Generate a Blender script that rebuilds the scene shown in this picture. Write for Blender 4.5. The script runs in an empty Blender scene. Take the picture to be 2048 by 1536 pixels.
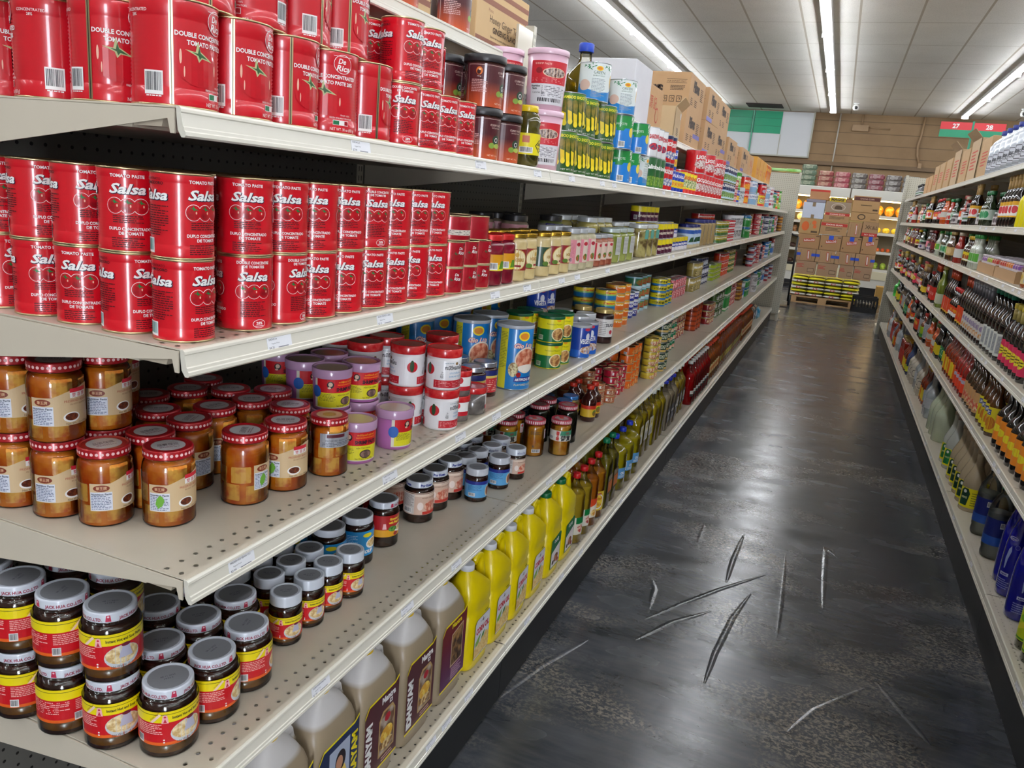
import bpy, bmesh, math, random
from mathutils import Vector, Matrix
from mathutils.geometry import tessellate_polygon
random.seed(7)
PI = math.pi
sc = bpy.context.scene
COL = sc.collection

# ---------------------------------------------------------------- camera
F_PX = 1555.92
cam_d = bpy.data.cameras.new('camera')
cam_d.sensor_fit = 'HORIZONTAL'; cam_d.sensor_width = 36.0
cam_d.lens = F_PX / 2048.0 * 36.0
cam_d.clip_start = 0.05; cam_d.clip_end = 100
cam = bpy.data.objects.new('camera', cam_d); COL.objects.link(cam)
yaw, pitch, roll = 0.3726, -0.2429, 0.0894
fw = Vector((-math.sin(yaw) * math.cos(pitch), math.cos(yaw) * math.cos(pitch), math.sin(pitch)))
rt = fw.cross(Vector((0, 0, 1))).normalized(); up = rt.cross(fw)
r2 = math.cos(roll) * rt + math.sin(roll) * up; u2 = -math.sin(roll) * rt + math.cos(roll) * up
m = Matrix((r2, u2, -fw)).transposed().to_4x4(); m.translation = Vector((0.7003, -0.7008, 1.4796))
cam.matrix_world = m
sc.camera = cam

# ---------------------------------------------------------------- world, exposure
w = bpy.data.worlds.new('world'); sc.world = w; w.use_nodes = True
w.node_tree.nodes['Background'].inputs[0].default_value = (0.9, 0.95, 1.0, 1)
w.node_tree.nodes['Background'].inputs[1].default_value = 0.25
sc.view_settings.view_transform = 'Standard'; sc.view_settings.look = 'None'
sc.view_settings.gamma = 1; sc.view_settings.use_curve_mapping = False
sc.view_settings.exposure = 0.85
TUBE = 34.0          # strength of the fluorescent tubes
cy = sc.cycles
cy.max_bounces = 6; cy.diffuse_bounces = 3; cy.glossy_bounces = 3; cy.transmission_bounces = 4
cy.transparent_max_bounces = 10; cy.caustics_reflective = False; cy.caustics_refractive = False
cy.adaptive_threshold = 0.04; cy.sample_clamp_indirect = 4.0; cy.use_light_tree = True

# ---------------------------------------------------------------- materials
def lin(h):
    h = h.lstrip('#'); c = [int(h[i:i + 2], 16) / 255 for i in (0, 2, 4)]
    return [x / 12.92 if x <= .04045 else ((x + .055) / 1.055) ** 2.4 for x in c] + [1]
MATS = {}
def M(hx, rough=.45, metal=0.0, coat=0.0, noise=0.0, ns=60.0, name=None, spec=.5, bump=0.0):
    """Principled with an optional fine mottling of its own colour."""
    key = (hx, rough, metal, coat, noise, ns, spec, bump)
    if key in MATS: return MATS[key]
    mt = bpy.data.materials.new(name or 'paint_' + hx.lstrip('#')); mt.use_nodes = True
    nt = mt.node_tree; b = nt.nodes['Principled BSDF']; c = lin(hx)
    b.inputs['Base Color'].default_value = c; b.inputs['Roughness'].default_value = rough
    b.inputs['Metallic'].default_value = metal; b.inputs['Coat Weight'].default_value = coat
    b.inputs['Coat Roughness'].default_value = .08; b.inputs['Specular IOR Level'].default_value = spec
    if noise or bump:
        t = nt.nodes.new('ShaderNodeTexCoord'); n = nt.nodes.new('ShaderNodeTexNoise')
        n.inputs['Scale'].default_value = ns; n.inputs['Detail'].default_value = 3
        nt.links.new(t.outputs['Object'], n.inputs['Vector'])
        if noise:
            mx = nt.nodes.new('ShaderNodeMix'); mx.data_type = 'RGBA'
            mx.inputs[6].default_value = [x * (1 - noise) for x in c[:3]] + [1]
            mx.inputs[7].default_value = [min(1, x * (1 + noise)) for x in c[:3]] + [1]
            nt.links.new(n.outputs['Fac'], mx.inputs[0]); nt.links.new(mx.outputs[2], b.inputs['Base Color'])
        if bump:
            bp = nt.nodes.new('ShaderNodeBump'); bp.inputs['Strength'].default_value = bump; bp.inputs['Distance'].default_value = .002
            nt.links.new(n.outputs['Fac'], bp.inputs['Height']); nt.links.new(bp.outputs[0], b.inputs['Normal'])
    MATS[key] = mt; return mt
def MIXN(hx1, hx2, ns, lo=.45, hi=.6, rough=.4, coat=0.0, detail=4, metal=0, stretch=None, bump=0.0):
    """two colours mottled by noise: food, stone, photographs on labels"""
    key = ('mix', hx1, hx2, ns, lo, hi, rough, coat, stretch, bump)
    if key in MATS: return MATS[key]
    mt = bpy.data.materials.new('mottled_' + hx1.lstrip('#')); mt.use_nodes = True
    nt = mt.node_tree; b = nt.nodes['Principled BSDF']
    t = nt.nodes.new('ShaderNodeTexCoord'); n = nt.nodes.new('ShaderNodeTexNoise'); src = t.outputs['Object']
    if stretch:
        mp = nt.nodes.new('ShaderNodeMapping'); mp.inputs['Scale'].default_value = stretch
        nt.links.new(src, mp.inputs[0]); src = mp.outputs[0]
    n.inputs['Scale'].default_value = ns; n.inputs['Detail'].default_value = detail
    nt.links.new(src, n.inputs['Vector'])
    r = nt.nodes.new('ShaderNodeValToRGB'); r.color_ramp.elements[0].position = lo; r.color_ramp.elements[1].position = hi
    r.color_ramp.elements[0].color = lin(hx1); r.color_ramp.elements[1].color = lin(hx2)
    nt.links.new(n.outputs['Fac'], r.inputs[0]); nt.links.new(r.outputs[0], b.inputs['Base Color'])
    b.inputs['Roughness'].default_value = rough; b.inputs['Coat Weight'].default_value = coat; b.inputs['Metallic'].default_value = metal
    if bump:
        bp = nt.nodes.new('ShaderNodeBump'); bp.inputs['Strength'].default_value = bump; bp.inputs['Distance'].default_value = .003
        nt.links.new(n.outputs['Fac'], bp.inputs['Height']); nt.links.new(bp.outputs[0], b.inputs['Normal'])
    MATS[key] = mt; return mt
def GLASS(hx='f4fbf8', rough=.03, clear=1.0, key=None):
    """thin clear wall: lets light straight through, mirrors by angle"""
    k = ('glass', hx, rough, clear)
    if k in MATS: return MATS[k]
    mt = bpy.data.materials.new('clear_' + hx); mt.use_nodes = True; nt = mt.node_tree; nt.nodes.clear()
    o = nt.nodes.new('ShaderNodeOutputMaterial'); tr = nt.nodes.new('ShaderNodeBsdfTransparent'); g = nt.nodes.new('ShaderNodeBsdfGlossy')
    fr = nt.nodes.new('ShaderNodeFresnel'); fr.inputs[0].default_value = 1.5
    tr.inputs[0].default_value = lin(hx); g.inputs['Roughness'].default_value = rough
    mx = nt.nodes.new('ShaderNodeMixShader'); nt.links.new(fr.outputs[0], mx.inputs[0]); nt.links.new(tr.outputs[0], mx.inputs[1]); nt.links.new(g.outputs[0], mx.inputs[2])
    out = mx
    if clear < 1:
        d = nt.nodes.new('ShaderNodeBsdfDiffuse'); d.inputs[0].default_value = lin(hx); tl = nt.nodes.new('ShaderNodeBsdfTranslucent'); tl.inputs[0].default_value = lin(hx)
        a = nt.nodes.new('ShaderNodeMixShader'); a.inputs[0].default_value = .5; nt.links.new(d.outputs[0], a.inputs[1]); nt.links.new(tl.outputs[0], a.inputs[2])
        m2 = nt.nodes.new('ShaderNodeMixShader'); m2.inputs[0].default_value = 1 - clear
        nt.links.new(mx.outputs[0], m2.inputs[1]); nt.links.new(a.outputs[0], m2.inputs[2]); out = m2
    nt.links.new(out.outputs[0], o.inputs[0]); MATS[k] = mt; return mt
def EMIT(hx, s):
    k = ('emit', hx, s)
    if k in MATS: return MATS[k]
    mt = bpy.data.materials.new('lamp_' + hx); mt.use_nodes = True; nt = mt.node_tree; nt.nodes.clear()
    o = nt.nodes.new('ShaderNodeOutputMaterial'); e = nt.nodes.new('ShaderNodeEmission'); e.inputs[0].default_value = lin(hx); e.inputs[1].default_value = s
    nt.links.new(e.outputs[0], o.inputs[0]); MATS[k] = mt; return mt
def mathn(nt, op, a, b=None, c=None):
    n = nt.nodes.new('ShaderNodeMath'); n.operation = op
    for i, v in enumerate((a, b, c)):
        if v is None: continue
        if isinstance(v, (int, float)): n.inputs[i].default_value = v
        else: nt.links.new(v, n.inputs[i])
    return n.outputs[0]

# ---------------------------------------------------------------- lettering
_TX = {}
def text_geo(body, bold=0.0, shear=0.0, res=2):
    k = (body, bold, shear, res)
    if k in _TX: return _TX[k]
    c = bpy.data.curves.new('lettering', 'FONT'); c.body = body; c.resolution_u = res; c.offset = bold; c.shear = shear; c.dimensions = '2D'; c.fill_mode = 'FRONT'
    o = bpy.data.objects.new('lettering', c); COL.objects.link(o)
    me = o.to_mesh(); vs = [(v.co.x / .73, v.co.y / .73) for v in me.vertices]
    fs = []
    for p in me.polygons:
        q = list(p.vertices)
        for i in range(1, len(q) - 1): fs.append((q[0], q[i], q[i + 1]))
    o.to_mesh_clear(); bpy.data.objects.remove(o); bpy.data.curves.remove(c)
    if vs:
        x0 = min(v[0] for v in vs); x1 = max(v[0] for v in vs); vs = [(x - x0, y) for x, y in vs]
    else: x0 = x1 = 0
    _TX[k] = (vs, fs, x1 - x0); return _TX[k]

# ---------------------------------------------------------------- mesh builder (millimetres)
class MB:
    def __init__(s): s.v = []; s.f = []; s.m = []; s.sm = []; s.mats = []
    def mi(s, mat):
        if mat not in s.mats: s.mats.append(mat)
        return s.mats.index(mat)
    def quad(s, pts, mat, smooth=False):
        n = len(s.v); s.v += [tuple(p) for p in pts]; s.f.append(tuple(range(n, n + len(pts)))); s.m.append(s.mi(mat)); s.sm.append(smooth)
    def rings(s, rings, mat, cap0=True, cap1=True, smooth=True):
        n = len(s.v); k = len(rings[0]); mi = s.mi(mat)
        for r in rings: s.v += [tuple(p) for p in r]
        for i in range(len(rings) - 1):
            for j in range(k):
                a = n + i * k + j; b = n + i * k + (j + 1) % k
                s.f.append((a, b, b + k, a + k)); s.m.append(mi); s.sm.append(smooth)
        for flag, base, rev in ((cap0, n, True), (cap1, n + (len(rings) - 1) * k, False)):
            if flag:
                q = [base + j for j in range(k)]; s.f.append(tuple(q[::-1] if rev else q)); s.m.append(mi); s.sm.append(False)
    def lathe(s, prof, mat, seg=36, cap0=True, cap1=True, cx=0, cy=0, smooth=True):
        s.rings([[(cx + r * math.cos(2 * PI * j / seg), cy + r * math.sin(2 * PI * j / seg), z) for j in range(seg)] for r, z in prof], mat, cap0, cap1, smooth)
    def loft(s, secs, mat, seg=36, cap0=True, cap1=True):
        """secs: (z, hx, hy, power, ox, oy) rounded-rectangle sections"""
        R = []
        for q in secs:
            z, hx, hy = q[:3]; n = q[3] if len(q) > 3 else 2; ox = q[4] if len(q) > 4 else 0; oy = q[5] if len(q) > 5 else 0
            ring = []
            for j in range(seg):
                a = 2 * PI * j / seg; c, d = math.cos(a), math.sin(a)
                ring.append((ox + hx * math.copysign(abs(c) ** (2 / n), c), oy + hy * math.copysign(abs(d) ** (2 / n), d), z))
            R.append(ring)
        s.rings(R, mat, cap0, cap1)
    def tube(s, pts, rad, mat, seg=8, flat=1.0):
        R = []; n = len(pts); P = [Vector(p) for p in pts]
        for i, p in enumerate(P):
            t = (P[min(i + 1, n - 1)] - P[max(i - 1, 0)]).normalized()
            a = t.cross(Vector((0, 0, 1)) if abs(t.z) < .95 else Vector((1, 0, 0))).normalized(); b = t.cross(a)
            rr = rad[i] if isinstance(rad, (list, tuple)) else rad
            R.append([p + rr * (math.cos(2 * PI * j / seg) * a * flat + math.sin(2 * PI * j / seg) * b) for j in range(seg)])
        s.rings(R, mat)
    def box(s, x0, x1, y0, y1, z0, z1, mat, bev=0.0, smooth=False):
        if not bev:
            p = [(x, y, z) for z in (z0, z1) for x, y in ((x0, y0), (x1, y0), (x1, y1), (x0, y1))]
            n = len(s.v); s.v += p; mi = s.mi(mat)
            for q in ((3, 2, 1, 0), (4, 5, 6, 7), (0, 1, 5, 4), (1, 2, 6, 5), (2, 3, 7, 6), (3, 0, 4, 7)):
                s.f.append(tuple(n + i for i in q)); s.m.append(mi); s.sm.append(False)
            return
        b = bev; R = []
        for z, k in ((z0, b), (z0 + b, 0), (z1 - b, 0), (z1, b)):
            R.append([(x0 + b + k * .0, y0 + k, z), (x1 - b, y0 + k, z), (x1 - k, y0 + b, z), (x1 - k, y1 - b, z), (x1 - b, y1 - k, z), (x0 + b, y1 - k, z), (x0 + k, y1 - b, z), (x0 + k, y0 + b, z)])
        s.rings(R, mat, smooth=smooth)
    # ---- printing on a surface: surf(s, z, off) -> point
    def _tris(s, surf, pts, tris, off, mat, ds):
        mi = s.mi(mat); n = len(s.v); vv = [tuple(surf(a, b, off)) for a, b in pts]; s.v += vv; P = list(pts); out = []
        if ds is None: out = list(tris)
        else:
            cache = {}; st = list(tris)
            while st:
                t = st.pop(); e = [(abs(P[t[i]][0] - P[t[(i + 1) % 3]][0]), i) for i in range(3)]; d, i = max(e)
                if d <= ds: out.append(t); continue
                a, b, c = t[i], t[(i + 1) % 3], t[(i + 2) % 3]; k = (min(a, b), max(a, b))
                if k not in cache:
                    mp = ((P[a][0] + P[b][0]) / 2, (P[a][1] + P[b][1]) / 2); P.append(mp); s.v.append(tuple(surf(mp[0], mp[1], off))); cache[k] = len(P) - 1
                q = cache[k]; st += [(a, q, c), (q, b, c)]
        for t in out: s.f.append(tuple(n + i for i in t)); s.m.append(mi); s.sm.append(False)
    def art(s, surf, ops, ds=5.0, base=.2, step=.11, s0=0.0, z0=0.0):
        """each print lies one thin layer over whatever it covers"""
        boxes = []
        for op in ops:
            o = op[0]
            if o == 'P': xs = [q[0] for q in op[1]]; zs = [q[1] for q in op[1]]; bb = (min(xs), max(xs), min(zs), max(zs))
            elif o == 'E': bb = (op[1] - op[3], op[1] + op[3], op[2] - op[4], op[2] + op[4])
            elif o == 'T':
                kw = op[6] if len(op) > 6 else {}; wd = kw.get('w') or text_geo(op[1], kw.get('b', 0), kw.get('sh', 0), kw.get('res', 2))[2] * op[4]; q = op[4]
                if kw.get('rot'): bb = (op[2] - q, op[2] + q, op[3], op[3] + wd)
                else:
                    x0 = op[2] - (wd / 2 if kw.get('al', 'c') == 'c' else 0 if kw['al'] == 'l' else wd); bb = (x0, x0 + wd, op[3] - q * .3, op[3] + q * 1.2 + abs(kw.get('slope', 0)) * wd)
            else: bb = (op[1], op[2], op[3], op[4])
            lay = 0
            for b2, l2 in boxes:
                if bb[0] < b2[1] and bb[1] > b2[0] and bb[2] < b2[3] and bb[3] > b2[2] and l2 >= lay: lay = l2 + 1
            boxes.append((bb, lay)); off = base + step * lay
            if o == 'R':
                _, a, b, c, d, mat = op[:6]; n = max(1, int(math.ceil(abs(b - a) / ds))) if ds else 1
                for i in range(n):
                    p, q = a + (b - a) * i / n, a + (b - a) * (i + 1) / n
                    s.quad([surf(s0 + p, z0 + c, off), surf(s0 + q, z0 + c, off), surf(s0 + q, z0 + d, off), surf(s0 + p, z0 + d, off)], mat, True)
            elif o == 'E':
                _, cs, cz, rs, rz, mat = op[:6]; n = max(10, int(2 * rs / (ds or 99)) + 1)
                if rs < 6: n = 8
                for i in range(n):
                    a, b = -math.cos(PI * i / n), -math.cos(PI * (i + 1) / n)
                    ha, hb = math.sqrt(max(0, 1 - a * a)) * rz, math.sqrt(max(0, 1 - b * b)) * rz
                    s.quad([surf(s0 + cs + rs * a, z0 + cz - ha, off), surf(s0 + cs + rs * b, z0 + cz - hb, off), surf(s0 + cs + rs * b, z0 + cz + hb, off), surf(s0 + cs + rs * a, z0 + cz + ha, off)], mat)
            elif o == 'P':
                pts = [(s0 + a, z0 + b) for a, b in op[1]]; t = tessellate_polygon([[Vector((a, b, 0)) for a, b in pts]]); s._tris(surf, pts, t, off, op[2], ds)
            elif o == 'T':
                _, body, cs, zb, h, mat = op[:6]; kw = op[6] if len(op) > 6 else {}
                vs, fs, W = text_geo(body, kw.get('b', 0), kw.get('sh', 0), kw.get('res', 2))
                if not vs: continue
                wd = kw.get('w') or W * h
                if kw.get('ref') is not None: wd *= W / text_geo(body, kw['ref'], kw.get('sh', 0), kw.get('res', 2))[2]
                sx = wd / W; al = kw.get('al', 'c'); st = cs - (wd / 2 if al == 'c' else 0 if al == 'l' else wd)
                if kw.get('rot'):   # runs upwards
                    pts = [(s0 + cs - y * h, z0 + zb + x * sx) for x, y in vs]
                else:
                    sl = kw.get('slope', 0); pts = [(s0 + st + x * sx, z0 + zb + y * h + sl * x * sx) for x, y in vs]
                s._tris(surf, pts, fs, off, mat, ds)
            elif o == 'L':      # lines of fine print
                _, a, b, c, d, n, mat = op[:7]; h = (d - c) / n; rnd = random.Random(int(a * 7 + d * 13))
                for i in range(n):
                    z = d - h * (i + .5); e = b - (b - a) * rnd.choice((0, 0, .1, .25)); x = a
                    while x < e - .5:
                        l = min(rnd.uniform(2.5, 7) * max(.6, (b - a) / 40), e - x)
                        s.quad([surf(s0 + x, z0 + z - h * .22, off), surf(s0 + x + l, z0 + z - h * .22, off), surf(s0 + x + l, z0 + z + h * .22, off), surf(s0 + x, z0 + z + h * .22, off)], mat); x += l + .9
            elif o == 'B':      # bar code
                _, a, b, c, d, dark, light = op[:7]; rnd = random.Random(5)
                n = max(1, int((b - a) / 4))
                for i in range(n):
                    p, q = a + (b - a) * i / n, a + (b - a) * (i + 1) / n
                    s.quad([surf(s0 + p, z0 + c, off), surf(s0 + q, z0 + c, off), surf(s0 + q, z0 + d, off), surf(s0 + p, z0 + d, off)], light)
                x = a + (b - a) * .07
                while x < b - (b - a) * .08:
                    wd = (b - a) * rnd.choice((.018, .03, .045))
                    s.quad([surf(s0 + x, z0 + c + (d - c) * .16, off + .06), surf(s0 + x + wd, z0 + c + (d - c) * .16, off + .06), surf(s0 + x + wd, z0 + d - (d - c) * .07, off + .06), surf(s0 + x, z0 + d - (d - c) * .07, off + .06)], dark); x += wd + (b - a) * rnd.choice((.02, .03))
    def mesh(s, name, scale=.001):
        me = bpy.data.meshes.new(name); me.from_pydata([(x * scale, y * scale, z * scale) for x, y, z in s.v], [], s.f)
        for mt in s.mats: me.materials.append(mt)
        me.polygons.foreach_set('material_index', s.m); me.polygons.foreach_set('use_smooth', s.sm); me.update(); return me
def CY(r, a0=0.0, cx=0, cy=0):
    """cylinder or turned surface; r a number or f(z); a0 turns the print"""
    rf = r if callable(r) else (lambda z: r); r0 = r(0) if callable(r) else r
    def f(s, z, off):
        a = s / r0 + a0; q = rf(z) + off; return (cx + q * math.cos(a), cy + q * math.sin(a), z)
    return f
def FL(face, d, cx=0, cy=0, curve=0.0):
    """flat face at distance d"""
    if face == '+x': return lambda s, z, off: (cx + d + off - curve * s * s, cy + s, z)
    if face == '-x': return lambda s, z, off: (cx - d - off, cy - s, z)
    if face == '-y': return lambda s, z, off: (cx + s, cy - d - off, z)
    if face == '+y': return lambda s, z, off: (cx - s, cy + d + off, z)
    if face == 'top': return lambda s, z, off: (cx - z, cy + s, d + off)

# ---------------------------------------------------------------- things
KIND = {}
def kind(name, cat, *parts):
    """parts: (part name, MB, label or None, parent part index or None)"""
    ps = []
    for p in parts:
        ps.append((p[0], p[1].mesh(name + '_' + p[0]), p[2] if len(p) > 2 else None, p[3] if len(p) > 3 else None))
    KIND[name] = (cat, ps)
SEEN = {}
def put(kname, x, y, z, label, group=None, rz=0.0, name=None, tilt=None, scale=1.0):
    cat, ps = KIND[kname]; nm = name or kname
    if label in SEEN: print('SAME LABEL', label)
    nw = len(label.replace('-', '').split())
    if nw > 16: print('LONG', nw, label)
    SEEN[label] = 1
    rot = Matrix.Rotation(rz, 4, 'Z')
    if len(ps) == 1: o = bpy.data.objects.new(nm, ps[0][1])
    else: o = bpy.data.objects.new(nm, None); o.empty_display_size = .02
    COL.objects.link(o); o.location = (x, y, z)
    if tilt: o.rotation_euler = (tilt[0], tilt[1], rz)
    else: o.rotation_euler = (0, 0, rz)
    if scale != 1.0: o.scale = (scale,) * 3
    o['label'] = label; o['category'] = cat
    if group: o['group'] = group
    if len(ps) > 1:
        made = []
        for pn, me, pl, par in ps:
            c = bpy.data.objects.new(pn, me); COL.objects.link(c); c.parent = o if par is None else made[par]
            if pl: c['label'] = pl
            made.append(c)
    return o
ORD = ['first', 'second', 'third', 'fourth', 'fifth', 'sixth', 'seventh', 'eighth', 'ninth', 'tenth', 'eleventh', 'twelfth', 'thirteenth', 'fourteenth', 'fifteenth', 'sixteenth', 'seventeenth', 'eighteenth', 'nineteenth', 'twentieth']
DEP = ['front row', 'second row', 'third row', 'fourth row', 'fifth row', 'sixth row']
TIERS = {1: [''], 2: ['bottom layer', 'top layer'], 3: ['bottom layer', 'middle layer', 'top layer'], 4: ['bottom layer', 'second layer', 'third layer', 'top layer'], 5: ['bottom layer', 'second layer', 'middle layer', 'fourth layer', 'top layer'], 6: ['bottom layer', 'second layer', 'third layer', 'fourth layer', 'fifth layer', 'top layer']}
def V(x, y, off=0.0, side=0.0, k=1.0):
    """yaw that turns a print towards a shopper standing at the near end of the aisle"""
    v = math.atan2(-.70 - y, .70 - x); d = (v - side + PI) % (2 * PI) - PI
    return side + k * d + off
def spread(kname, look, where, x, y, z, n=1, dy=.08, rows=1, dx=-.08, tiers=1, th=.1, rz=0.0, jit=.25, pj=.0006, name=None, skip=(), stag=0.0, flip=1, group=None, side=0.0, vf=None):
    """a block of like things: n along the shelf, rows deep, tiers high"""
    g = group or (look + ' items, ' + where)
    rr_ = random.Random(int(y * 100) + int(z * 1000))
    if side == 0 and y > 2.6 and n > 2: x -= rr_.uniform(0, .03)
    for j in range(rows):
        for i in range(n):
            for t in range(tiers):
                if (i, j, t) in skip or (y > 2.9 and tiers > 1 and t == tiers - 1 and rr_.random() < .28): continue
                lab = look + ', ' + where
                if n > 1: lab += ', ' + ORD[i] + ' along'
                if rows > 1: lab += ', ' + DEP[j]
                if tiers > 1: lab += ', ' + TIERS[tiers][t]
                px, py, pz = x + dx * j + random.uniform(-pj, pj), y + dy * i + (stag * (j % 2)) + random.uniform(-pj, pj), z + th * t
                k_ = (.5 if jit > .06 else 0) if vf is None else vf
                r = V(px, py, rz, side, k_) + random.uniform(-jit, jit)
                put(kname, px, py, pz, lab, g, r, name)
# ================================================================ kinds of goods
WHT = M('f0efec', .4); BLK = M('17161a', .4); GOLD = M('cdbb90', .32, 1.0, name='gold_lacquered_tin'); TIN = M('b9bcc0', .3, 1.0, name='tin')
RED = M('c80f22', .3, 0, .6, name='red_tin_print'); DRED = M('9c0d1c', .3, 0, .5); CREAM = M('d9cbb0', .5)
YEL = M('f0dc10', .4); GRN = M('0f7a3c', .4); NAVY = M('14246e', .4); BLUE = M('1a86d0', .35, 0, .4)
GL = GLASS()
BARD = M('20222c', .5); TEAL = M('2f8f8c', .5)
def can_prof(R, h, ribs, edge=2.2):
    p = [(R - .4, edge), (R - .2, edge + 1)]
    if ribs:
        z0, z1, pt, d = ribs; z = z0
        while z < z1:
            p += [(R - .2, z), (R - .2 - d, z + pt * .5)]; z += pt
        p.append((R - .2, z))
    p += [(R - .2, h - edge - 1), (R - .4, h - edge)]
    return p
def can(name, R, h, bodymat, ops, ribs=None, rim=GOLD, lid=TIN, cat='can', seg=44, simple=False, lidlabel=None, s0=0, coverlid=None):
    a = MB(); a.lathe(can_prof(R, h, ribs), bodymat, seg); a.art(CY(R), ops, s0=s0)
    rim1 = a if simple else MB(); rim1.lathe([(R - 1.2, 0), (R + .5, .2), (R + .6, 2.0), (R - .5, 2.8)], rim, seg)
    rim2 = a if simple else MB(); rim2.lathe([(R - .5, h - 2.8), (R + .6, h - 2.2), (R + .6, h - .2), (R - .1, h), (R - 1.4, h - .3), (R - 1.6, h - 2.6)], rim, seg, cap1=False)
    l = a if simple else MB(); l.lathe([(R - 1.7, h - 3.2), (R - 1.7, h - 2.6), (R - 4, h - 2.6), (R - 4.6, h - 1.9), (R - 9, h - 1.9), (R - 9.5, h - 2.4)], lid, seg)
    if simple: kind(name, cat, ('can', a))
    elif coverlid:
        cv = MB(); cv.lathe([(R + .9, h - 9), (R + 1.2, h - 8.5), (R + 1.2, h - .8), (R + .4, h), (R - 1.5, h), (R - 2, h - 1.4)], coverlid, seg); kind(name, cat, ('can_body', a), ('rim', rim1), ('lid', cv, 'plastic snap lid'))
    else: kind(name, cat, ('can_body', a), ('rim', rim1), ('rim', rim2), ('lid', l))

# --- large red tin, double concentrated tomato paste
def leaf(cx, cz, k, mat):
    return ('P', [(cx - 12 * k, cz + 3 * k), (cx - 3 * k, cz + 2 * k), (cx - 1 * k, cz + 11 * k), (cx + 1.5 * k, cz + 3 * k), (cx + 14 * k, cz - 4 * k), (cx + 3 * k, cz - 2.5 * k), (cx, cz - 6 * k), (cx - 2 * k, cz - 1 * k)], mat)
PALE = M('e9b8a0', .4); LEAF = M('2c5a30', .5); LEAF2 = M('b9c08a', .5)
def derica_face(o):
    return [('E', o + 24, 99, 15, 13.5, WHT), ('E', o + 24, 99, 14.2, 12.7, RED), ('R', o + 9, o + 39, 109.5, 110.1, WHT),
            ('T', 'De', o + 22, 99.5, 7.5, WHT, {'sh': .25, 'b': .02}), ('T', 'Rica', o + 24, 89.5, 8.5, WHT, {'sh': .25, 'b': .02, 'w': 22}),
            ('T', 'DOUBLE CONCENTRATED', o + 8, 78, 5.2, WHT, {'b': .03, 'w': 78}), ('T', 'TOMATO PASTE 28%', o + 12, 69.5, 5.2, WHT, {'b': .03, 'w': 60}),
            ('E', o - 2, 46, 27, 21, MIXN('c80f22', 'b00c1c', 30, .3, .7, .3, .6)),
            leaf(o - 4, 60, 1.35, LEAF2), leaf(o - 3, 60, .8, LEAF),
            ('E', o - 25, 56, 1.4, 8, PALE), ('E', o + 20, 46, 1.2, 6, PALE), ('E', o - 21, 40, .8, 6, PALE),
            ('T', 'FROM 100%', o + 30, 26, 2.4, WHT), ('T', 'FRESH ITALIAN TOMATOES', o + 24, 21.8, 2.4, WHT, {'w': 38}),
            ('R', o + 10, o + 36, 12.8, 19.8, WHT), ('R', o + 10.6, o + 20, 13.4, 19.2, M('0f6b40', .4)), ('R', o + 29, o + 35.4, 13.4, 19.2, DRED),
            ('T', 'NET WT. 30 oz (850 g)', o + 28, 5, 4.4, WHT, {'w': 44})]
ops = derica_face(0) + derica_face(152) + [('B', -66, -44, 12, 38, BARD, WHT), ('L', -64, -46, 9, 12, 1, WHT),
      ('R', -37, -32.5, 3, 115, GOLD), ('R', -35.4, -34.4, 3, 115, BLK), ('T', 'CONCENTRATED', -80, 100, 3.4, WHT), ('T', '28%', -80, 95, 3.4, WHT)]
can('tomato_paste_can', 48.3, 118, RED, ops, ribs=(20, 96, 4.3, 1.15), cat='can')

# --- smaller red tin
def toms(o, z):
    r = []
    for q in (-15, 0, 15): r.append(('E', o + q, z, 9.6, 10, WHT))
    for q in (-15, 0, 15): r.append(('E', o + q, z, 9.0, 9.4, RED))
    for q in (-15, 0, 15): r += [('E', o + q, z, 7.6, 7.8, MIXN('8d0a18', 'c01020', 90, .35, .6, .3, .6)), leaf(o + q, z + 4.4, .42, GRN), ('E', o + q + 3, z, .9, 1.6, PALE)]
    return r
def scl(ops, k, dz=0):
    out = []
    for o in ops:
        o = list(o)
        if o[0] == 'P': o[1] = [(a * k, b * k + dz) for a, b in o[1]]
        elif o[0] in 'RLBE':
            for i in range(1, 5): o[i] = o[i] * k
            if o[0] == 'E': o[2] += dz
            else: o[3] += dz; o[4] += dz
        elif o[0] == 'T':
            o[2] *= k; o[3] = o[3] * k + dz; o[4] *= k
            if len(o) > 6 and o[6].get('w'): o[6] = dict(o[6], w=o[6]['w'] * k)
        out.append(tuple(o))
    return out
def salsa_word(o, z): return [('T', 'Salsa', o + .6, z - .6, 12, M('101436', .4), {'sh': .3, 'b': .055, 'w': 43, 'ref': .03}), ('T', 'Salsa', o, z, 12, WHT, {'sh': .3, 'b': .03, 'w': 43})]
INK = M('4a0a12', .5)
f1 = [('T', 'TOMATO PASTE', 0, 91, 3.9, WHT, {'b': .03, 'w': 40})] + salsa_word(0, 72) + toms(0, 57) + [('L', -18, 18, 36, 46, 4, INK), ('T', 'DUPLO CONCENTRADO', 2, 27.5, 3.8, WHT, {'b': .03, 'w': 50}), ('T', 'DE TOMATE', 3, 22, 3.8, WHT, {'b': .03}), ('L', -20, 20, 6, 19, 5, INK)]
def sh(ops, d):
    out = []
    for o in ops:
        o = list(o)
        if o[0] == 'P': o[1] = [(a + d, b) for a, b in o[1]]
        elif o[0] in 'RLB': o[1] += d; o[2] += d
        elif o[0] == 'T': o[2] += d
        elif o[0] == 'E': o[1] += d
        out.append(tuple(o))
    return out
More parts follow.
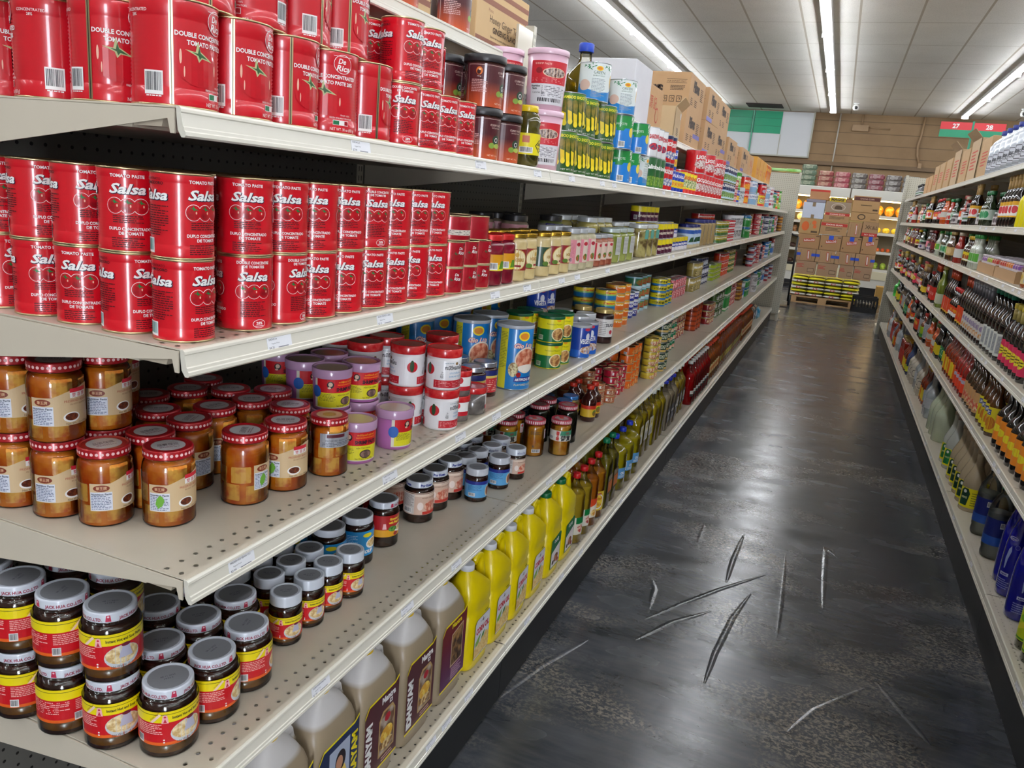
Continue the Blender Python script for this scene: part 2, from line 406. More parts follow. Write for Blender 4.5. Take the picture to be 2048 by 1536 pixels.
f2 = [('T', 'DOUBLE CONCENTRE', 0, 92.5, 3.8, WHT, {'b': .03, 'w': 46}), ('T', 'DE TOMATES', 0, 87.3, 3.6, WHT, {'b': .03})] + salsa_word(0, 70) + toms(0, 55) + [('L', -18, 18, 20, 42, 8, INK), ('E', 8, 10.5, 9.5, 6, WHT), ('E', 8, 10.5, 8.8, 5.4, RED), ('T', '28%', 8, 9.5, 4, WHT, {'b': .03}), ('R', 2, 14, 7, 7.8, WHT)]
f3 = [('T', 'CONCENTRATO', -4, 92.5, 3.2, BLK), ('T', 'DI POMODORO', -2, 87.5, 3.6, BLK, {'b': .02, 'w': 36})] + salsa_word(0, 70) + [('L', -20, 22, 27, 64, 13, INK), ('B', -22, 0, 6, 24, TEAL, WHT)]
ops = f1 + sh(f2, 66) + sh(f3, -66) + [('R', 104, 107.5, 3, 100, GOLD), ('R', 105.4, 106, 3, 100, BLK)]
can('red_tomato_tin', 37.0, 103, M('cf1022', .28, 0, .7), ops, ribs=(16, 88, 3.6, .75), cat='can', seg=40)
# --- small tins of the same maker's look
s1 = [('T', 'De', -1, 37, 6, WHT, {'sh': .25, 'b': .02}), ('T', 'Rica', 1, 28, 7, WHT, {'sh': .25, 'b': .02, 'w': 17}), ('E', -14, 23, 10, 9, DRED), leaf(-14, 29, .5, LEAF), ('R', 26, 28, 2.5, 51, GOLD), ('B', 40, 56, 8, 22, BARD, WHT), ('E', 10, 46, 2, 2, BLK), ('T', 'De Rica', 78, 25, 8, WHT, {'sh': .2})]
can('small_tomato_tin', 33, 54, M('b81428', .25, .3, .6), s1, cat='can', seg=36)
s2 = [('R', -50, 50, 12, 23, M('d8cfc2', .5)), ('L', -48, 30, 13, 22, 3, BLK), ('B', 28, 46, 3, 12, BARD, WHT), ('T', 'De Rica', 90, 24, 9, WHT, {'sh': .2}), ('R', -58, -56, 2, 50, GOLD)]
can('wide_tomato_tin', 45, 52, M('b01226', .28, .2, .6), s2, cat='can', seg=36)

# --- tubs
def tub(name, R0, R1, h, lidr, lidh, body, lidm, ops, cat='tub', seg=40, lidop=None, label_band=None):
    a = MB(); a.lathe([(R0 - 2, 0), (R0, 1.5), (R1, h - lidh)], body, seg)
    rf = lambda z: R0 + (R1 - R0) * z / (h - lidh)
    lb = MB(); lb.art(CY(rf), ops)
    l = MB(); l.lathe([(lidr - .6, h - lidh), (lidr, h - lidh + 1), (lidr, h - 1.2), (lidr - 1, h), (lidr - 3, h), (lidr - 3.6, h - 1.6)], lidm, seg)
    if lidop: l.art(FL('top', h - 1.6), lidop, ds=None)
    kind(name, cat, ('tub_body', a), ('label', lb), ('lid', l))
MAR = M('4d1c22', .35, 0, .4)
cg = bpy.data.materials.new('maroon_to_orange_print'); cg.use_nodes = True
nt = cg.node_tree; b = nt.nodes['Principled BSDF']; t = nt.nodes.new('ShaderNodeTexCoord'); sx = nt.nodes.new('ShaderNodeSeparateXYZ'); r = nt.nodes.new('ShaderNodeValToRGB')
nt.links.new(t.outputs['Object'], sx.inputs[0]); nt.links.new(mathn(nt, 'DIVIDE', sx.outputs[2], .105), r.inputs[0]); nt.links.new(r.outputs[0], b.inputs['Base Color'])
r.color_ramp.elements[0].color = lin('c4542c'); r.color_ramp.elements[0].position = .06; r.color_ramp.elements[1].color = lin('4d1c24'); r.color_ramp.elements[1].position = .5
b.inputs['Roughness'].default_value = .3; b.inputs['Coat Weight'].default_value = .5
def curry(o): return [('T', 'CURRY PASTE', o + 28, 70, 4.4, M('e8cfc4'), {'w': 34}), ('T', 'PATE DE CURRY', o + 28, 65, 2.6, M('e8cfc4')), ('E', o + 30, 42, 11, 10, M('24402c')), ('E', o + 30, 42, 5, 5, WHT), ('E', o + 30, 42, 3.6, 3.6, BLK), ('E', o + 18, 30, 8, 6, M('7d9a3c')), ('E', o + 34, 30, 10, 5, M('a8b850')),
    ('E', o - 30, 72, 7, 8, M('d8752c')), ('E', o - 31, 70, 4, 5, M('3a1418')), ('E', o - 29, 75, 3, 2, M('f0c8a0')), ('T', 'Hung', o - 30, 60, 3, WHT, {'sh': .2}),
    ('L', o - 46, o - 12, 30, 56, 8, M('d6a9a4')), ('R', o - 54, o - 53.4, 5, 84, M('e8cfc4')), ('R', o - 54, o + 54, 84, 84.6, M('e8cfc4')), ('T', 'NET WT. 14 oz', o + 24, 8, 3.5, M('f2d9c6'))]
ops = [('R', -60, 60, 2, 87, cg)] + curry(0) + [('R', 72, 130, 2, 87, cg)]
tub('curry_paste_tub', 41, 43, 106, 46, 15, MIXN('3b2420', '4a2e26', 60, .3, .7, .2, .6), M('2b2a2c', .35), ops)
PINK = M('d9b0c0', .3, 0, .5); PINKLID = M('e4bfd0', .3, 0, .4)
nutri = lambda a, b, c, d: [('R', a, b, c, d, M('d9d6da')), ('T', 'Nutrition', a + 10, d - 6, 4, BLK, {'b': .04}), ('T', 'Facts', a + 8, d - 11, 4, BLK, {'b': .04}), ('L', a + 24, b - 2, c + 16, d - 3, 7, M('55525a')), ('T', 'Calories 20', a + 16, c + 22, 4, BLK), ('B', a + 12, b - 4, c + 4, c + 14, BLK, M('d9d6da'))]
bucket_ops = [('R', -44, 40, 8, 96, M('d9d6da')), ('R', -44, 40, 50, 96, M('c8202e')), ('T', 'SHRIMP PASTE', -18, 88, 4, M('f2c8b8'), {'w': 34}), ('E', 8, 73, 26, 10, M('e9c9a8')), ('E', 8, 73, 24, 9, MIXN('5a3a34', 'c8b8b0', 140, .4, .6)), ('E', -26, 76, 7, 6, M('8a1420')), ('L', -40, 30, 53, 62, 3, M('e89a98'))] + nutri(-42, 38, 8, 49) + [('R', 60, 140, 8, 96, M('c8202e')), ('E', 100, 70, 28, 14, M('e9d9a8'))]
ops = scl(bucket_ops, 1.2, 4)
tub('shrimp_paste_bucket', 48, 53, 150, 55, 14, PINK, PINKLID, ops, cat='bucket')
PUR = M('b06aa6', .3, 0, .5); PURLID = GLASS('c9a2c4', .15, .45)
def shrimp(o): return [('R', o - 44, o + 44, 8, 64, M('d8d020')), ('R', o - 44, o + 44, 37, 64, M('c4121e')), ('E', o - 18, 53, 6.5, 7, BLK), ('E', o - 18, 54, 4, 4.4, M('d8b8a0')), ('E', o - 20, 47, 3, 2, M('d8b8a0')),
    ('T', 'กะปิกุ้งแท้ อย่างดี', o + 14, 56.5, 3.4, M('f0c020'), {'w': 34}), ('T', 'PANTAINORASINGH BRAND', o + 14, 51.5, 2.8, M('f08020'), {'b': .03, 'w': 38}), ('T', 'SHRIMP PASTE', o + 15, 40.5, 7, M('1a1020'), {'b': .05, 'w': 44}),
    ('T', 'MẮM TÔM THÁNG', o + 10, 30.5, 3.2, BLK, {'w': 28}), ('E', o + 14, 20, 12, 8.5, M('3a3028')), ('E', o + 14, 20, 10, 7, MIXN('8a6a60', '5a4440', 160)), ('L', o - 40, o - 8, 20, 35, 6, M('6a6a18')), ('T', 'Net Weight: 13 oz (370g)', o + 12, 9.5, 3, BLK, {'w': 36})]
PURL = M('b784b0', .25, 0, .5)
a = MB(); a.lathe([(33.5, 0), (35, 1.5), (37, 66)], PUR, 40)
lb = MB(); rf = lambda z: 35 + 2 * z / 66
lb.art(CY(rf), [('R', -50, 50, 6, 65, M('d7d3c2'))] + shrimp(0) + [('E', -46, 38, 10, 12, M('2a60b0'))])
l = MB(); l.lathe([(38.6, 64), (39, 65), (39, 81), (38.2, 82), (36.5, 82), (36, 79.5)], M('b892b4', .25, 0, .4), 40); l.art(FL('top', 79.6), [('E', 0, 0, 31, 31, M('c0a890', .3, 0, .6))], ds=None)
kind('purple_shrimp_paste_tub', 'tub', ('tub_body', a), ('label', lb), ('lid', l, 'mauve translucent lid'))
def thaif(o): return [('T', 'กะปิดีคลองโคน', o + 8, 47, 8.5, BLK, {'b': .03, 'w': 48}), ('E', o + 12, 60, 3.6, 3.4, M('7a5a2c')), ('L', o - 16, o + 4, 59, 63, 1, M('9aa6b0')), ('T', '上', o - 22, 36, 6, BLK), ('T', '级', o - 22, 28, 6, BLK), ('T', 'เกรดพิเศษ', o + 10, 37, 5, M('4a90c0'), {'w': 30}), ('T', 'SHRIMP PASTE', o + 12, 29.5, 4, M('4a90c0'), {'w': 36}),
    ('R', o - 40, o + 40, 6, 23, M('c01c2c')), ('L', o - 36, o + 36, 8, 21, 4, M('e89a98')), ('E', o - 52, 45, 12, 12, M('c01828')), ('E', o - 53, 47, 5, 13, M('2c4a2c'))]
ops = [('R', -118, 118, 4, 66, M('e9e8ea', .3, 0, .5))] + thaif(0) + sh(thaif(0), 118)
tub('white_shrimp_paste_tub', 38, 38, 91.5, 39.4, 19, M('eeedee', .3, 0, .5), MIXN('c4141e', 'd8403c', 70, .4, .7, .25, .6), ops)
ops = [('R', 6, 44, 12, 48, WHT), ('R', 6, 44, 12, 22, M('c01c2c')), ('E', 22, 36, 8, 8, M('c01828')), ('E', 24, 37, 3, 8, M('2c4a2c'))]
tub('grey_shrimp_paste_tub', 33, 33, 66, 34.4, 15, MIXN('55504e', '6e6864', 80, .3, .7, .25, .6), MIXN('c4141e', 'd8403c', 70, .4, .7, .25, .6), ops)
ops = [('R', -25, 25, 14, 52, WHT), ('R', -25, 25, 14, 24, M('c01c2c')), ('E', -6, 38, 8, 8, M('c01828'))]
tub('clear_shrimp_paste_tub', 28, 28, 60, 29.4, 14, MIXN('5c5452', '786c66', 80, .3, .7, .25, .6), MIXN('c4141e', 'd8403c', 70, .4, .7, .25, .6), ops)

# --- glass jars
def jar_prof(R, h, nr, sh_z, lidh, k=0, b=4):
    p = [(R - b, 0), (R - k * .5 - .8, b * .45), (R - k, b)]
    p += [(R - k, sh_z)]
    for i in range(1, 7):
        a = PI / 2 * i / 6; p.append((nr - k * .6 + (R - nr - k * .4) * math.cos(a), sh_z + (h - lidh - 2 - sh_z) * math.sin(a) * .92))
    p += [(nr - k * .6, h - lidh)]
    return p
def jar(name, R, h, nr, sh_z, lidr, lidh, contents, lidm, labelops, cat='jar', lidops=None, topops=None, extra=None, seg=40, clear=True, sunk=True, lab=(.0,), cname='contents', fill=None, bulge=None):
    parts = []
    if clear:
        g = MB(); g.lathe(jar_prof(R, h, nr, sh_z, lidh), GL, seg, cap0=True, cap1=False)
        c = MB(); P = [(r, z + 1.2) for r, z in jar_prof(R, h - 4, nr - .5, sh_z, lidh, 1.3)]
        if fill: P = [q for q in P if q[1] < fill] + [(R - 4, fill)]
        c.lathe(P, contents, seg)
        if extra: extra(c)
        parts += [('glass', g), (cname, c)]
    else:
        g = MB(); g.lathe(jar_prof(R, h, nr, sh_z, lidh), contents, seg)
        if extra: extra(g)
        parts += [('jar_body', g)]
    if labelops: lb = MB(); lb.art(CY(R + .1), labelops); parts.append(('label', lb))
    l = MB(); l.lathe([(lidr - .8, h - lidh), (lidr, h - lidh + .8), (lidr - .2, h - lidh + 1.8), (lidr - .2, h - 2.2), (lidr - .6, h - .8), (lidr - 2, h), (lidr - 4, h)] + ([(lidr - 5.5, h - 1.2)] if sunk else []), lidm, seg)
    if lidops: l.art(CY(lidr - .1), lidops)
    if topops: l.art(FL('top', h - (1.2 if sunk else 0)), topops, ds=None)
    parts.append(('lid', l)); kind(name, cat, *parts)
# spiced bean curd
OIL = MIXN('c03c04', 'e8801c', 26, .38, .66, .25, 0, bump=.1); CURD = MIXN('fab04c', 'd4500c', 55, .46, .7, .3, 0, 6, bump=.3)
def cubes(c, R=37.5):
    rnd = random.Random(3)
    for lvl in range(3):
        n = 6
        for i in range(n):
            a = 2 * PI * (i + .5 * (lvl % 2)) / n + rnd.uniform(-.12, .12); hh = 27
            if rnd.random() < .12: continue
            r1 = R - .75; w = 15 + rnd.uniform(-3, 2); z0 = 9 + lvl * 29 + rnd.uniform(-2, 2); t = rnd.uniform(-.12, .12)
            P = []
            for rr, z in ((r1, z0), (r1, z0 + hh), (24, z0 + hh), (24, z0)):
                pass
            da = w / 36.5; ring = []
            for z, k in ((z0, .93), (z0 + 1.5, 1), (z0 + hh - 1.5, 1), (z0 + hh, .93)):
                row = []
                for u in (-1, -.5, 0, .5, 1): aa = a + u * da * k * .95; row.append(((r1 + .12) * math.cos(aa), (r1 + .12) * math.sin(aa), z + t * u * 4))
                for u in (1, -1): aa = a + u * da * k * .8; row.append((26 * math.cos(aa), 26 * math.sin(aa), z))
                ring.append(row)
            c.rings(ring, CURD, smooth=False)
BEI = M('cfb48c', .5); dots = [('E', 3 + 7.1 * i, 111, 2.3, 2.3, M('f4c8c8')) for i in range(-15, 16)]
ops = [('P', [(-38, 26), (58, 26), (58, 83), (40, 84), (8, 75), (-10, 68), (-38, 68)], BEI), ('E', -22, 61, 11, 5, M('7a3018')), ('T', '華王牌', -22, 59, 4, M('f0c8a0'), {'w': 14}), ('R', -37, -8, 27, 55, M('d4d8e4')), ('T', 'Nutrition Facts', -22.5, 50.5, 3, M('28304a'), {'b': .03, 'w': 27}), ('L', -36, -10, 28, 50, 9, M('5a6480')),
       ('E', 16, 38, 12, 7.5, WHT), ('E', 16, 38.5, 9.5, 5.6, MIXN('4a1c10', '7a3c20', 200)), ('T', 'PRESERVED BEAN CURD', 30, 60, 3.6, M('a83428'), {'w': 48}), ('T', 'IN HOT SESAME OIL', 30, 55.5, 2.6, M('8a5a3a')), ('R', 14, 42, 66, 78, WHT), ('R', 14, 42, 74, 80, M('d02838')), ('T', '雙 喜 牌', 28, 67.5, 5, M('c02030'), {'w': 22}), ('T', 'Net Wt. 12oz (340g)', 26, 27, 3.2, M('5a3a24'))]
lidtop = [('E', 0, 0, 24, 24, M('b9b4b4', .3, 0, .4)), ('T', '品質保證', 0, -2, 8, M('4a2c38'), {'w': 30}), ('L', -14, 14, -12, -5, 2, M('7a4c58'))]
jar('bean_curd_jar', 37.5, 118, 31, 82, 35.5, 14, OIL, M('a8101c', .3, .2, .5), ops, lidops=dots, topops=lidtop, extra=cubes)
jar('green_map_jar', 37.5, 118, 31, 82, 35.5, 14, OIL, M('a8101c', .3, .2, .5), ops[:1] + ops[1:] + [('P', [(-24, 31), (-18, 36), (-15, 44), (-18, 50), (-22, 52), (-26, 46), (-28, 38)], M('6aa838'))], lidops=dots, topops=lidtop, extra=cubes)
jar('silver_label_jar', 35, 109, 30, 78, 33.5, 14, OIL, M('a8101c', .3, .2, .5), [('R', -26, 44, 56, 82, M('a9acb4', .3, .3)), ('R', -14, 20, 74, 80, M('5a1c28')), ('T', 'PRESERVED BEAN CURD', 8, 67, 3.6, M('3a3c48'), {'w': 48}), ('L', -22, 40, 58, 66, 3, M('5a5c68'))], lidops=[(q[0], q[1], q[2] - 9) + q[3:] for q in dots], topops=[('E', 0, 0, 23, 23, M('c0a878', .3, 0, .4)), ('E', 0, 0, 12, 12, M('b08838'))], extra=lambda c: cubes(c, 35))
# hot and sour soup paste
SOUP = MIXN('2a0e0a', '3e1a10', 40, .3, .7, .12, .3); PASTE = MIXN('6a3c10', '8a5418', 50, .3, .7, .25, .3)
BOWL = MIXN('c8a468', 'f0e0b0', 160, .4, .62, .4, 0, 6); LIDW = M('d2d8e2', .3, .05, .4)
def tom(o, R, z0=24, k=1.0):
    S = lambda x: x * k
    q = PI * R - 5; return [('R', -q, q, z0, z0 + 52 * k, M('c81420', .35, 0, .4)), ('R', -q, q, z0 + 38 * k, z0 + 56 * k, M('f0dc10', .35, 0, .4)), ('R', -q, q, z0 + 51 * k, z0 + 51.8 * k, BLK), ('R', -q, q, z0, z0 + 5 * k, M('e0601c')), ('L', 62 * k, q - 4, z0 + 14 * k, z0 + 36 * k, 7, M('f0b8b0')), ('L', -q + 2, -66 * k, z0 + 14 * k, z0 + 36 * k, 7, M('f0b8b0')),
        ('T', 'Instant Hot and Sour Paste', o + 22 * k, z0 + 43 * k, 4.6 * k, BLK, {'b': .03, 'w': 52 * k}), ('P', [(o - 19 * k, z0 + 37 * k), (o - 9 * k, z0 + 37 * k), (o - 11 * k, z0 + 50 * k), (o - 14 * k, z0 + 51.5 * k), (o - 17 * k, z0 + 50 * k)], M('f2b4b4')), ('P', [(o - 16.5 * k, z0 + 38 * k), (o - 11.5 * k, z0 + 38 * k), (o - 14 * k, z0 + 45 * k)], M('c02840')), ('E', o - 14 * k, z0 + 47.5 * k, 1.8 * k, 1.5 * k, M('c02840')),
        ('P', [(o - 36 * k, z0 + 38 * k), (o - 31 * k, z0 + 38 * k), (o - 19 * k, z0 + 51 * k), (o - 22 * k, z0 + 53 * k)], M('f0d0c0')), ('T', 'TOM YUM', o - 28.5 * k, z0 + 40.5 * k, 3 * k, M('8a4a40'), {'slope': 1.05, 'w': 13 * k}),
        ('E', o + 18 * k, z0 + 18 * k, 25 * k, 18 * k, M('c8ccd2')), ('E', o + 18 * k, z0 + 20.5 * k, 23.5 * k, 14.5 * k, BOWL), ('P', [(o + 12 * k, z0 + 16 * k), (o + 32 * k, z0 + 16 * k), (o + 27 * k, z0 + 36 * k), (o + 18 * k, z0 + 36 * k)], M('b8b8cc')), ('E', o + 22.5 * k, z0 + 36 * k, 6.5 * k, 3 * k, M('6a1830')),
        ('L', o - 58 * k, o - 18 * k, z0 + 18 * k, z0 + 36 * k, 6, M('f0b8b0')), ('B', o - 60 * k, o - 48 * k, z0 + 1 * k, z0 + 14 * k, BARD, WHT), ('T', 'Net Weight: 16 oz (454 g)', o + 24 * k, z0 + 1.2 * k, 4 * k, M('20242c'), {'w': 44 * k}), ('E', o - 16 * k, z0 + 9 * k, 1.3 * k, 1.3 * k, WHT), ('E', o - 16 * k, z0 + 5 * k, 1.3 * k, 1.3 * k, WHT)]
def soupjar(name, R, h, nr, shz, lidr, lidh, z0, k, big):
    def pst(c): c.lathe([(R - 6, 1.3), (R - 2, 3), (R - 1.15, 10), (R - 1.15, z0 + 2)], PASTE, 40)
    lo = []
    for q in range(3):
        d = q * 2 * PI * lidr / 3
        lo += sh([('P', [(-4, h - lidh + 2), (4, h - lidh + 2), (2.6, h - 3), (-2.6, h - 3)], M('c03050')), ('E', 0, h - 5.5, 1.5, 1.4, M('f0d0d8')), ('T', 'JACK HUA CO.,LTD.', 40, h - lidh + 3, 5, M('982040'), {'b': .03, 'w': 52})], d) if big else []
    jar(name, R, h, nr, shz, lidr, lidh, SOUP, LIDW, tom(0, R, z0, k), extra=pst, lidops=lo, topops=[('E', 0, 0, lidr - 7, lidr - 7, M('9a9ca2', .35, .4)), ('T', '08 11 2023', 0, 1, 3.4, M('3a3a48')), ('T', '14:32 E', 0, -5, 3.4, M('3a3a48'))])
soupjar('soup_paste_jar', 42, 109.5, 33, 74, 36, 15, 23, 1.0, True)
soupjar('small_soup_paste_jar', 30.5, 100, 27, 66, 29, 21, 16, .78, False)
def wrap(R, z0, z1, base, ops, half=None):
    h = half or PI * R * .8
    return [('R', -h, h, z0, z1, base)] + ops
jar('ground_chili_jar', 38, 114, 33, 84, 35, 16, SOUP, LIDW, wrap(38, 28, 82, M('b01c20', .35, 0, .4), [('R', -80, 80, 28, 46, M('e0a020')), ('T', 'Ground Chili', 14, 70, 6, M('f0dc40'), {'b': .04, 'w': 42}), ('T', 'with Fried Garlic', 14, 61, 6, M('f0dc40'), {'b': .04, 'w': 46}), ('E', 26, 46, 20, 10, WHT), ('E', 26, 47, 16, 7, BOWL), ('E', 2, 48, 12, 7, MIXN('2c6a2c', '68a048', 150)), ('E', 12, 34, 7, 5, DRED), ('P', [(-24, 48), (-14, 48), (-16, 62), (-22, 62)], M('f0b8b8'))]),
    lidops=[('P', [(-4, 101), (4, 101), (2.6, 110), (-2.6, 110)], M('c03050')), ('T', 'JACK', 16, 102, 6, M('982040'), {'b': .03})], topops=[('E', 0, 0, 28, 28, M('9a9ca2', .35, .4))])
jar('blue_soup_jar', 38, 114, 33, 84, 35, 16, SOUP, LIDW, wrap(38, 24, 84, M('1c8ccc', .35, 0, .4), [('E', 4, 74, 12, 5, M('e8d820')), ('E', 20, 52, 20, 13, WHT), ('E', 20, 53, 17, 10, BOWL), ('T', 'SOUP', 6, 30, 8, WHT, {'sh': .3, 'b': .05}), ('L', -60, -20, 30, 76, 12, M('b8d8ea'))]), topops=[('E', 0, 0, 28, 28, M('9a9ca2', .35, .4))])
porops = wrap(39, 24, 84, M('d8b8a4', .4, 0, .3), [('R', -98, 98, 74, 84, M('e9d6c4')), ('R', -98, 98, 81, 83, M('5a2a1c')), ('T', 'COCK BRAND', 20, 76, 3.4, M('6a4030')), ('T', 'HOISIN SAUCE PASTE', 12, 68, 4.2, M('5a2a1c'), {'w': 52}), ('E', 18, 46, 26, 16, MIXN('c06048', 'e8b8a0', 120)), ('E', -18, 48, 8, 11, M('f0e0d8')), ('R', -12, 44, 25, 33, M('c03428')), ('R', -70, -34, 26, 80, M('cfc9c4')), ('L', -68, -36, 46, 78, 10, M('7a706c')), ('B', -66, -40, 28, 42, BARD, WHT)])
jar('paste_jar', 39, 112, 32, 84, 34.5, 17, SOUP, LIDW, porops, lidops=[('T', 'Por Kwan', 0, 99, 7, M('20308a'), {'b': .05, 'w': 34}), ('T', 'พ่อขวัญ', 50, 99, 7, M('20308a'), {'w': 30}), ('T', 'Por Kwan', -60, 99, 7, M('20308a'), {'b': .05, 'w': 34})], topops=[('E', 0, 0, 27, 27, M('a4a6aa', .35, .4))])
jar('small_paste_jar', 31.5, 97, 28, 62, 31, 20, SOUP, LIDW, scl(porops, .8), lidops=[('T', 'พ่อขวัญ', 0, 82, 7, M('20308a'), {'w': 30})], topops=[('E', 0, 0, 24, 24, M('a4a6aa', .35, .4)), ('R', -12, 12, -1, 1, M('7a7c86'))])
jar('blue_label_jar', 32, 97, 28, 62, 31.5, 20, SOUP, M('c4c8d0', .35, 0, .3), wrap(32, 14, 62, M('5aa4d8', .4, 0, .3), [('R', -80, 80, 52, 62, M('20308a')), ('E', 32, 32, 10, 16, M('d8c8a8')), ('E', 33, 32, 7, 13, M('8a4a2c')), ('L', -30, 10, 34, 50, 5, M('2c5a90')), ('B', -28, -8, 18, 28, BARD, WHT)]), topops=[('E', 0, 0, 24, 24, M('8e9098', .35, .2)), ('R', -12, 12, -1, 1, M('6a6c76'))])
GING = [('R', -3.2 + 7.2 * i, .4 + 7.2 * i, 112, 121, M('e8d8d8')) for i in range(-15, 16)]
jar('bamboo_pickle_jar', 36, 124, 30, 90, 35, 15, MIXN('c86a10', 'e0a030', 30, .35, .65, .25, .6), M('b8384c', .35), wrap(36, 52, 88, M('e0dcd0', .45), [('P', [(-8, 72), (44, 72), (44, 88), (-4, 88)], M('3c8a68')), ('E', 20, 80, 8, 4, M('7a5a4c')), ('T', '蔔茸', 14, 55, 14, BLK, {'b': .04, 'w': 38}), ('R', -20, -10, 54, 86, M('d04840')), ('T', '味全', -15, 66, 7, WHT), ('B', -50, -30, 56, 68, BARD, WHT)], 54), lidops=GING, topops=[('E', 0, 0, 24, 24, MIXN('c8b0b4', 'b04850', 60)), ('E', 0, 2, 8, 6, M('e04828'))])
jar('orange_pickle_jar', 36, 124, 30, 90, 35, 15, MIXN('c0620c', 'd88c1c', 30, .35, .65, .25, .6), M('b8384c', .35), [('R', 24, 42, 60, 92, WHT), ('E', 33, 84, 5, 5, M('d04840')), ('L', 26, 40, 62, 78, 6, M('d04840')), ('L', -30, 8, 76, 88, 5, M('4a3a18')), ('B', -22, 8, 14, 26, BARD, WHT), ('T', '葡', -18, 32, 7, BLK)], lidops=GING, topops=[('E', 0, 0, 24, 24, MIXN('c8b0b4', 'b04850', 60)), ('E', -2, 2, 9, 6, M('e04828'))])
jar('dark_pickle_jar', 38, 136, 31, 104, 35, 15, MIXN('171310', '3c3424', 45, .4, .65, .15, .6), M('a8283c', .35), [('R', -50, -16, 40, 98, M('c9c9bc')), ('L', -48, -18, 44, 94, 12, M('5a5a50'))], lidops=[(q[0], q[1], q[2], 124, 133, q[5]) for q in GING], topops=[('E', 0, 0, 24, 24, MIXN('a89a9c', 'b04850', 60))])
# generic opaque-filled jars for farther shelves
def fjar(name, R, h, cont, lidc, lab=None, z=(.22, .7), ops=(), neck=.82, cat='jar', lidh=None, sides=None):
    lidh = lidh or h * .12
    lo = None
    if lab: lo = wrap(R, h * z[0], h * z[1], M(lab, .4, 0, .3), list(ops))
    elif ops: lo = list(ops)
    jar(name, R, h, R * neck, h * .76, R * neck + 2.5, lidh, cont, M(lidc, .3, .3, .3), lo, clear=False, seg=sides or 28, cat=cat)
# ---------------------------------------------------------------- bottles
def bottle(name, cat, secs, body, capr, caph, capm, labelops=None, surf=None, liquid=None, capz=None, seg=32, cap0=True, handle=None, caplabel=None, neck=None, bname='bottle_body', ring=None, ds=5.0, capx=0, capy=0, lname='label'):
    """secs: loft sections from base to neck; optional liquid inside; cap on top"""
    b = MB(); b.loft(secs, body, seg)
    if handle: handle(b)
    parts = [(bname, b)]
    if liquid:
        lm, top, inset = liquid; c = MB(); S = []
        for q in secs:
            if q[0] <= top: S.append((max(q[0], 1.5),) + (q[1] - inset, q[2] - inset) + tuple(q[3:]))
        c.loft(S, lm, seg); parts.append(('liquid', c))
    if labelops: l = MB(); l.art(surf, labelops, ds=ds); parts.append((lname, l))
    if neck: n = MB(); n.lathe(neck[0], neck[1], 20, cx=capx, cy=capy); parts.append(('neck_wrap', n))
    z = capz if capz is not None else secs[-1][0]
    c = MB(); c.lathe([(capr - .5, z - 2), (capr, z - 1), (capr, z + caph - 2), (capr - 1.5, z + caph)], capm, 20, cx=capx, cy=capy); parts.append(('cap', c, caplabel))
    kind(name, cat, *parts)
def rsec(prof): return [(z, r, r, 2) for r, z in prof]
def wine(R, h, nr, sh0, sh1, b=5):   # round bottle profile
    p = [(R - b * .6, 0), (R, b), (R, sh0)]
    for i in range(1, 6): t = i / 5; p.append((R + (nr - R) * (3 * t * t - 2 * t ** 3), sh0 + (sh1 - sh0) * t))
    p.append((nr, h)); return rsec(p)
YOIL = GLASS('e6d028', .08, .55); OILM = MIXN('b89a08', 'd8bc18', 8, .3, .7, .1, .8)
def liquidmat(hx, a=.55):
    return GLASS(hx, .06, a * .3)
PET = GLASS('fbfbf2', .04)
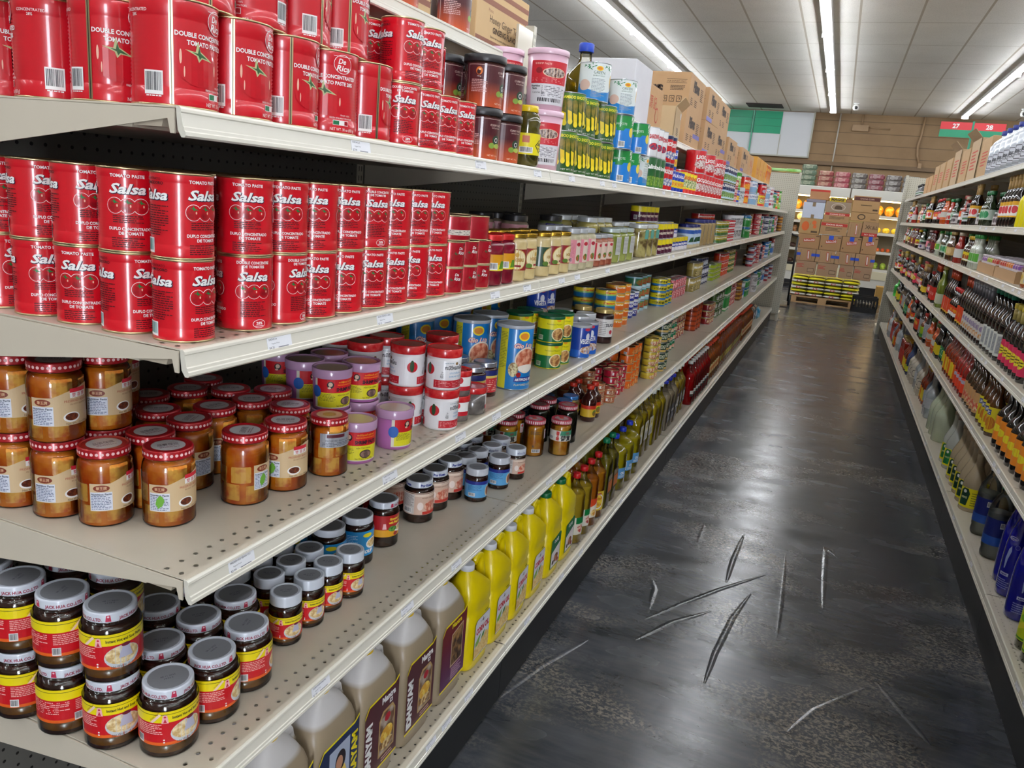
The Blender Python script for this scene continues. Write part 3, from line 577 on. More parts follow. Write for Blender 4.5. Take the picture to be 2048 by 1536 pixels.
# gallon jugs of sesame oil, milky grey
MILK = MIXN('98897a', 'a99a88', 10, .3, .7, .3, .2)
JUGC = bpy.data.materials.new('milky_jug_plastic'); JUGC.use_nodes = True
nt = JUGC.node_tree; b = nt.nodes['Principled BSDF']; t = nt.nodes.new('ShaderNodeTexCoord'); sx = nt.nodes.new('ShaderNodeSeparateXYZ'); r = nt.nodes.new('ShaderNodeValToRGB')
nt.links.new(t.outputs['Object'], sx.inputs[0]); nt.links.new(mathn(nt, 'DIVIDE', sx.outputs[2], .33), r.inputs[0]); nt.links.new(r.outputs[0], b.inputs['Base Color'])
e = r.color_ramp.elements; e[0].color = lin('9a8a72'); e[0].position = .8; e[1].color = lin('c9c6c4'); e[1].position = .83
b.inputs['Roughness'].default_value = .35; b.inputs['Subsurface Weight'].default_value = 0
def idh(o, base, person=False):
    r = [('P', [(-68, 40), (68, 40), (68, 236), (52, 226), (-52, 226), (-68, 206)], YEL), ('P', [(-68, 45), (68, 45), (68, 230), (52, 221), (-52, 221), (-68, 201)], base)]
    if person:
        r += [('R', -34, 36, 60, 206, M('aab4c8')), ('P', [(-20, 60), (28, 60), (30, 120), (20, 150), (-14, 150), (-26, 110)], M('e8c860')), ('E', 4, 168, 18, 24, M('241a20')), ('E', 0, 164, 12, 17, M('c08a6c')), ('P', [(-20, 112), (-4, 112), (0, 132), (-12, 140), (-20, 130)], M('1c2030')), ('T', 'IDHAYAM', 62, 62, 20, YEL, {'rot': 1, 'b': .05, 'w': 140})]
    else:
        r += [('T', 'IDHAYAM', -40, 52, 22, WHT, {'rot': 1, 'b': .07, 'w': 128}), ('T', 'Mantra', 26, 198, 16, WHT, {'b': .05, 'w': 56}), ('R', 30, 42, 184, 194, WHT), ('R', 33, 39, 187, 191, base), ('P', [(-10, 66), (56, 66), (56, 160), (44, 178), (4, 178), (-10, 160)], M('b89860')), ('P', [(-6, 70), (52, 70), (52, 158), (42, 172), (8, 172), (-6, 158)], MIXN('6a4a30', 'c0b0a0', 35, .4, .62)), ('E', 22, 112, 26, 20, MIXN('d8a030', 'f0d060', 60)), ('E', 22, 88, 26, 12, MIXN('8a5a20', 'e0c890', 90)), ('E', 24, 154, 12, 10, M('b02030')), ('L', 4, 50, 48, 62, 2, M('d8b0a0'))]
    return r
JS = [(0, 42, 62, 5), (6, 50, 70, 5), (30, 52, 72, 5), (235, 52, 72, 5), (255, 48, 68, 4), (275, 40, 58, 3.2), (295, 30, 44, 2.6), (308, 20, 26, 2.2), (315, 18, 18, 2)]
for nm, base, per in (('sesame_oil_jug', M('4c1020', .4, 0, .3), False), ('blue_label_oil_jug', M('10244e', .4, 0, .3), True)):
    bottle(nm, 'jug', JS, JUGC, 20, 16, M('e8c020', .4), idh(0, base, per), FL('+x', 52.2), seg=40, ds=None, handle=lambda b: b.tube([(0, 40, 290), (0, 62, 285), (0, 70, 262), (0, 66, 245)], 9, JUGC))
pur = bpy.data.materials.new('maroon_to_purple_print'); pur.use_nodes = True
nt = pur.node_tree; b = nt.nodes['Principled BSDF']; t = nt.nodes.new('ShaderNodeTexCoord'); sx = nt.nodes.new('ShaderNodeSeparateXYZ'); r = nt.nodes.new('ShaderNodeValToRGB')
nt.links.new(t.outputs['Object'], sx.inputs[0]); nt.links.new(mathn(nt, 'DIVIDE', sx.outputs[2], .23), r.inputs[0]); nt.links.new(r.outputs[0], b.inputs['Base Color'])
r.color_ramp.elements[0].color = lin('4a1450'); r.color_ramp.elements[0].position = .2; r.color_ramp.elements[1].color = lin('6a1420'); r.color_ramp.elements[1].position = .8; b.inputs['Roughness'].default_value = .4
bottle('plain_back_oil_jug', 'jug', JS, JUGC, 20, 16, M('e8c020', .4), [('P', [(-68, 40), (68, 40), (68, 236), (52, 226), (-52, 226), (-68, 206)], YEL), ('P', [(-68, 45), (68, 45), (68, 230), (52, 221), (-52, 221), (-68, 201)], pur), ('P', [(-16, 90), (50, 90), (50, 196), (-16, 186)], M('c8b090')), ('P', [(-13, 93), (47, 93), (47, 192), (-13, 183)], MIXN('3a2014', 'b88a50', 30, .4, .62)), ('T', 'Mantra', 10, 204, 14, YEL, {'b': .04}), ('L', -10, 50, 50, 86, 6, M('c8a0b8'))], FL('+x', 52.2), seg=40, ds=None)
# yellow corn oil jugs
YP = M('e2ca00', .32, 0, .25, .05, 8)
def yh(b):   # integral handle on the +y shoulder
    b.tube([(0, 12, 292), (0, 34, 306), (0, 56, 296), (0, 64, 262), (0, 66, 225)], [12, 12, 11, 13, 16], YP, 10)
YS = [(0, 40, 62, 4), (5, 46, 68, 4), (20, 47, 70, 4), (165, 47, 70, 4), (175, 44, 66, 4), (185, 47, 70, 4), (225, 46, 68, 3.6), (255, 38, 48, 3, 0, -16), (275, 26, 30, 2.4, 0, -24), (285, 19, 19, 2, 0, -28), (295, 17, 17, 2, 0, -28)]
co = [('P', [(-44, 30), (46, 30), (50, 34), (50, 142), (46, 150), (-36, 150), (-46, 140), (-46, 34)], M('2a2a20')), ('P', [(-43.5, 31), (45, 31), (49, 35), (49, 141), (45, 149), (-35, 149), (-45, 139), (-45, 35)], M('dcdce0', .35)),
      ('T', 'CORN OIL', 4, 104, 18, M('c01828'), {'b': .05, 'w': 84}), ('T', 'HAPPY BELLY', 4, 134, 4, M('4a4a50')), ('P', [(0, 132), (8, 132), (5, 144), (3, 144)], M('5a5a64')),
      ('P', [(-40, 60), (-16, 74), (-4, 98), (-20, 92), (-40, 80)], M('7aa83c')), ('P', [(-10, 60), (8, 60), (20, 98), (4, 90)], M('3c7a2c'))]
for q, (cx, ch, cw) in enumerate(((-34, 30, 11), (-14, 34, 12), (8, 42, 12), (28, 50, 11), (42, 44, 7))):
    co += [('P', [(cx - cw, 34), (cx + cw, 34), (cx + cw, 34 + ch), (cx, 40 + ch), (cx - cw, 34 + ch)], MIXN('d8b060', 'ecd090', 120, .4, .6))]
co += [('T', '1 GAL (3.78 L)', 6, 34, 4, BLK), ('R', 12, 30, 156, 160, M('6a6a20'))]
bottle('yellow_corn_oil_jug', 'jug', YS, YP, 20, 16, M('d8dae0', .4), co, FL('+x', 47.2), capz=292, capy=-28, seg=40, ds=None, handle=yh, caplabel='white screw cap')
go = [('P', [(-44, 30), (48, 30), (50, 34), (50, 142), (40, 150), (-46, 140), (-46, 34)], M('1c6a40')), ('P', [(-40, 34), (46, 34), (46, 110), (-40, 90)], M('e4dcd8')), ('E', 10, 60, 22, 16, MIXN('5a2418', 'b87850', 90)), ('T', 'OLIVE', 2, 122, 12, WHT, {'b': .04}), ('E', -20, 50, 10, 8, M('2a1c18')), ('E', 30, 44, 10, 8, M('8a2018'))]
bottle('green_label_oil_jug', 'jug', YS, YP, 20, 16, M('0f6a40', .4), go, FL('+x', 47.2), capz=292, capy=-28, seg=40, ds=None, handle=yh, caplabel='green screw cap')
# clear bottles of oil
def ribp(R, h, nr, z0, z1, sh0, sh1):
    p = [(R * .8, 0), (R, 5)]; z = z0
    while z < z1: p += [(R, z), (R - 1.6, z + 6)]; z += 12
    p.append((R, sh0))
    for i in range(1, 6): t = i / 5; p.append((R + (nr - R) * (3 * t * t - 2 * t ** 3), sh0 + (sh1 - sh0) * t))
    p.append((nr, h)); return rsec(p)
def oilb(name, R, h, cap, oil, ops, ribbed=True, sq=None, nr=12, oilz=.8, cat='bottle', lz=None, a=.5, seg=32):
    S = ribp(R, h, nr, h * .58, h * .7, h * .74, h * .94) if ribbed else wine(R, h, nr, h * .68, h * .92)
    if sq: S = [(z, x * sq[0], y * sq[1], sq[2] if z < h * .74 else 2) for z, x, y, n in S]
    bottle(name, cat, S, PET, nr + 3.5, 17, M(cap, .4), ops, (CY(R) if not sq else FL('+x', R * sq[0])), (liquidmat(oil, a), h * oilz, 1.2), seg=seg)
lab = lambda a, b, z0, z1, c, *r: [('R', a, b, z0, z1, M(c, .4, 0, .2))] + list(r)
oilb('red_cap_oil_bottle', 41, 262, 'c81c20', 'f0d040', lab(-70, 70, 40, 110, 'dcd8c8', ('P', [(0, 84), (44, 84), (44, 110), (0, 110)], GRN), ('E', 22, 64, 16, 16, MIXN('b02c30', 'e8d0b8', 80)), ('L', -60, -10, 66, 100, 8, M('8a8878')), ('B', -50, -20, 44, 62, BARD, WHT)))
oilb('amber_oil_bottle', 41, 262, 'c81c20', 'f09428', lab(-70, 70, 40, 120, 'e8dcc8', ('P', [(-20, 80), (44, 100), (44, 120), (-20, 120)], M('d84a20')), ('E', 20, 60, 16, 14, MIXN('d89030', 'f0d890', 80)), ('L', -60, -24, 50, 110, 10, M('8a7868'))))
oilb('yellow_label_oil_bottle', 41, 262, 'c81c20', 'f0a428', lab(-70, 70, 36, 120, 'e0c030', ('E', 0, 76, 30, 34, WHT), ('E', 0, 76, 25, 29, MIXN('e8c840', 'c07818', 60)), ('T', 'MAIZE', 0, 106, 8, M('a81c1c'), {'b': .05})))
oilb('green_cap_oil_bottle', 44, 290, '0f7a50', 'a89a28', lab(-34, 38, 60, 150, '3c3010', ('R', -20, 40, 70, 120, M('b8641c')), ('L', -24, 34, 124, 146, 4, M('c8b890'))), ribbed=False, sq=(.8, 1, 4), a=.6)
oilb('blue_label_oil_flagon', 62, 240, '1c38b8', 'f0e028', lab(-36, 40, 60, 110, '5a98c8', ('B', -34, -16, 64, 104, BARD, WHT), ('T', 'OIL', 14, 80, 12, WHT, {'b': .04}), ('L', -8, 34, 64, 76, 3, WHT)), a=.5, nr=13, oilz=.86)
oilb('green_cap_oil_flagon', 60, 235, '0f7a40', 'd8cc30', lab(-36, 40, 60, 110, '3c8a50', ('T', 'OIL', 10, 80, 12, WHT, {'b': .04})), a=.5, nr=13, oilz=.86)
oilb('tall_oil_jug', 52, 300, 'd8c81c', 'e0c828', lab(-30, 40, 90, 190, 'd4d0c0', ('L', -24, 36, 96, 130, 5, M('5a5040')), ('E', 8, 160, 22, 20, MIXN('8a7a20', 'e8d890', 60))), sq=(.85, 1, 3.4), a=.55, nr=16)
oilb('plain_oil_bottle', 46, 290, 'd8dcd0', 'f0d828', None, sq=(.85, 1, 3.4), ribbed=False, a=.5, nr=14)
oilb('black_label_oil_bottle', 46, 290, 'e0e0d8', 'ecd040', lab(-34, 40, 60, 150, '2a2824', ('E', 4, 110, 22, 24, M('b8b4a8')), ('T', 'OIL', 4, 72, 12, WHT, {'b': .04})), sq=(.85, 1, 3.4), ribbed=False, a=.55, nr=14)
oilb('dark_label_milky_jug', 50, 280, '1c2c9c', 'd0c0a8', lab(-36, 44, 50, 140, '202030', ('T', 'COCO', 4, 96, 14, WHT, {'b': .05}), ('L', -28, 36, 60, 84, 4, M('9a9aa8'))), sq=(.85, 1, 3.4), ribbed=False, a=.12, nr=15)
oilb('red_sauce_bottle', 44, 280, 'd8d4cc', 'd8141c', lab(-40, 44, 60, 100, 'dcd8d0', ('R', -40, 44, 60, 78, M('3c2c28')), ('L', -30, 36, 82, 96, 2, M('8a2020'))), ribbed=False, a=.15, nr=13)
oilb('palm_oil_bottle', 50, 290, 'c83c1c', 'e0600c', lab(-42, 42, 60, 110, 'c8b820', ('T', 'PALM', 0, 80, 14, M('7a1c10'), {'b': .05})), sq=(.9, 1, 4), a=.15, nr=15)
oilb('orange_oil_bottle', 42, 270, 'c8401c', 'd8701c', lab(-40, 44, 60, 130, 'd8b880', ('E', 0, 96, 24, 20, MIXN('c04818', 'e8c060', 60))), ribbed=False, a=.2, nr=13)
oilb('blue_cap_green_oil_bottle', 52, 285, '1c44b8', 'b09820', None, a=.5, nr=14, oilz=.9)
a = MB(); a.lathe([(30, 0), (34, 5), (35, 60), (31, 90), (33, 105), (30, 118), (22, 128), (22, 132)], MIXN('33300c', '5a5218', 40, .35, .65, .15, .7), 32)
lb = MB(); lb.art(CY(35), lab(-60, 60, 28, 78, 'e8d818', ('R', -20, -2, 56, 72, M('c87050')), ('B', -26, 8, 32, 46, BARD, WHT), ('P', [(14, 50), (30, 66), (46, 50), (30, 34)], BLK), ('P', [(17, 50), (30, 63), (43, 50), (30, 37)], YEL), ('T', 'Olive', 30, 51, 7, BLK, {'sh': .2, 'b': .04}), ('T', 'Leaves', 30, 43, 6, BLK, {'sh': .2})))
l = MB(); l.lathe([(24.5, 128), (25, 129), (25, 141), (24, 143)], M('e8c81c', .35, 0, .4), 32)
kind('yellow_lid_olive_jar', 'jar', ('jar_body', a), ('label', lb), ('lid', l))

# ---------------------------------------------------------------- tall tins of bamboo shoots and others on the upper shelf
SH = [('R', -150, 150, 3, 109, M('2c5a24', .35, 0, .4)), ('R', -150, 150, 84, 109, M('4a7a2c', .35, 0, .4))]
for q in range(-9, 10):
    cx = q * 16; d = (q * 37) % 11
    SH += [('P', [(cx - 5, 34 + d), (cx + 6, 30 + d), (cx + 2, 88), (cx - 14, 94), (cx - 12, 80)], MIXN('8a7a28', '4a5a1c', 60, .4, .6)), ('P', [(cx - 5, 26 + d), (cx + 6, 22 + d), (cx + 3, 52 + d), (cx - 9, 56 + d)], M('ecd018')), ('E', cx + .5, 25 + d, 6.5, 8, M('f4dc28'))]
SH += [('T', 'BAMBOO SHOOT TIP', 0, 94, 8, M('f0e838'), {'b': .03, 'w': 84}), ('T', 'BAMBOO SHOOT TIP', 150, 94, 8, M('f0e838'), {'b': .03, 'w': 84}), ('R', -62, -50, 84, 105, BLK), ('P', [(-59, 87), (-53, 87), (-53, 102), (-58, 96)], WHT), ('T', 'NET WT. 28 OZ', 10, 8, 4.5, WHT, {'w': 56})]
can('yellow_bamboo_shoot_can', 47.6, 112, M('2c5a24', .35, 0, .4), SH, rim=TIN, seg=40)
def bush(cx, cz, n, k, mat):
    r = []; rnd = random.Random(n)
    for i in range(n):
        a = rnd.uniform(0, 2 * PI); x, z = cx + rnd.uniform(-14, 14) * k, cz + rnd.uniform(-8, 8) * k; L = 9 * k
        r.append(('P', [(x, z), (x + L * .5 * math.cos(a) - 1.2 * k * math.sin(a), z + L * .5 * math.sin(a) + 1.2 * k * math.cos(a)), (x + L * math.cos(a), z + L * math.sin(a)), (x + L * .5 * math.cos(a) + 1.2 * k * math.sin(a), z + L * .5 * math.sin(a) - 1.2 * k * math.cos(a))], mat))
    return r
gb = [('R', -150, 150, 3, 109, M('dfe6e4', .35, 0, .4))]
for o in (0, 150, -150):
    gb += [('P', [(o - 74, 3), (o + 74, 3), (o + 74, 44), (o + 40, 30), (o, 26), (o - 40, 36), (o - 74, 52)], M('1a80c8', .35, 0, .4)), ('E', o, 94, 11, 7, M('e8c020')), ('E', o, 94, 8, 4, M('d88018')), ('T', 'GREEN', o, 78, 9, M('2c5a34'), {'w': 36}), ('T', 'BAMBOO SHOOT', o, 71, 4.5, M('2c5a34'), {'w': 38}), ('L', o - 22, o + 22, 12, 66, 14, M('8a9498')), ('E', o + 52, 62, 8, 20, M('d8b050')), ('E', o - 46, 46, 20, 16, M('d8b8a8'))]
    gb += bush(o - 34, 98, 12, 1.3, M('1c7a48')) + bush(o + 34, 98, 12, 1.3, M('1c7a48'))
can('green_bamboo_shoot_can', 47.6, 112, M('dfe6e4', .35, 0, .4), gb, rim=TIN, seg=40)
bg = [('R', -150, 150, 3, 68, M('1a7cd0', .35, 0, .4)), ('R', -150, 150, 68, 109, M('148a3c', .35, 0, .4))]
for o in (20, -130):
    bg += [('P', [(o - 74, 60), (o - 50, 60), (o - 40, 72), (o - 74, 72)], M('148a3c')), ('T', '新 鮮', o, 94, 12, WHT, {'b': .02}), ('T', '綠 竹', o + 4, 80, 12, WHT, {'b': .02}), ('P', [(o + 2, 24), (o + 16, 20), (o + 24, 60), (o + 12, 72), (o, 50)], M('ecd018')), ('E', o - 14, 56, 12, 16, M('e8d040')), ('T', 'SHOOTS', o - 60, 78, 8, WHT), ('B', o - 64, o - 40, 6, 26, BARD, WHT), ('T', 'IN WATER', o - 2, 10, 5, M('b8d8f0'))]
can('blue_green_bamboo_can', 47.6, 112, M('1a7cd0', .35, 0, .4), bg, rim=TIN, seg=40)
def fcan(name, R, h, base, bands=(), text=None, tc='f4f4f0', pic=None, rim=TIN, seg=28, simple=True, tz=.62, tw=None, ribs=None, extra=(), cat='can', **k):
    ops = [('R', -PI * R, PI * R, h * a, h * b, M(c, .35, 0, .4)) for a, b, c in bands]
    for o in (0, PI * R * .98):
        if pic: ops.append(('E', o + pic[0] * R, pic[1] * h, pic[2] * R, pic[3] * h, MIXN(pic[4], pic[5], 120, .4, .6)))
        if text: ops.append(('T', text, o, h * tz, h * k.get('ts', .14), M(tc), {'b': .04, 'w': tw or R * 1.3}))
        if k.get('bar'): ops.append(('B', o - R * 1.2, o - R * .75, h * .12, h * .4, BARD, WHT))
    ops += list(extra)
    can(name, R, h, M(base, .32, 0, .4), ops, rim=rim, seg=seg, simple=simple, cat=cat, coverlid=M(k['cover'], .4) if k.get('cover') else None)
fcan('white_fish_can', 36, 112, 'e4e4e6', text='SARDINE', tc='c01c2c', pic=(0, .35, .6, .12, '28406a', 'c02030'), simple=False)
fcan('green_pepper_can', 40, 118, '1c5a2c', [(0, .35, '2c6a24')], 'Calinda', pic=(.1, .22, .9, .16, '4a7a2c', '88a83c'), simple=False)
fcan('red_sardine_can', 40, 112, 'c41420', [(.86, 1, '1c2450')], 'CHICKEN', pic=(.2, .3, .7, .14, '3a5a9a', 'e0dcd8'), simple=False)
fcan('blue_yellow_can', 36, 90, '1c3cb0', [(.2, .55, 'e8cc18')], 'MILK', tz=.72, simple=False, pic=(0, .38, .6, .1, 'c84818', 'e8b040'))
fcan('yellow_red_can', 44, 112, 'ecd81c', [(0, .2, 'd8302c'), (.9, 1, 'c82028')], 'VEGE', 'c81c2c', pic=(0, .45, .7, .2, '5a8a2c', 'e8e0c0'))
fcan('large_red_fish_can', 54, 118, 'c81420', [], 'LIGO', pic=(0, .38, .75, .2, 'dcd8d4', 'a83038'), ts=.16)
fcan('dark_blue_olive_tin', 52, 110, '1c2c5c', [(.1, .6, 'b8d4e8'), (0, .1, '5a6a2c')], 'OLIVE', tz=.78, pic=(0, .35, .8, .16, '3c6a34', '9ab860'))
fcan('orange_fruit_can', 42, 105, 'd8502c', [(.5, 1, 'c8281c')], 'FRUIT', pic=(.1, .3, .8, .2, 'e8c030', 'e05c18'))
fcan('pale_blue_can', 40, 98, '88b4d8', [(.5, .9, 'dce4ec')], 'LITE', '20488c')
fcan('lime_green_can', 38, 112, '5ab028', [(.75, 1, '2c8a1c')], 'LIME', pic=(.1, .4, .6, .24, 'd8e8a8', '5aa01c'))
fcan('silver_patterned_can', 34, 120, 'c9ced4', [], 'SOUP', '2c3440', pic=(0, .35, .6, .2, '4a5058', 'd4d8dc'))
fcan('tall_white_blue_can', 38, 150, 'd8dce4', [(.2, .6, '3c78c8')], 'CREAM', '20386a')
# second shelf
fcan('purple_yellow_can', 38, 68, '4c1434', [(.62, 1, 'e4d01c')], 'SWEET', 'e8dcc8', tz=.3, bar=1, simple=False)
fcan('blue_white_red_can', 38, 66, '203c98', [(.0, .3, 'dcd8dc'), (.65, 1, 'd8c01c')], 'BEEF', 'f0f0f0', tz=.38)
fcan('gold_green_can', 34, 48, 'a89828', [(0, .4, '3c6a2c')], 'PEAS')
fcan('red_white_striped_can', 32, 38, 'c81c2c', [(.3, .6, 'e8e4e4')])
fcan('white_cooking_can', 50, 92, 'd8dadc', [], 'LYCHEE', '2c3038', pic=(.2, .4, .6, .2, '3c4048', 'd0d0d0'))
fcan('green_can', 44, 92, '2c8a3c', [(.8, 1, '1c6a9c')], 'CORN')
fcan('bright_blue_can', 40, 96, '1c70b8', [(.1, .4, 'd0dce8')], 'MILK')
fcan('large_orange_can', 44, 60, 'd04418', [(.7, 1, 'b81c24')], 'BEANS')
fcan('maroon_tin', 46, 56, '5c1420', [(.8, 1, '7a1c28')], 'PASTE')
# third shelf
def gl(o): return [('E', o + 30, 150, 17, 13, M('f0dc28')), ('E', o + 30, 150, 13, 9, M('e08c28')), ('T', 'Gio Lụa', o + 32, 118, 13, M('c8281c'), {'sh': .3, 'b': .07, 'w': 60}), ('T', 'Gio Lụa', o + 32, 118, 13, M('f0d8c8'), {'sh': .3, 'b': .03, 'w': 58}), ('E', o + 42, 84, 36, 36, M('e8dcc8')), ('E', o + 42, 84, 32, 32, MIXN('b85030', 'e8a888', 70, .4, .6)), ('E', o + 44, 62, 30, 10, M('f0e8dc')),
    ('E', o + 4, 58, 14, 20, MIXN('d8d0a0', '8a6a3c', 160)), ('E', o + 20, 44, 7, 7, DRED), ('R', o + 8, o + 76, 24, 37, M('1c2c88')), ('T', 'ARTIFICIAL BEEF', o + 42, 27, 7, WHT, {'b': .04, 'w': 62}), ('T', 'FLAVORED SOUP', o + 40, 13, 6, M('f0e0a0'), {'w': 60}), ('R', o - 40, o - 16, 4, 172, M('d8d030')), ('L', o - 38, o - 18, 60, 160, 24, M('5a6a28'))]
can('tall_blue_soup_can', 51, 178, M('1a7cc4', .3, 0, .5), gl(0) + gl(160), seg=44, coverlid=M('aeb4bc', .3, 0, .3), rim=TIN)
def fg(o): return [('T', 'Fermented Mustard', o + 14, 56, 5, M('3a5a1c'), {'w': 50}), ('E', o + 26, 71, 8, 5, M('e8a020')), ('E', o + 28, 27, 23, 21, M('f0e8b8')), ('E', o + 28, 27, 20, 18, MIXN('8a5428', 'd8a868', 90, .4, .6)), ('B', o - 40, o - 22, 8, 22, BARD, M('c8d8b8'))]
ops = [('R', -132, 132, 3, 42, M('0c6a34', .35, 0, .3)), ('R', -132, 132, 42, 76, M('e8dc1c', .35, 0, .3))] + fg(0) + fg(132) + fg(-132)
can('green_yellow_mustard_tin', 41.5, 82, M('e8dc1c', .35, 0, .3), ops, rim=M('d8cc30', .3, .4), coverlid=M('0c5a34', .35), seg=40)
fcan('blue_vegetable_seasoning_can', 36, 112, '1c44a8', [(0, .25, '1c60c0')], 'VEGETA', pic=(.2, .25, .8, .12, 'b87838', 'e8e0d8'), simple=False, cover='b4b8c0', tz=.45, extra=[('E', 4, 74, 8, 12, M('e8e8f0')), ('E', 2, 98, 12, 5, M('c8304c'))])
jar('foil_top_paste_jar', 33, 92, 28, 66, 31, 13, SOUP, M('b4b8c4', .25, .8), wrap(33, 14, 72, M('c02830', .4, 0, .3), [('R', -98, 98, 58, 72, M('20286a')), ('R', -98, 98, 52, 58, M('d8c060')), ('L', -40, 40, 18, 48, 6, M('f0c8b0'))]), clear=False, seg=32)
fjar('white_lid_spread_jar', 42, 118, SOUP, 'd8dce0', 'b8282c', (.1, .72), [('R', -60, 60, 40, 62, WHT), ('T', 'SPREAD', 0, 46, 10, M('a81c20'), {'b': .04}), ('R', -60, 60, 12, 24, M('e8b020'))], lidh=22)
fjar('white_label_dark_jar', 38, 128, MIXN('201010', '341814', 40), 'b8a060', 'e4e2de', (.2, .72), [('T', 'SUGO', 6, 64, 12, M('2c2c34'), {'b': .04}), ('E', 8, 44, 8, 8, M('c03040')), ('L', -40, -14, 30, 84, 8, M('8a8a88'))])
fcan('rainbow_tuna_tin', 43, 42, '1c70a8', [(.62, 1, 'e0c828'), (.48, .62, '8ab868')], 'Century', 'c8401c', ts=.2, tz=.66, simple=False, rim=GOLD)
fcan('orange_tuna_tin', 43, 36, 'd86820', [(.62, 1, 'e0a028')], 'Tuna', 'f0e0c8', ts=.2, rim=GOLD)
fcan('blue_spam_tin', 44, 40, '1c2c8c', [(.75, 1, 'd8dce4')], 'TREAT', 'f0f0f4', ts=.3, tz=.35, pic=(1.1, .5, .3, .3, 'a02840', 'c85868'))
fcan('green_mushroom_can', 44, 58, '2c6a4c', [(.0, .25, 'b8d4dc'), (.85, 1, '88b8c8')], None, pic=(.2, .55, .8, .24, 'a83028', '5a8a3c'))
fcan('yellow_blue_fish_tin', 42, 36, 'e0d01c', [(0, .3, '1c70b0')], None, pic=(0, .6, 1.2, .2, '2c3410', 'c8b818'))
fcan('pink_patterned_can', 40, 56, 'c04858', [], None, pic=(.1, .5, .8, .4, 'e8b0b0', 'a82838'))
fcan('olive_gold_can', 38, 90, '8a7a3c', [(.5, .9, 'b09c58')], 'BEAN', pic=(.1, .3, .6, .2, '5a4c24', 'c8b880'))
fcan('navy_can', 40, 62, '1c2450', [(.2, .7, 'b8bcc8')], 'GOYA', 'f0f0f4', tz=.35, bar=1)
fcan('lime_tin', 42, 30, '9ab01c', [(.7, 1, '78901c')])
fcan('brown_gold_can', 38, 100, '7a4c20', [(.2, .35, 'c89030'), (.6, .75, 'c89030')])
fcan('red_blue_small_can', 32, 62, 'a82c3c', [(.4, .8, 'c8ccd8'), (.8, 1, '28407c')], 'OX')
# fourth shelf
fcan('copper_curry_tin', 34, 32, 'a85430', [(.5, 1, 'b86c48')], None, pic=(.2, .5, .5, .3, 'd8c0a0', '8a3820'), extra=[('R', -14, -6, 10, 22, M('e8e4dc'))], rim=GOLD)
fcan('crimson_curry_tin', 34, 32, 'b01c34', [], None, pic=(.6, .4, .5, .3, 'e8b8a0', '8a1828'), extra=[('R', -14, -6, 10, 22, M('e8dcdc'))], rim=GOLD)
fcan('orange_curry_tin', 34, 40, 'e06414', [], None, pic=(.5, .4, .5, .3, 'f0b868', 'b84810'), bar=1, rim=GOLD)
fcan('floral_yellow_tin', 35, 34, 'c8a830', [(.6, 1, 'd8c040')], None, pic=(.2, .4, .8, .3, 'b83838', 'e8dcb0'), rim=GOLD)
fcan('dark_green_tin', 36, 52, '1c3c2c', [(.1, .3, 'c8a860')], None, pic=(.2, .6, .8, .2, 'd8d0b8', '2c5a3c'))
fcan('green_curry_tin', 36, 52, '0f7048', [(.85, 1, '1c8a5c')], None, pic=(.2, .4, .7, .22, 'c83c28', 'e0d8c0'))
fcan('red_floral_tin', 38, 52, '8c1c20', [(.8, 1, 'b8a060')], None, pic=(.2, .45, .9, .28, 'e8d0a8', '8c1c20'))
fcan('orange_stacked_tin', 46, 34, 'b8481c', [(.0, .3, '7a2414')], None, rim=M('8a3a1c', .3, .6))
fcan('green_soccer_can', 46, 66, '4a6a2c', [(.8, 1, '2c4a1c')], None, pic=(.1, .45, .4, .3, 'e8e8e4', '1c1c1c'))
fcan('leaf_green_slim_can', 30, 120, '2c8a3c', [(.1, .25, 'd8d8c8')], None)
fcan('hot_red_can', 40, 52, 'c02c38', [(.7, 1, 'a81c28')], None, pic=(.2, .5, .7, .3, 'e8dcd4', 'b02028'))
fcan('navy_slim_can', 32, 80, '1c2450', [(.1, .3, 'b8bcd0')], None)
bottle('red_band_sauce_bottle', 'bottle', wine(30, 130, 12, 84, 116), M('3a1410', .12, 0, .8), 15, 14, M('c8301c', .4), wrap(30, 20, 66, M('d8b030', .4), [('R', -75, 75, 52, 66, M('c8301c')), ('E', 4, 36, 12, 12, MIXN('4a7a2c', 'a82828', 100))]), CY(30))
fjar('blue_gingham_lid_jar', 34, 112, MIXN('5a4418', 'a8883c', 30), '3c78b8', '1c4c90', (.2, .5), [('R', -80, 80, 40, 58, M('d8c030'))])
fjar('navy_pickle_jar', 38, 128, MIXN('14202c', '2c3c4c', 30), '1c3450', '1c5a98', (.15, .55), [('L', -30, 30, 30, 60, 4, M('b8c8d8'))])
# second shelf jars
fjar('red_lid_cherry_jar', 34, 118, MIXN('5a0c1c', '8a1830', 30, .3, .7, .12, .6), 'c81c1c', 'd89818', (.3, .62), [('R', -80, 80, 36, 50, M('e0d030')), ('B', -24, 2, 38, 54, BARD, WHT), ('P', [(6, 40), (30, 40), (24, 58), (12, 58)], M('5a8a1c'))])
hor = [('E', 0, 54, 30, 26, M('c8a050')), ('E', 0, 54, 28, 24, M('e8dcb0')), ('T', 'HOROSERIE', 2, 50, 8, M('a87818'), {'b': .04, 'w': 40}), ('E', 2, 66, 5, 6, M('c8a040')), ('R', -6, 14, 36, 41, M('8a1c20')), ('E', -20, 36, 10, 6, M('5a7a2c'))]
jar('gold_lid_horseradish_jar', 31, 118, 27, 88, 30, 11, MIXN('c8b078', 'd8c490', 40, .3, .7, .3, .4), M('b89030', .25, .9), wrap(31, 28, 80, M('8a1c20', .4, 0, .3), hor, 52), clear=False, seg=12)
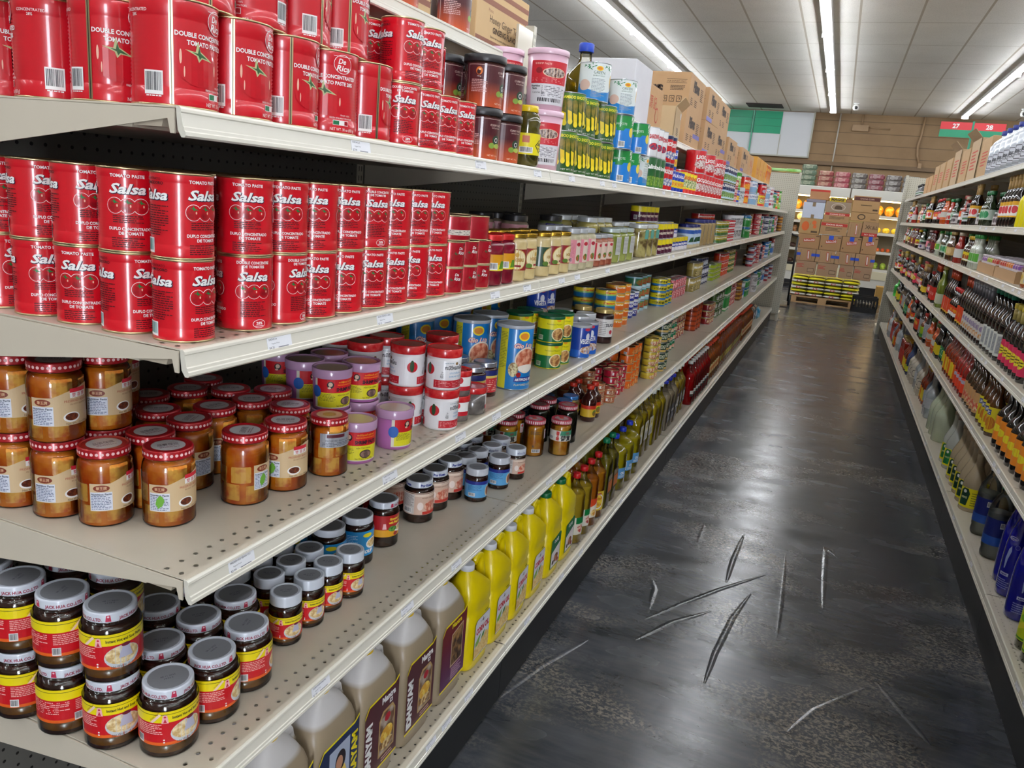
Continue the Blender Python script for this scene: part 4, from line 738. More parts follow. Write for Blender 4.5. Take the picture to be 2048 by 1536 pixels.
jar('cream_label_horseradish_jar', 31, 118, 27, 88, 30, 11, MIXN('c8b078', 'd8c490', 40, .3, .7, .3, .4), M('b89030', .25, .9), wrap(31, 28, 80, M('2c4a34', .4, 0, .3), hor, 52), clear=False, seg=12)
pk = [('R', 2, 30, 24, 92, M('d8c8b8')), ('E', 12, 80, 9, 6, M('b02838')), ('E', 14, 40, 10, 10, MIXN('4a7a2c', 'c84c3c', 100)), ('L', -26, -4, 40, 84, 12, M('b86878')), ('B', -24, -8, 26, 40, BARD, M('e0a8b0'))]
fjar('pink_label_paste_jar', 32, 126, MIXN('b0a888', 'c8c0a0', 30), 'b4b8bc', 'd88894', (.18, .74), pk, neck=.8)
fjar('small_pink_paste_jar', 29, 104, MIXN('8a4430', 'a86850', 30), 'b4b8bc', 'd8c0b0', (.2, .76), [('R', -20, -4, 24, 78, M('b82838')), ('E', 14, 70, 8, 5, M('b02838')), ('E', 12, 36, 9, 9, MIXN('4a7a2c', 'c84c3c', 100))], neck=.8)
fjar('big_pink_label_jar', 42, 150, MIXN('7a6a58', '94846c', 30), '2c2a2c', 'c88a94', (.2, .82), [('R', 4, 50, 32, 120, M('c8b8a4')), ('E', 24, 104, 12, 8, M('a02838')), ('E', 24, 56, 16, 18, MIXN('5a7a3c', 'c0505c', 90)), ('L', -40, -6, 50, 114, 12, M('a86474'))], neck=.86)
fjar('violet_label_jar', 42, 150, MIXN('5c6434', '7c8450', 30), '2c2a2c', '8a8a80', (.25, .82), [('R', -60, 60, 90, 124, M('2c1c78')), ('E', 0, 70, 30, 24, MIXN('b0b49c', '686c58', 60)), ('B', 14, 34, 44, 60, BARD, WHT)], neck=.86)
fjar('tall_dark_foil_jar', 40, 138, MIXN('2c2220', '4a3a34', 50, .3, .7, .12, .7), '1c1a1c', '5a4440', (.2, .8), [('L', -30, 30, 40, 100, 10, M('8a7468'))], neck=.86)
fjar('green_brine_jar', 44, 120, MIXN('7a8438', '98a058', 12, .3, .7, .1, .6), 'b8c4c0', None, ops=[('R', -44, -8, 30, 92, M('c9c9c4')), ('L', -42, -10, 34, 88, 12, M('7a7a74')), ('R', 30, 56, 24, 90, M('2c2c7c')), ('E', 48, 60, 10, 20, M('c8d4c0'))], sides=8)
fjar('tall_brine_jar', 44, 150, MIXN('a89c58', 'b8ac68', 12, .3, .7, .1, .6), 'c4c8c8', None, ops=[('R', -8, 40, 26, 96, M('1c6a3c')), ('R', 40, 60, 26, 96, M('c88a1c')), ('E', 16, 96, 26, 14, M('a82828')), ('E', 6, 56, 14, 22, M('c8ccb0'))], sides=8)
fjar('olive_medley_jar', 44, 132, MIXN('5c4c2c', 'b0a468', 28, .4, .6, .12, .6), 'd0d4d4', None, ops=[('R', -38, 46, 76, 112, M('5a9c8c')), ('T', 'OLIVE', 2, 92, 8, M('d8b040'))], sides=10)
jar('blue_lid_tahini_jar', 60, 150, 54, 124, 58, 18, MIXN('9c8458', 'a89064', 10, .3, .7, .25, .5), M('1c2468', .35), [('R', 10, 70, 36, 116, M('b8d0e4')), ('R', 10, 70, 96, 116, M('2c58a8')), ('P', [(40, 40), (66, 50), (60, 84), (44, 76)], M('2c5a2c'))], clear=False, seg=32)
fjar('blue_label_coconut_jar', 50, 124, MIXN('c0b494', 'd0c4a4', 10), '1c2468', 'b8cce0', (.16, .78), [('R', -80, 80, 76, 96, M('2c58a8')), ('P', [(0, 30), (44, 34), (40, 60), (14, 56)], M('1c4a2c'))])
# ---------------------------------------------------------------- cartons
def carton(name, lx, ly, lz, base='b08a60', ops=None, tape=None, open_=False, cat='carton', m=None):
    """ops: {face: art}"""
    mat = m or M(base, .75, 0, 0, .06, 12, bump=.15); b = MB()
    if not open_: b.box(-lx / 2, lx / 2, -ly / 2, ly / 2, 0, lz, mat, bev=2)
    else:
        t = 4; b.box(-lx / 2, lx / 2, -ly / 2, ly / 2, 0, t, mat)
        for q in ((-lx / 2, -lx / 2 + t, -ly / 2, ly / 2), (lx / 2 - t, lx / 2, -ly / 2, ly / 2), (-lx / 2, lx / 2, -ly / 2, -ly / 2 + t), (-lx / 2, lx / 2, ly / 2 - t, ly / 2)): b.box(*q, t, lz, mat)
    for face, o in (ops or {}).items():
        d = lx / 2 if face in ('+x', '-x') else ly / 2 if face in ('+y', '-y') else lz
        b.art(FL(face, d), o, ds=None, base=.4, step=.3)
    parts = [('box', b)]
    if open_:
        L = lx * .3
        for s in (-1, 1):
            f = MB(); f.rings([[(s * lx / 2, -ly / 2, lz), (s * lx / 2, ly / 2, lz), (s * (lx / 2 - 3), ly / 2, lz), (s * (lx / 2 - 3), -ly / 2, lz)], [(s * (lx / 2 + L * .55), -ly / 2, lz + L * .6), (s * (lx / 2 + L * .55), ly / 2, lz + L * .6), (s * (lx / 2 + L * .55 - 3), ly / 2, lz + L * .62), (s * (lx / 2 + L * .55 - 3), -ly / 2, lz + L * .62)]], mat, smooth=False); parts.append(('flap', f))
    if tape:
        t = MB(); face, a, bb, c, d = tape[0]; t.art(FL(face, lx / 2 if 'x' in face else ly / 2), [('R', a, bb, c, d, M(tape[1], .35))], ds=None, base=1.2); parts.append(('tape', t))
    kind(name, cat, *parts)
# ================================================================ the room
def struct(name, mb, scale=1.0):
    o = bpy.data.objects.new(name, mb.mesh(name, scale)); COL.objects.link(o); o['kind'] = 'structure'; return o
def nodemat(name):
    mt = bpy.data.materials.new(name); mt.use_nodes = True; nt = mt.node_tree
    t = nt.nodes.new('ShaderNodeTexCoord'); s = nt.nodes.new('ShaderNodeSeparateXYZ'); nt.links.new(t.outputs['Object'], s.inputs[0])
    return mt, nt, nt.nodes['Principled BSDF'], t.outputs['Object'], s.outputs
def noise(nt, vec, scale, detail=4, stretch=None, rough=.6, dist=0):
    if stretch:
        mp = nt.nodes.new('ShaderNodeMapping'); mp.inputs['Scale'].default_value = stretch; nt.links.new(vec, mp.inputs[0]); vec = mp.outputs[0]
    n = nt.nodes.new('ShaderNodeTexNoise'); n.inputs['Scale'].default_value = scale; n.inputs['Detail'].default_value = detail; n.inputs['Roughness'].default_value = rough; n.inputs['Distortion'].default_value = dist
    nt.links.new(vec, n.inputs['Vector']); return n.outputs['Fac']
def ramp(nt, fac, stops):
    r = nt.nodes.new('ShaderNodeValToRGB'); e = r.color_ramp.elements
    while len(e) < len(stops): e.new(.5)
    for q, (p, c) in zip(e, stops): q.position = p; q.color = lin(c) if isinstance(c, str) else (c, c, c, 1)
    nt.links.new(fac, r.inputs[0]); return r.outputs[0]
def mixc(nt, f, a, b):
    mx = nt.nodes.new('ShaderNodeMix'); mx.data_type = 'RGBA'
    for i, v in ((0, f), (6, a), (7, b)):
        if isinstance(v, str): mx.inputs[i].default_value = lin(v)
        elif isinstance(v, (int, float)): mx.inputs[i].default_value = v
        else: nt.links.new(v, mx.inputs[i])
    return mx.outputs[2]
# floor: worn dark slate-look vinyl
fm, nt, b, oc, xyz = nodemat('worn_slate_floor')
n1 = noise(nt, oc, 1.9, 4, (.8, 1.1, 1), .55, .4); n2 = noise(nt, oc, 95, 4, (.75, 1, 1), .7, .5); n3 = noise(nt, oc, 5, 4, (.5, 1, 1), .5)
basec = ramp(nt, n3, [(.3, '1c1f23'), (.5, '2a2e34'), (.72, '3e4147')])
patch = mathn(nt, 'MULTIPLY', ramp(nt, n1, [(.49, 0.0), (.6, 1.0)]), ramp(nt, n2, [(.47, 0.0), (.58, 1.0)]))
c1 = mixc(nt, mathn(nt, 'MULTIPLY', patch, .5), basec, 'a09584')
wv = nt.nodes.new('ShaderNodeTexWave'); wv.inputs['Scale'].default_value = .55; wv.inputs['Distortion'].default_value = 14; wv.inputs['Detail'].default_value = 4; wv.inputs['Detail Scale'].default_value = 1.2
nt.links.new(oc, wv.inputs['Vector'])
vein = ramp(nt, noise(nt, oc, 1.7, 5, (1, .7, 1), .6, 1.5), [(.488, 0.0), (.5, 1.0), (.512, 0.0)])
c2 = mixc(nt, mathn(nt, 'MULTIPLY', vein, .25), c1, '16181a')
stk = ramp(nt, noise(nt, oc, 30, 3, (.3, 1.5, 1), .5), [(.3, 0.0), (.8, 1.0)])
c2 = mixc(nt, mathn(nt, 'MULTIPLY', stk, .35), c2, '5a5c5e')
nt.links.new(c2, b.inputs['Base Color'])
rg = ramp(nt, noise(nt, oc, 7, 2, (.5, 1, 1), .5), [(.3, .17), (.7, .30)]); nt.links.new(rg, b.inputs['Roughness']); b.inputs['Specular IOR Level'].default_value = .55
bp = nt.nodes.new('ShaderNodeBump'); bp.inputs['Strength'].default_value = .5; bp.inputs['Distance'].default_value = .004
hs = mathn(nt, 'ADD', mathn(nt, 'MULTIPLY', noise(nt, oc, 11, 3, (.6, 1, 1), .5), .5), mathn(nt, 'ADD', mathn(nt, 'MULTIPLY', n2, .12), mathn(nt, 'MULTIPLY', noise(nt, oc, 2.2, 3, (1, .8, 1)), 1.2)))
nt.links.new(hs, bp.inputs['Height']); nt.links.new(bp.outputs[0], b.inputs['Normal'])
FLOOR = fm
m = MB(); m.quad([(-9, -6, 0), (9, -6, 0), (9, 18.1, 0), (-9, 18.1, 0)], fm)
# creases where the sheet flooring has lifted
for path in ([(0.287, 1.906), (0.396, 2.107), (0.503, 2.291), (0.662, 2.532)],[(0.289, 1.749), (0.379, 1.934), (0.498, 2.094)],[(0.549, 1.613), (0.555, 1.812), (0.58, 2.089), (0.621, 2.322)],[(0.743, 2.032), (0.736, 2.372), (0.726, 2.797)],[(0.894, 2.351), (0.893, 2.639), (0.895, 2.984), (0.939, 2.907)],[(0.52, 2.365), (0.518, 2.591), (0.53, 2.913)],[(0.813, 1.497), (0.888, 1.653), (1.033, 1.861)],[(0.285, 1.984), (0.269, 2.148), (0.238, 2.233)],[(1.458, 3.085), (1.41, 2.623), (1.416, 2.281), (1.45, 1.943)],[(-0.001, 1.226), (0.049, 1.433), (0.142, 1.663)],[(0.617, 1.478), (0.771, 1.474), (0.941, 1.462)],[(0.35, 2.686), (0.345, 2.908)],[(1.075, 1.911), (1.145, 1.773), (1.208, 1.65)],):
    P_ = []
    for (xa, ya), (xb, yb) in zip(path, path[1:]):
        for t_ in range(6): P_.append((xa + (xb - xa) * t_ / 6, ya + (yb - ya) * t_ / 6))
    P_.append(path[-1]); rows_ = []
    for q_, (x_, y_) in enumerate(P_):
        a_, b_ = P_[max(0, q_ - 1)], P_[min(len(P_) - 1, q_ + 1)]; dx, dy = b_[0] - a_[0], b_[1] - a_[1]; l_ = math.hypot(dx, dy) or 1; nx_, ny_ = -dy / l_, dx / l_
        f_ = math.sin(PI * (q_ + .3) / (len(P_) - .4)) ** .5; rows_.append([(x_ + nx_ * w_ * f_, y_ + ny_ * w_ * f_, .00005 + h_ * f_) for w_, h_ in ((-.013, 0), (-.006, .0011), (0, .0022), (.006, .0011), (.013, 0))])
    n_ = len(m.v); mi_ = m.mi(fm)
    for r_ in rows_: m.v += r_
    for q_ in range(len(rows_) - 1):
        for j_ in range(4): a_ = n_ + q_ * 5 + j_; m.f.append((a_, a_ + 5, a_ + 6, a_ + 1)); m.m.append(mi_); m.sm.append(True)
struct('floor', m)
# ceiling: 2 ft x 4 ft tiles in a grid
cm, nt, b, oc, xyz = nodemat('ceiling_tiles')
def gridline(nt, co, pitch, off, half):
    f = mathn(nt, 'FRACT', mathn(nt, 'DIVIDE', mathn(nt, 'SUBTRACT', co, off), pitch)); d = mathn(nt, 'MINIMUM', f, mathn(nt, 'SUBTRACT', 1.0, f))
    return mathn(nt, 'LESS_THAN', d, half / pitch)
gx = gridline(nt, xyz[0], .6096, -.10, .012); gy = gridline(nt, xyz[1], 1.2192, 9.64, .008)
tint = ramp(nt, noise(nt, oc, .9, 3), [(.3, 'dcd9d0'), (.7, 'e8e5dd')])
tile = mixc(nt, mathn(nt, 'MULTIPLY', ramp(nt, noise(nt, oc, 90, 3), [(.56, 0.0), (.64, 1.0)]), .3), tint, '8f8a80')
c = mixc(nt, gx, mixc(nt, gy, tile, 'b8b1a4'), mixc(nt, noise(nt, oc, 1.2, 2, (1, .15, 1)), 'a0917a', 'c4beb0'))
nt.links.new(c, b.inputs['Base Color']); b.inputs['Roughness'].default_value = .9
m = MB(); m.quad([(-9, -6, 3.68), (-9, 18.1, 3.68), (9, 18.1, 3.68), (9, -6, 3.68)], cm); struct('ceiling', m)
# walls
wm, nt, b, oc, xyz = nodemat('tan_board_wall')
f = mathn(nt, 'FRACT', mathn(nt, 'DIVIDE', xyz[2], .235)); ln = mathn(nt, 'LESS_THAN', f, .05)
c = mixc(nt, ln, ramp(nt, noise(nt, oc, 1.5, 4), [(.3, '846a4b'), (.7, '957a58')]), '63503a'); nt.links.new(c, b.inputs['Base Color']); b.inputs['Roughness'].default_value = .7
bp = nt.nodes.new('ShaderNodeBump'); bp.inputs['Distance'].default_value = .01; nt.links.new(f, bp.inputs['Height']); nt.links.new(bp.outputs[0], b.inputs['Normal'])
m = MB(); m.box(-9, 9, 18.1, 18.2, 0, 3.68, wm); struct('wall_back', m)
wl = M('a89f92', .8, noise=.05, ns=2)
m = MB(); m.box(-9.1, -9, -6, 18.1, 0, 3.68, wl); struct('wall_left', m)
m = MB(); m.box(9, 9.1, -6, 18.1, 0, 3.68, wl); struct('wall_right', m)
m = MB(); m.box(-9, 3.2, -6.1, -6, 0, 3.68, wl); m.box(4.5, 9, -6.1, -6, 0, 3.68, wl); m.box(3.2, 4.5, -6.1, -6, 2.7, 3.68, wl); struct('wall_front', m)
# added unseen window: glowing pane behind the photographer, to streak the tins with highlights
m = MB(); m.box(3.2, 4.5, -6.07, -6.05, 0, 2.7, EMIT('eef4ff', 17.0)); struct('added_window_1', m)
m = MB(); [m.box(*q, M('6a6a6a', .4, .8)) for q in ((3.2, 3.26, -6.04, -5.98, 0, 2.7), (4.44, 4.5, -6.04, -5.98, 0, 2.7), (3.26, 4.44, -6.04, -5.98, 1.0, 1.05), (3.26, 4.44, -6.04, -5.98, 2.64, 2.7))]; struct('trim_2', m)  # frame around the added glowing pane
m = MB(); m.box(-9, 9, 18.04, 18.098, 2.60, 2.68, M('6c563c', .6)); struct('trim_1', m)

# ---------------------------------------------------------------- lamps
hm = M('b8b6b0', .5); tm = EMIT('f4f8ff', TUBE)
h = MB(); h.box(-.062, .062, -1.21, 1.21, -.055, 0, hm, .006)
for q in (-1.215, 1.205): h.box(-.062, .062, q, q + .01, -.1, 0, hm)
tb = MB(); R = []
tb.rings([[(.018 * math.cos(2 * PI * j / 10), y, -.078 + .018 * math.sin(2 * PI * j / 10)) for j in range(10)] for y in (-1.2, 1.2)], tm)
KIND['strip_light'] = ('ceiling light', [('housing', h.mesh('light_housing', 1), None, None), ('tube', tb.mesh('light_tube', 1), 'glowing fluorescent tube', None)])
rown = {-2.20: 'in the row over the tomato tins', .17: 'in the row over the aisle', 2.57: 'in the row over the sauce shelves', -4.6: 'in the far row beyond the shelving', 5.0: 'in the next row over'}
for x, wh in rown.items():
    for i in range(9):
        y = 16.08 - 2.44 * i
        put('strip_light', x, y, 3.68, 'white fluorescent strip light ' + wh + ', ' + ORD[i] + ' from the back wall', 'ceiling strip lights')

# ================================================================ shelving
CRM = 'cfc6b2'
def deckmat(side):
    mt, nt, b, oc, xyz = nodemat('perforated_cream_steel')
    c = ramp(nt, noise(nt, oc, 3, 5), [(.3, 'bfb6a4'), (.7, 'cbc3b2')]); sp = ramp(nt, noise(nt, oc, 55, 2), [(.74, 0.0), (.8, 1.0)])
    nt.links.new(mixc(nt, mathn(nt, 'MULTIPLY', sp, .35), c, '8a7a66'), b.inputs['Base Color']); b.inputs['Roughness'].default_value = .32
    fy = mathn(nt, 'SUBTRACT', mathn(nt, 'FRACT', mathn(nt, 'DIVIDE', xyz[1], .0254)), .5)
    dy = mathn(nt, 'MULTIPLY', fy, .0254); out = None
    for x0 in (-.021, -.046):
        dx = mathn(nt, 'SUBTRACT', xyz[0], x0); d = mathn(nt, 'ADD', mathn(nt, 'MULTIPLY', dx, dx), mathn(nt, 'MULTIPLY', dy, dy)); k = mathn(nt, 'LESS_THAN', d, .0035 ** 2)
        out = k if out is None else mathn(nt, 'MAXIMUM', out, k)
    nt.links.new(mathn(nt, 'SUBTRACT', 1.0, out), b.inputs['Alpha']); return mt
DECK = deckmat(0)
STEEL = M('cdc4b1', .35, 0, .2, .04, 5, name='cream_painted_steel'); RAIL = M('dad6c8', .3, 0, .3, name='price_channel_ivory'); EDGE = M('b9ae9a', .4)
pm, nt, b, oc, xyz = nodemat('pegboard')
fy = mathn(nt, 'SUBTRACT', mathn(nt, 'FRACT', mathn(nt, 'DIVIDE', xyz[1], .0254)), .5); fz = mathn(nt, 'SUBTRACT', mathn(nt, 'FRACT', mathn(nt, 'DIVIDE', xyz[2], .0254)), .5)
k = mathn(nt, 'LESS_THAN', mathn(nt, 'ADD', mathn(nt, 'MULTIPLY', fy, fy), mathn(nt, 'MULTIPLY', fz, fz)), .016)
nt.links.new(mixc(nt, k, '6c6b66', '101010'), b.inputs['Base Color']); b.inputs['Roughness'].default_value = .5
PEG = pm
pm2, nt, b, oc, xyz = nodemat('end_pegboard')
fy = mathn(nt, 'SUBTRACT', mathn(nt, 'FRACT', mathn(nt, 'DIVIDE', xyz[0], .0254)), .5); fz = mathn(nt, 'SUBTRACT', mathn(nt, 'FRACT', mathn(nt, 'DIVIDE', xyz[2], .0254)), .5)
k = mathn(nt, 'LESS_THAN', mathn(nt, 'ADD', mathn(nt, 'MULTIPLY', fy, fy), mathn(nt, 'MULTIPLY', fz, fz)), .02)
nt.links.new(mixc(nt, k, 'bdb9a9', '4a4a44'), b.inputs['Base Color']); b.inputs['Roughness'].default_value = .5
L = 1.219
def shelf_kind(name, depth, base=False):
    d = MB(); d.box(-depth, -.003, .003, L - .003, -.0022, 0, DECK)
    d.box(-depth, -.075, .004, L - .004, -.026, -.0024, STEEL)
    rl = MB(); pr = [(-.006, -.0002), (-.001, -.0006), (.0012, -.003), (.0018, -.006), (.0008, -.0075), (.0036, -.0215), (.0052, -.0225), (.0058, -.0262), (.0072, -.0275), (.0078, -.0315), (.0056, -.0338), (.0012, -.0338), (-.004, -.026), (-.006, -.008)]
    rl.rings([[(x, y, z) for x, z in pr] for y in (.0015, L - .0015)], RAIL, smooth=False)
    parts = [('shelf_deck', d.mesh(name + '_deck', 1), None, None), ('price_rail', rl.mesh(name + '_rail', 1), None, None)]
    if not base:
        for y in (.0005, L - .0025):
            br = MB(); zb = .012 + .145 * depth
            pts = [(-.008, -.003), (-.008, -.030), (-.014, -.030), (-.018, -.014), (-depth + .01, -zb), (-depth + .01, -.003)]
            br.rings([[(x, yy, z) for x, z in pts] for yy in (y, y + .002)], STEEL, smooth=False)
            br.rings([[(x, yy, z) for x, z in ((-.07, -.004), (-.072, -.0235), (-.03, -.0235), (-.026, -.012), (-.026, -.004))] for yy in ((y + .003, y + .016) if y < .5 else (y - .014, y - .001))], EDGE, smooth=False)
            parts.append(('bracket', br.mesh(name + '_bracket', 1), None, None))
    KIND[name] = ('shelf', parts)
for nm, dp in (('metal_shelf', .555), ('metal_shelf_shallow', .40)): shelf_kind(nm, dp)
shelf_kind('base_shelf', .555, True)
def railsurf(s, z, off): return (.0008 + (-z - .0075) * .2 + off, s, z)
TAGM = []
def tag_mesh(lines, w=.052, blue=False):
    m = MB(); PW = M('e9eaee', .5)
    m.rings([[railsurf(s, z, o) for s, z in ((-w / 2, -.0255), (w / 2, -.0255), (w / 2, -.006), (-w / 2, -.006))] for o in (.0002, .0006)], PW, smooth=False)
    ink = M('30323c', .6)
    m.art(railsurf, [('T', lines[0], -w / 2 + .004, -.0105, .0028, ink, {'al': 'l', 'w': min(.04, .0028 * len(lines[0]))}), ('T', lines[1], -w / 2 + .009, -.0158, .002, M('5a5c66', .6), {'al': 'l', 'w': .016}), ('T', lines[2], -w / 2 + .003, -.0222, .0036, ink, {'al': 'l'}), ('R', -.004, .018, -.0245, -.0205, M('8a8c94', .6))], ds=None, base=.0008, step=.0002)
    me = m.mesh('price_tag', 1); TAGM.append(me); return me
for q in (('DE RICA', 'Regular Price', '$7.99'), ('DERICA', 'Regular Price', '$4.25'), ('SALSA TOMATO 400G', 'Regular Price', '$2.15'), ('PRESERVED BEAN CU', 'Regular Price', '$2.99'), ('SHRIMP PASTE', 'Regular Price', '$5.79'), ('TOM YUM PASTE', 'Regular Price', '$3.99')): tag_mesh(q)
def add_tags(o, ys, idx=None):
    for i, y in enumerate(ys):
        c = bpy.data.objects.new('price_tag', TAGM[idx[i] if idx else random.randrange(6)]); COL.objects.link(c); c.parent = ([q for q in o.children if q.name.startswith('price_rail')] or [o])[0]; c.location = (0, y, 0); c['label'] = 'white paper price tag'
ZL = dict(A=1.539, B=1.260, C=.9535, D=.628, E=.183)
ZR = dict(A=1.517, B=1.2685, C=.914, D=.605, E=.183)
LVL = {'A': 'upper shelf at eye level', 'B': 'second shelf down', 'C': 'middle shelf', 'D': 'fourth shelf', 'E': 'bottom base shelf'}
NS = 9
tagset = {('A', 0): ([.36, .80, 1.13], [0, 4, 5]), ('B', 0): ([.175, .455, .93, 1.13], [1, 2, 0, 4]), ('C', 0): ([.10, .50, .80, 1.0], [3, 5, 4, 0]), ('D', 0): ([.30, .60, .83], [5, 5, 4])}
for lv, z in ZL.items():
    for i in range(NS):
        o = put('base_shelf' if lv == 'E' else 'metal_shelf', 0, L * i, z, 'cream shelf left of aisle, ' + LVL[lv] + ', ' + ORD[i] + ' bay from near end', 'cream shelves left of the aisle', name='metal_shelf')
        if i < 5:
            ys, ix = tagset.get((lv, i), (sorted(random.uniform(.12, L - .12) for _ in range(4)), None))
            ys = [y for k2, y in enumerate(ys) if all(abs(y - w2) > .07 for w2 in ys[:k2])]
            add_tags(o, ys, ix)
for i in (0, 2, 3, 4, 5, 6, 7):
    put('metal_shelf_shallow', -.155, L * i, 1.818 if i == 0 else 1.806, 'cream steel top shelf left of the aisle, over bay ' + ['one', 'two', 'three', 'four', 'five', 'six', 'seven', 'eight'][i] + ' from the near end', 'cream top shelves left of the aisle', name='metal_shelf')
XR = 1.4298
for lv, z in ZR.items():
    for i in range(NS):
        o = put('base_shelf' if lv == 'E' else 'metal_shelf', XR, L * (i + 1), z, 'cream shelf right of aisle, ' + LVL[lv] + ', ' + ORD[i] + ' bay from near end', 'cream shelves right of the aisle', rz=PI, name='metal_shelf')
        if i < 5:
            ys = sorted(random.uniform(.12, L - .12) for _ in range(4)); ys = [y for k2, y in enumerate(ys) if all(abs(y - w2) > .07 for w2 in ys[:k2])]; add_tags(o, ys)
for i in range(NS):
    put('metal_shelf', XR + (0 if i != 3 else .0), L * (i + 1), 1.81, 'cream steel top shelf right of the aisle, ' + ORD[i] + ' bay from the near end', 'cream top shelves right of the aisle', rz=PI, name='metal_shelf')
# frames
def frame(label, x0, sgn):
    root = bpy.data.objects.new('gondola_frame', None); COL.objects.link(root); root['label'] = label; root['category'] = 'store shelving'
    def ch(nm, mb):
        c = bpy.data.objects.new(nm, mb.mesh(nm, 1)); COL.objects.link(c); c.parent = root; return c
    X = lambda a: x0 - sgn * a
    for i in range(NS):
        m = MB(); a, b_ = sorted((X(.563), X(.573))); m.box(a, b_, L * i + .016, L * (i + 1) - .016, .18, 2.10 if (i < 1 and sgn > 0) else 1.86, PEG)
        if i == 1 and sgn > 0: m.box(a, b_, 2.27, 2.42, 1.861, 2.10, STEEL)
        ch('back_panel', m)
        m = MB(); a, b_ = sorted((X(.004), X(.02))); m.box(a, b_, L * i + .001, L * (i + 1) - .001, 0, .148, M('17181a', .5)); ch('kick_plate', m)
    for i in range(NS + 1):
        m = MB(); a, b_ = sorted((X(.5615), X(.60))); y = L * i + (.002 if i == 0 else -.002 if i == NS else 0)
        tp = 2.125 if (i < 3 and sgn > 0) else 1.88; m.box(a, b_, y - .0145, y + .0145, 0, tp, M('c9c5b6', .4))
        n = 0; z = .25
        xs = X(.5613)
        while z < tp - .03:
            for dy in (-.0075, .0045): m.quad([(xs, y + dy, z), (xs, y + dy + .003, z), (xs, y + dy + .003, z + .014), (xs, y + dy, z + .014)], M('1a1a1a', .8))
            z += .0254
        ch('upright', m)
    m = MB(); a, b_ = sorted((X(.021), X(.56))); m.box(a, b_, .004, .03, 0, .152, STEEL); ch('base_end', m)
    return root
frame('cream steel shelving frame with pegboard back left of the aisle', 0, 1)
frame('cream steel shelving frame with pegboard back right of the aisle', XR, -1)
# end-of-aisle units seen edge on
def endcap(label, x0, x1, top):
    root = bpy.data.objects.new('end_display_rack', None); COL.objects.link(root); root['label'] = label; root['category'] = 'store shelving'
    def ch(nm, mb):
        c = bpy.data.objects.new(nm, mb.mesh(nm, 1)); COL.objects.link(c); c.parent = root; return c
    m = MB(); m.box(x0 + .03, x1 - .03, 11.02, 11.04, .1, top - .02, pm2); ch('back_panel', m)
    for x in (x0, x1 - .03):
        m = MB(); m.box(x, x + .03, 11.005, 11.065, 0, top, M('c4c1b2', .4)); z = .1
        while z < top - .05:
            for dx in (.007, .02): m.quad([(x + dx, 11.0045, z), (x + dx + .003, 11.0045, z), (x + dx + .003, 11.0045, z + .014), (x + dx, 11.0045, z + .014)], M('1a1a1a', .8))
            z += .0254
        ch('upright', m)
    m = MB(); m.box(x0, x1, 11.065, 11.5, 0, .1, STEEL); ch('base', m)
endcap('cream pegboard end rack closing off the tinned food shelving', -.86, .095, 2.06)
endcap('cream pegboard end rack closing off the sauce bottle shelving', 1.39, 2.35, 2.12)
# ================================================================ stock, left of the aisle
A_, B_, C_, D_, E_ = (ZL[k] for k in 'ABCDE'); T_ = 1.818; T2 = 1.806
tens = ['twenty', 'thirty', 'forty']
for t_ in tens:
    if t_ != 'twenty': ORD.append({'thirty': 'thirtieth', 'forty': 'fortieth'}[t_])
    ORD += [t_ + '-' + q for q in ORD[:9]]
def relax(pts, d, it=60):
    P = [list(p) for p in pts]
    for _ in range(it):
        for i in range(len(P)):
            for j in range(i):
                a, b = P[i], P[j]; dx, dy = a[0] - b[0], a[1] - b[1]; q = math.hypot(dx, dy) or 1e-6
                if q < d: k = (d - q) / 2 / q; a[0] += dx * k; a[1] += dy * k; b[0] -= dx * k; b[1] -= dy * k
    return P
def lst(kname, look, where, pts, z, R, group=None, rz=0.0, jit=.3, name=None, ref='from the end', kinds=None, vf=1.0):
    P = relax(pts, 2 * R + .0012); idx = sorted(range(len(P)), key=lambda i: P[i][1] - .001 * P[i][0])
    for n, i in enumerate(idx):
        k = kinds[i] if kinds else kname
        r = V(P[i][0], P[i][1], rz[i] if isinstance(rz, (list, tuple)) else rz + random.uniform(-jit, jit), 0, vf)
        put(k, P[i][0], P[i][1], z, look + ', ' + where + (', ' + ORD[n] + ' ' + ref if len(P) > 1 else ''), group or (look + 's'), r, name or kname)
    return P
# --- upper shelf: big red tins
tl = 'big ribbed red tomato paste tin'
for j in range(4):
    for i in range(5):
        if j == 3 and i > 2: continue
        put('tomato_paste_can', -.062 - .0995 * j, .057 + .0995 * i, A_, 'big ribbed red tin, upper shelf, lower layer, ' + ORD[i] + ' from the end, ' + DEP[j], 'big red tins on the upper shelf', [-.12, -.1, .1, -.9, .25][i] + random.uniform(-.1, .1) + (0 if j == 0 else [-.35, .5, 0][j - 1]))
for j, (x, yy) in enumerate(((-.08, (.107, .207, .307, .407)), (-.182, (.057, .16, .262, .37)), (-.284, (.057, .16, .262, .37)))):
    for i, y in enumerate(yy):
        put('tomato_paste_can', x, y, A_ + .118, 'big ribbed red tin, upper shelf, stacked on top, ' + ORD[i] + ' from the end, ' + DEP[j], 'big red tins on the upper shelf', [.3, 1.3, .6, .15][i] + j)
st = 'small red tin with three tomatoes'
for j in range(3):
    for i in range(4):
        for t in range(2 if i < 2 or j else 1):
            put('red_tomato_tin', -.048 - .077 * j, .551 + .0765 * i, A_ + .103 * t, st + ', upper shelf, ' + ORD[i] + ' along, ' + DEP[j] + ', ' + TIERS[2][t], 'small red tins on the upper shelf', V(-.05, .55 + .077 * i, [[.75, -1.5], [.4, .6], [.5, .5], [.5, .6]][i][1 - t] + .0))
spread('curry_paste_tub', 'maroon curry paste tub with black lid', 'upper shelf', -.058, .915, A_, 2, .118, 2, -.1, 2, .106, rz=-.0, jit=.2, vf=.75)
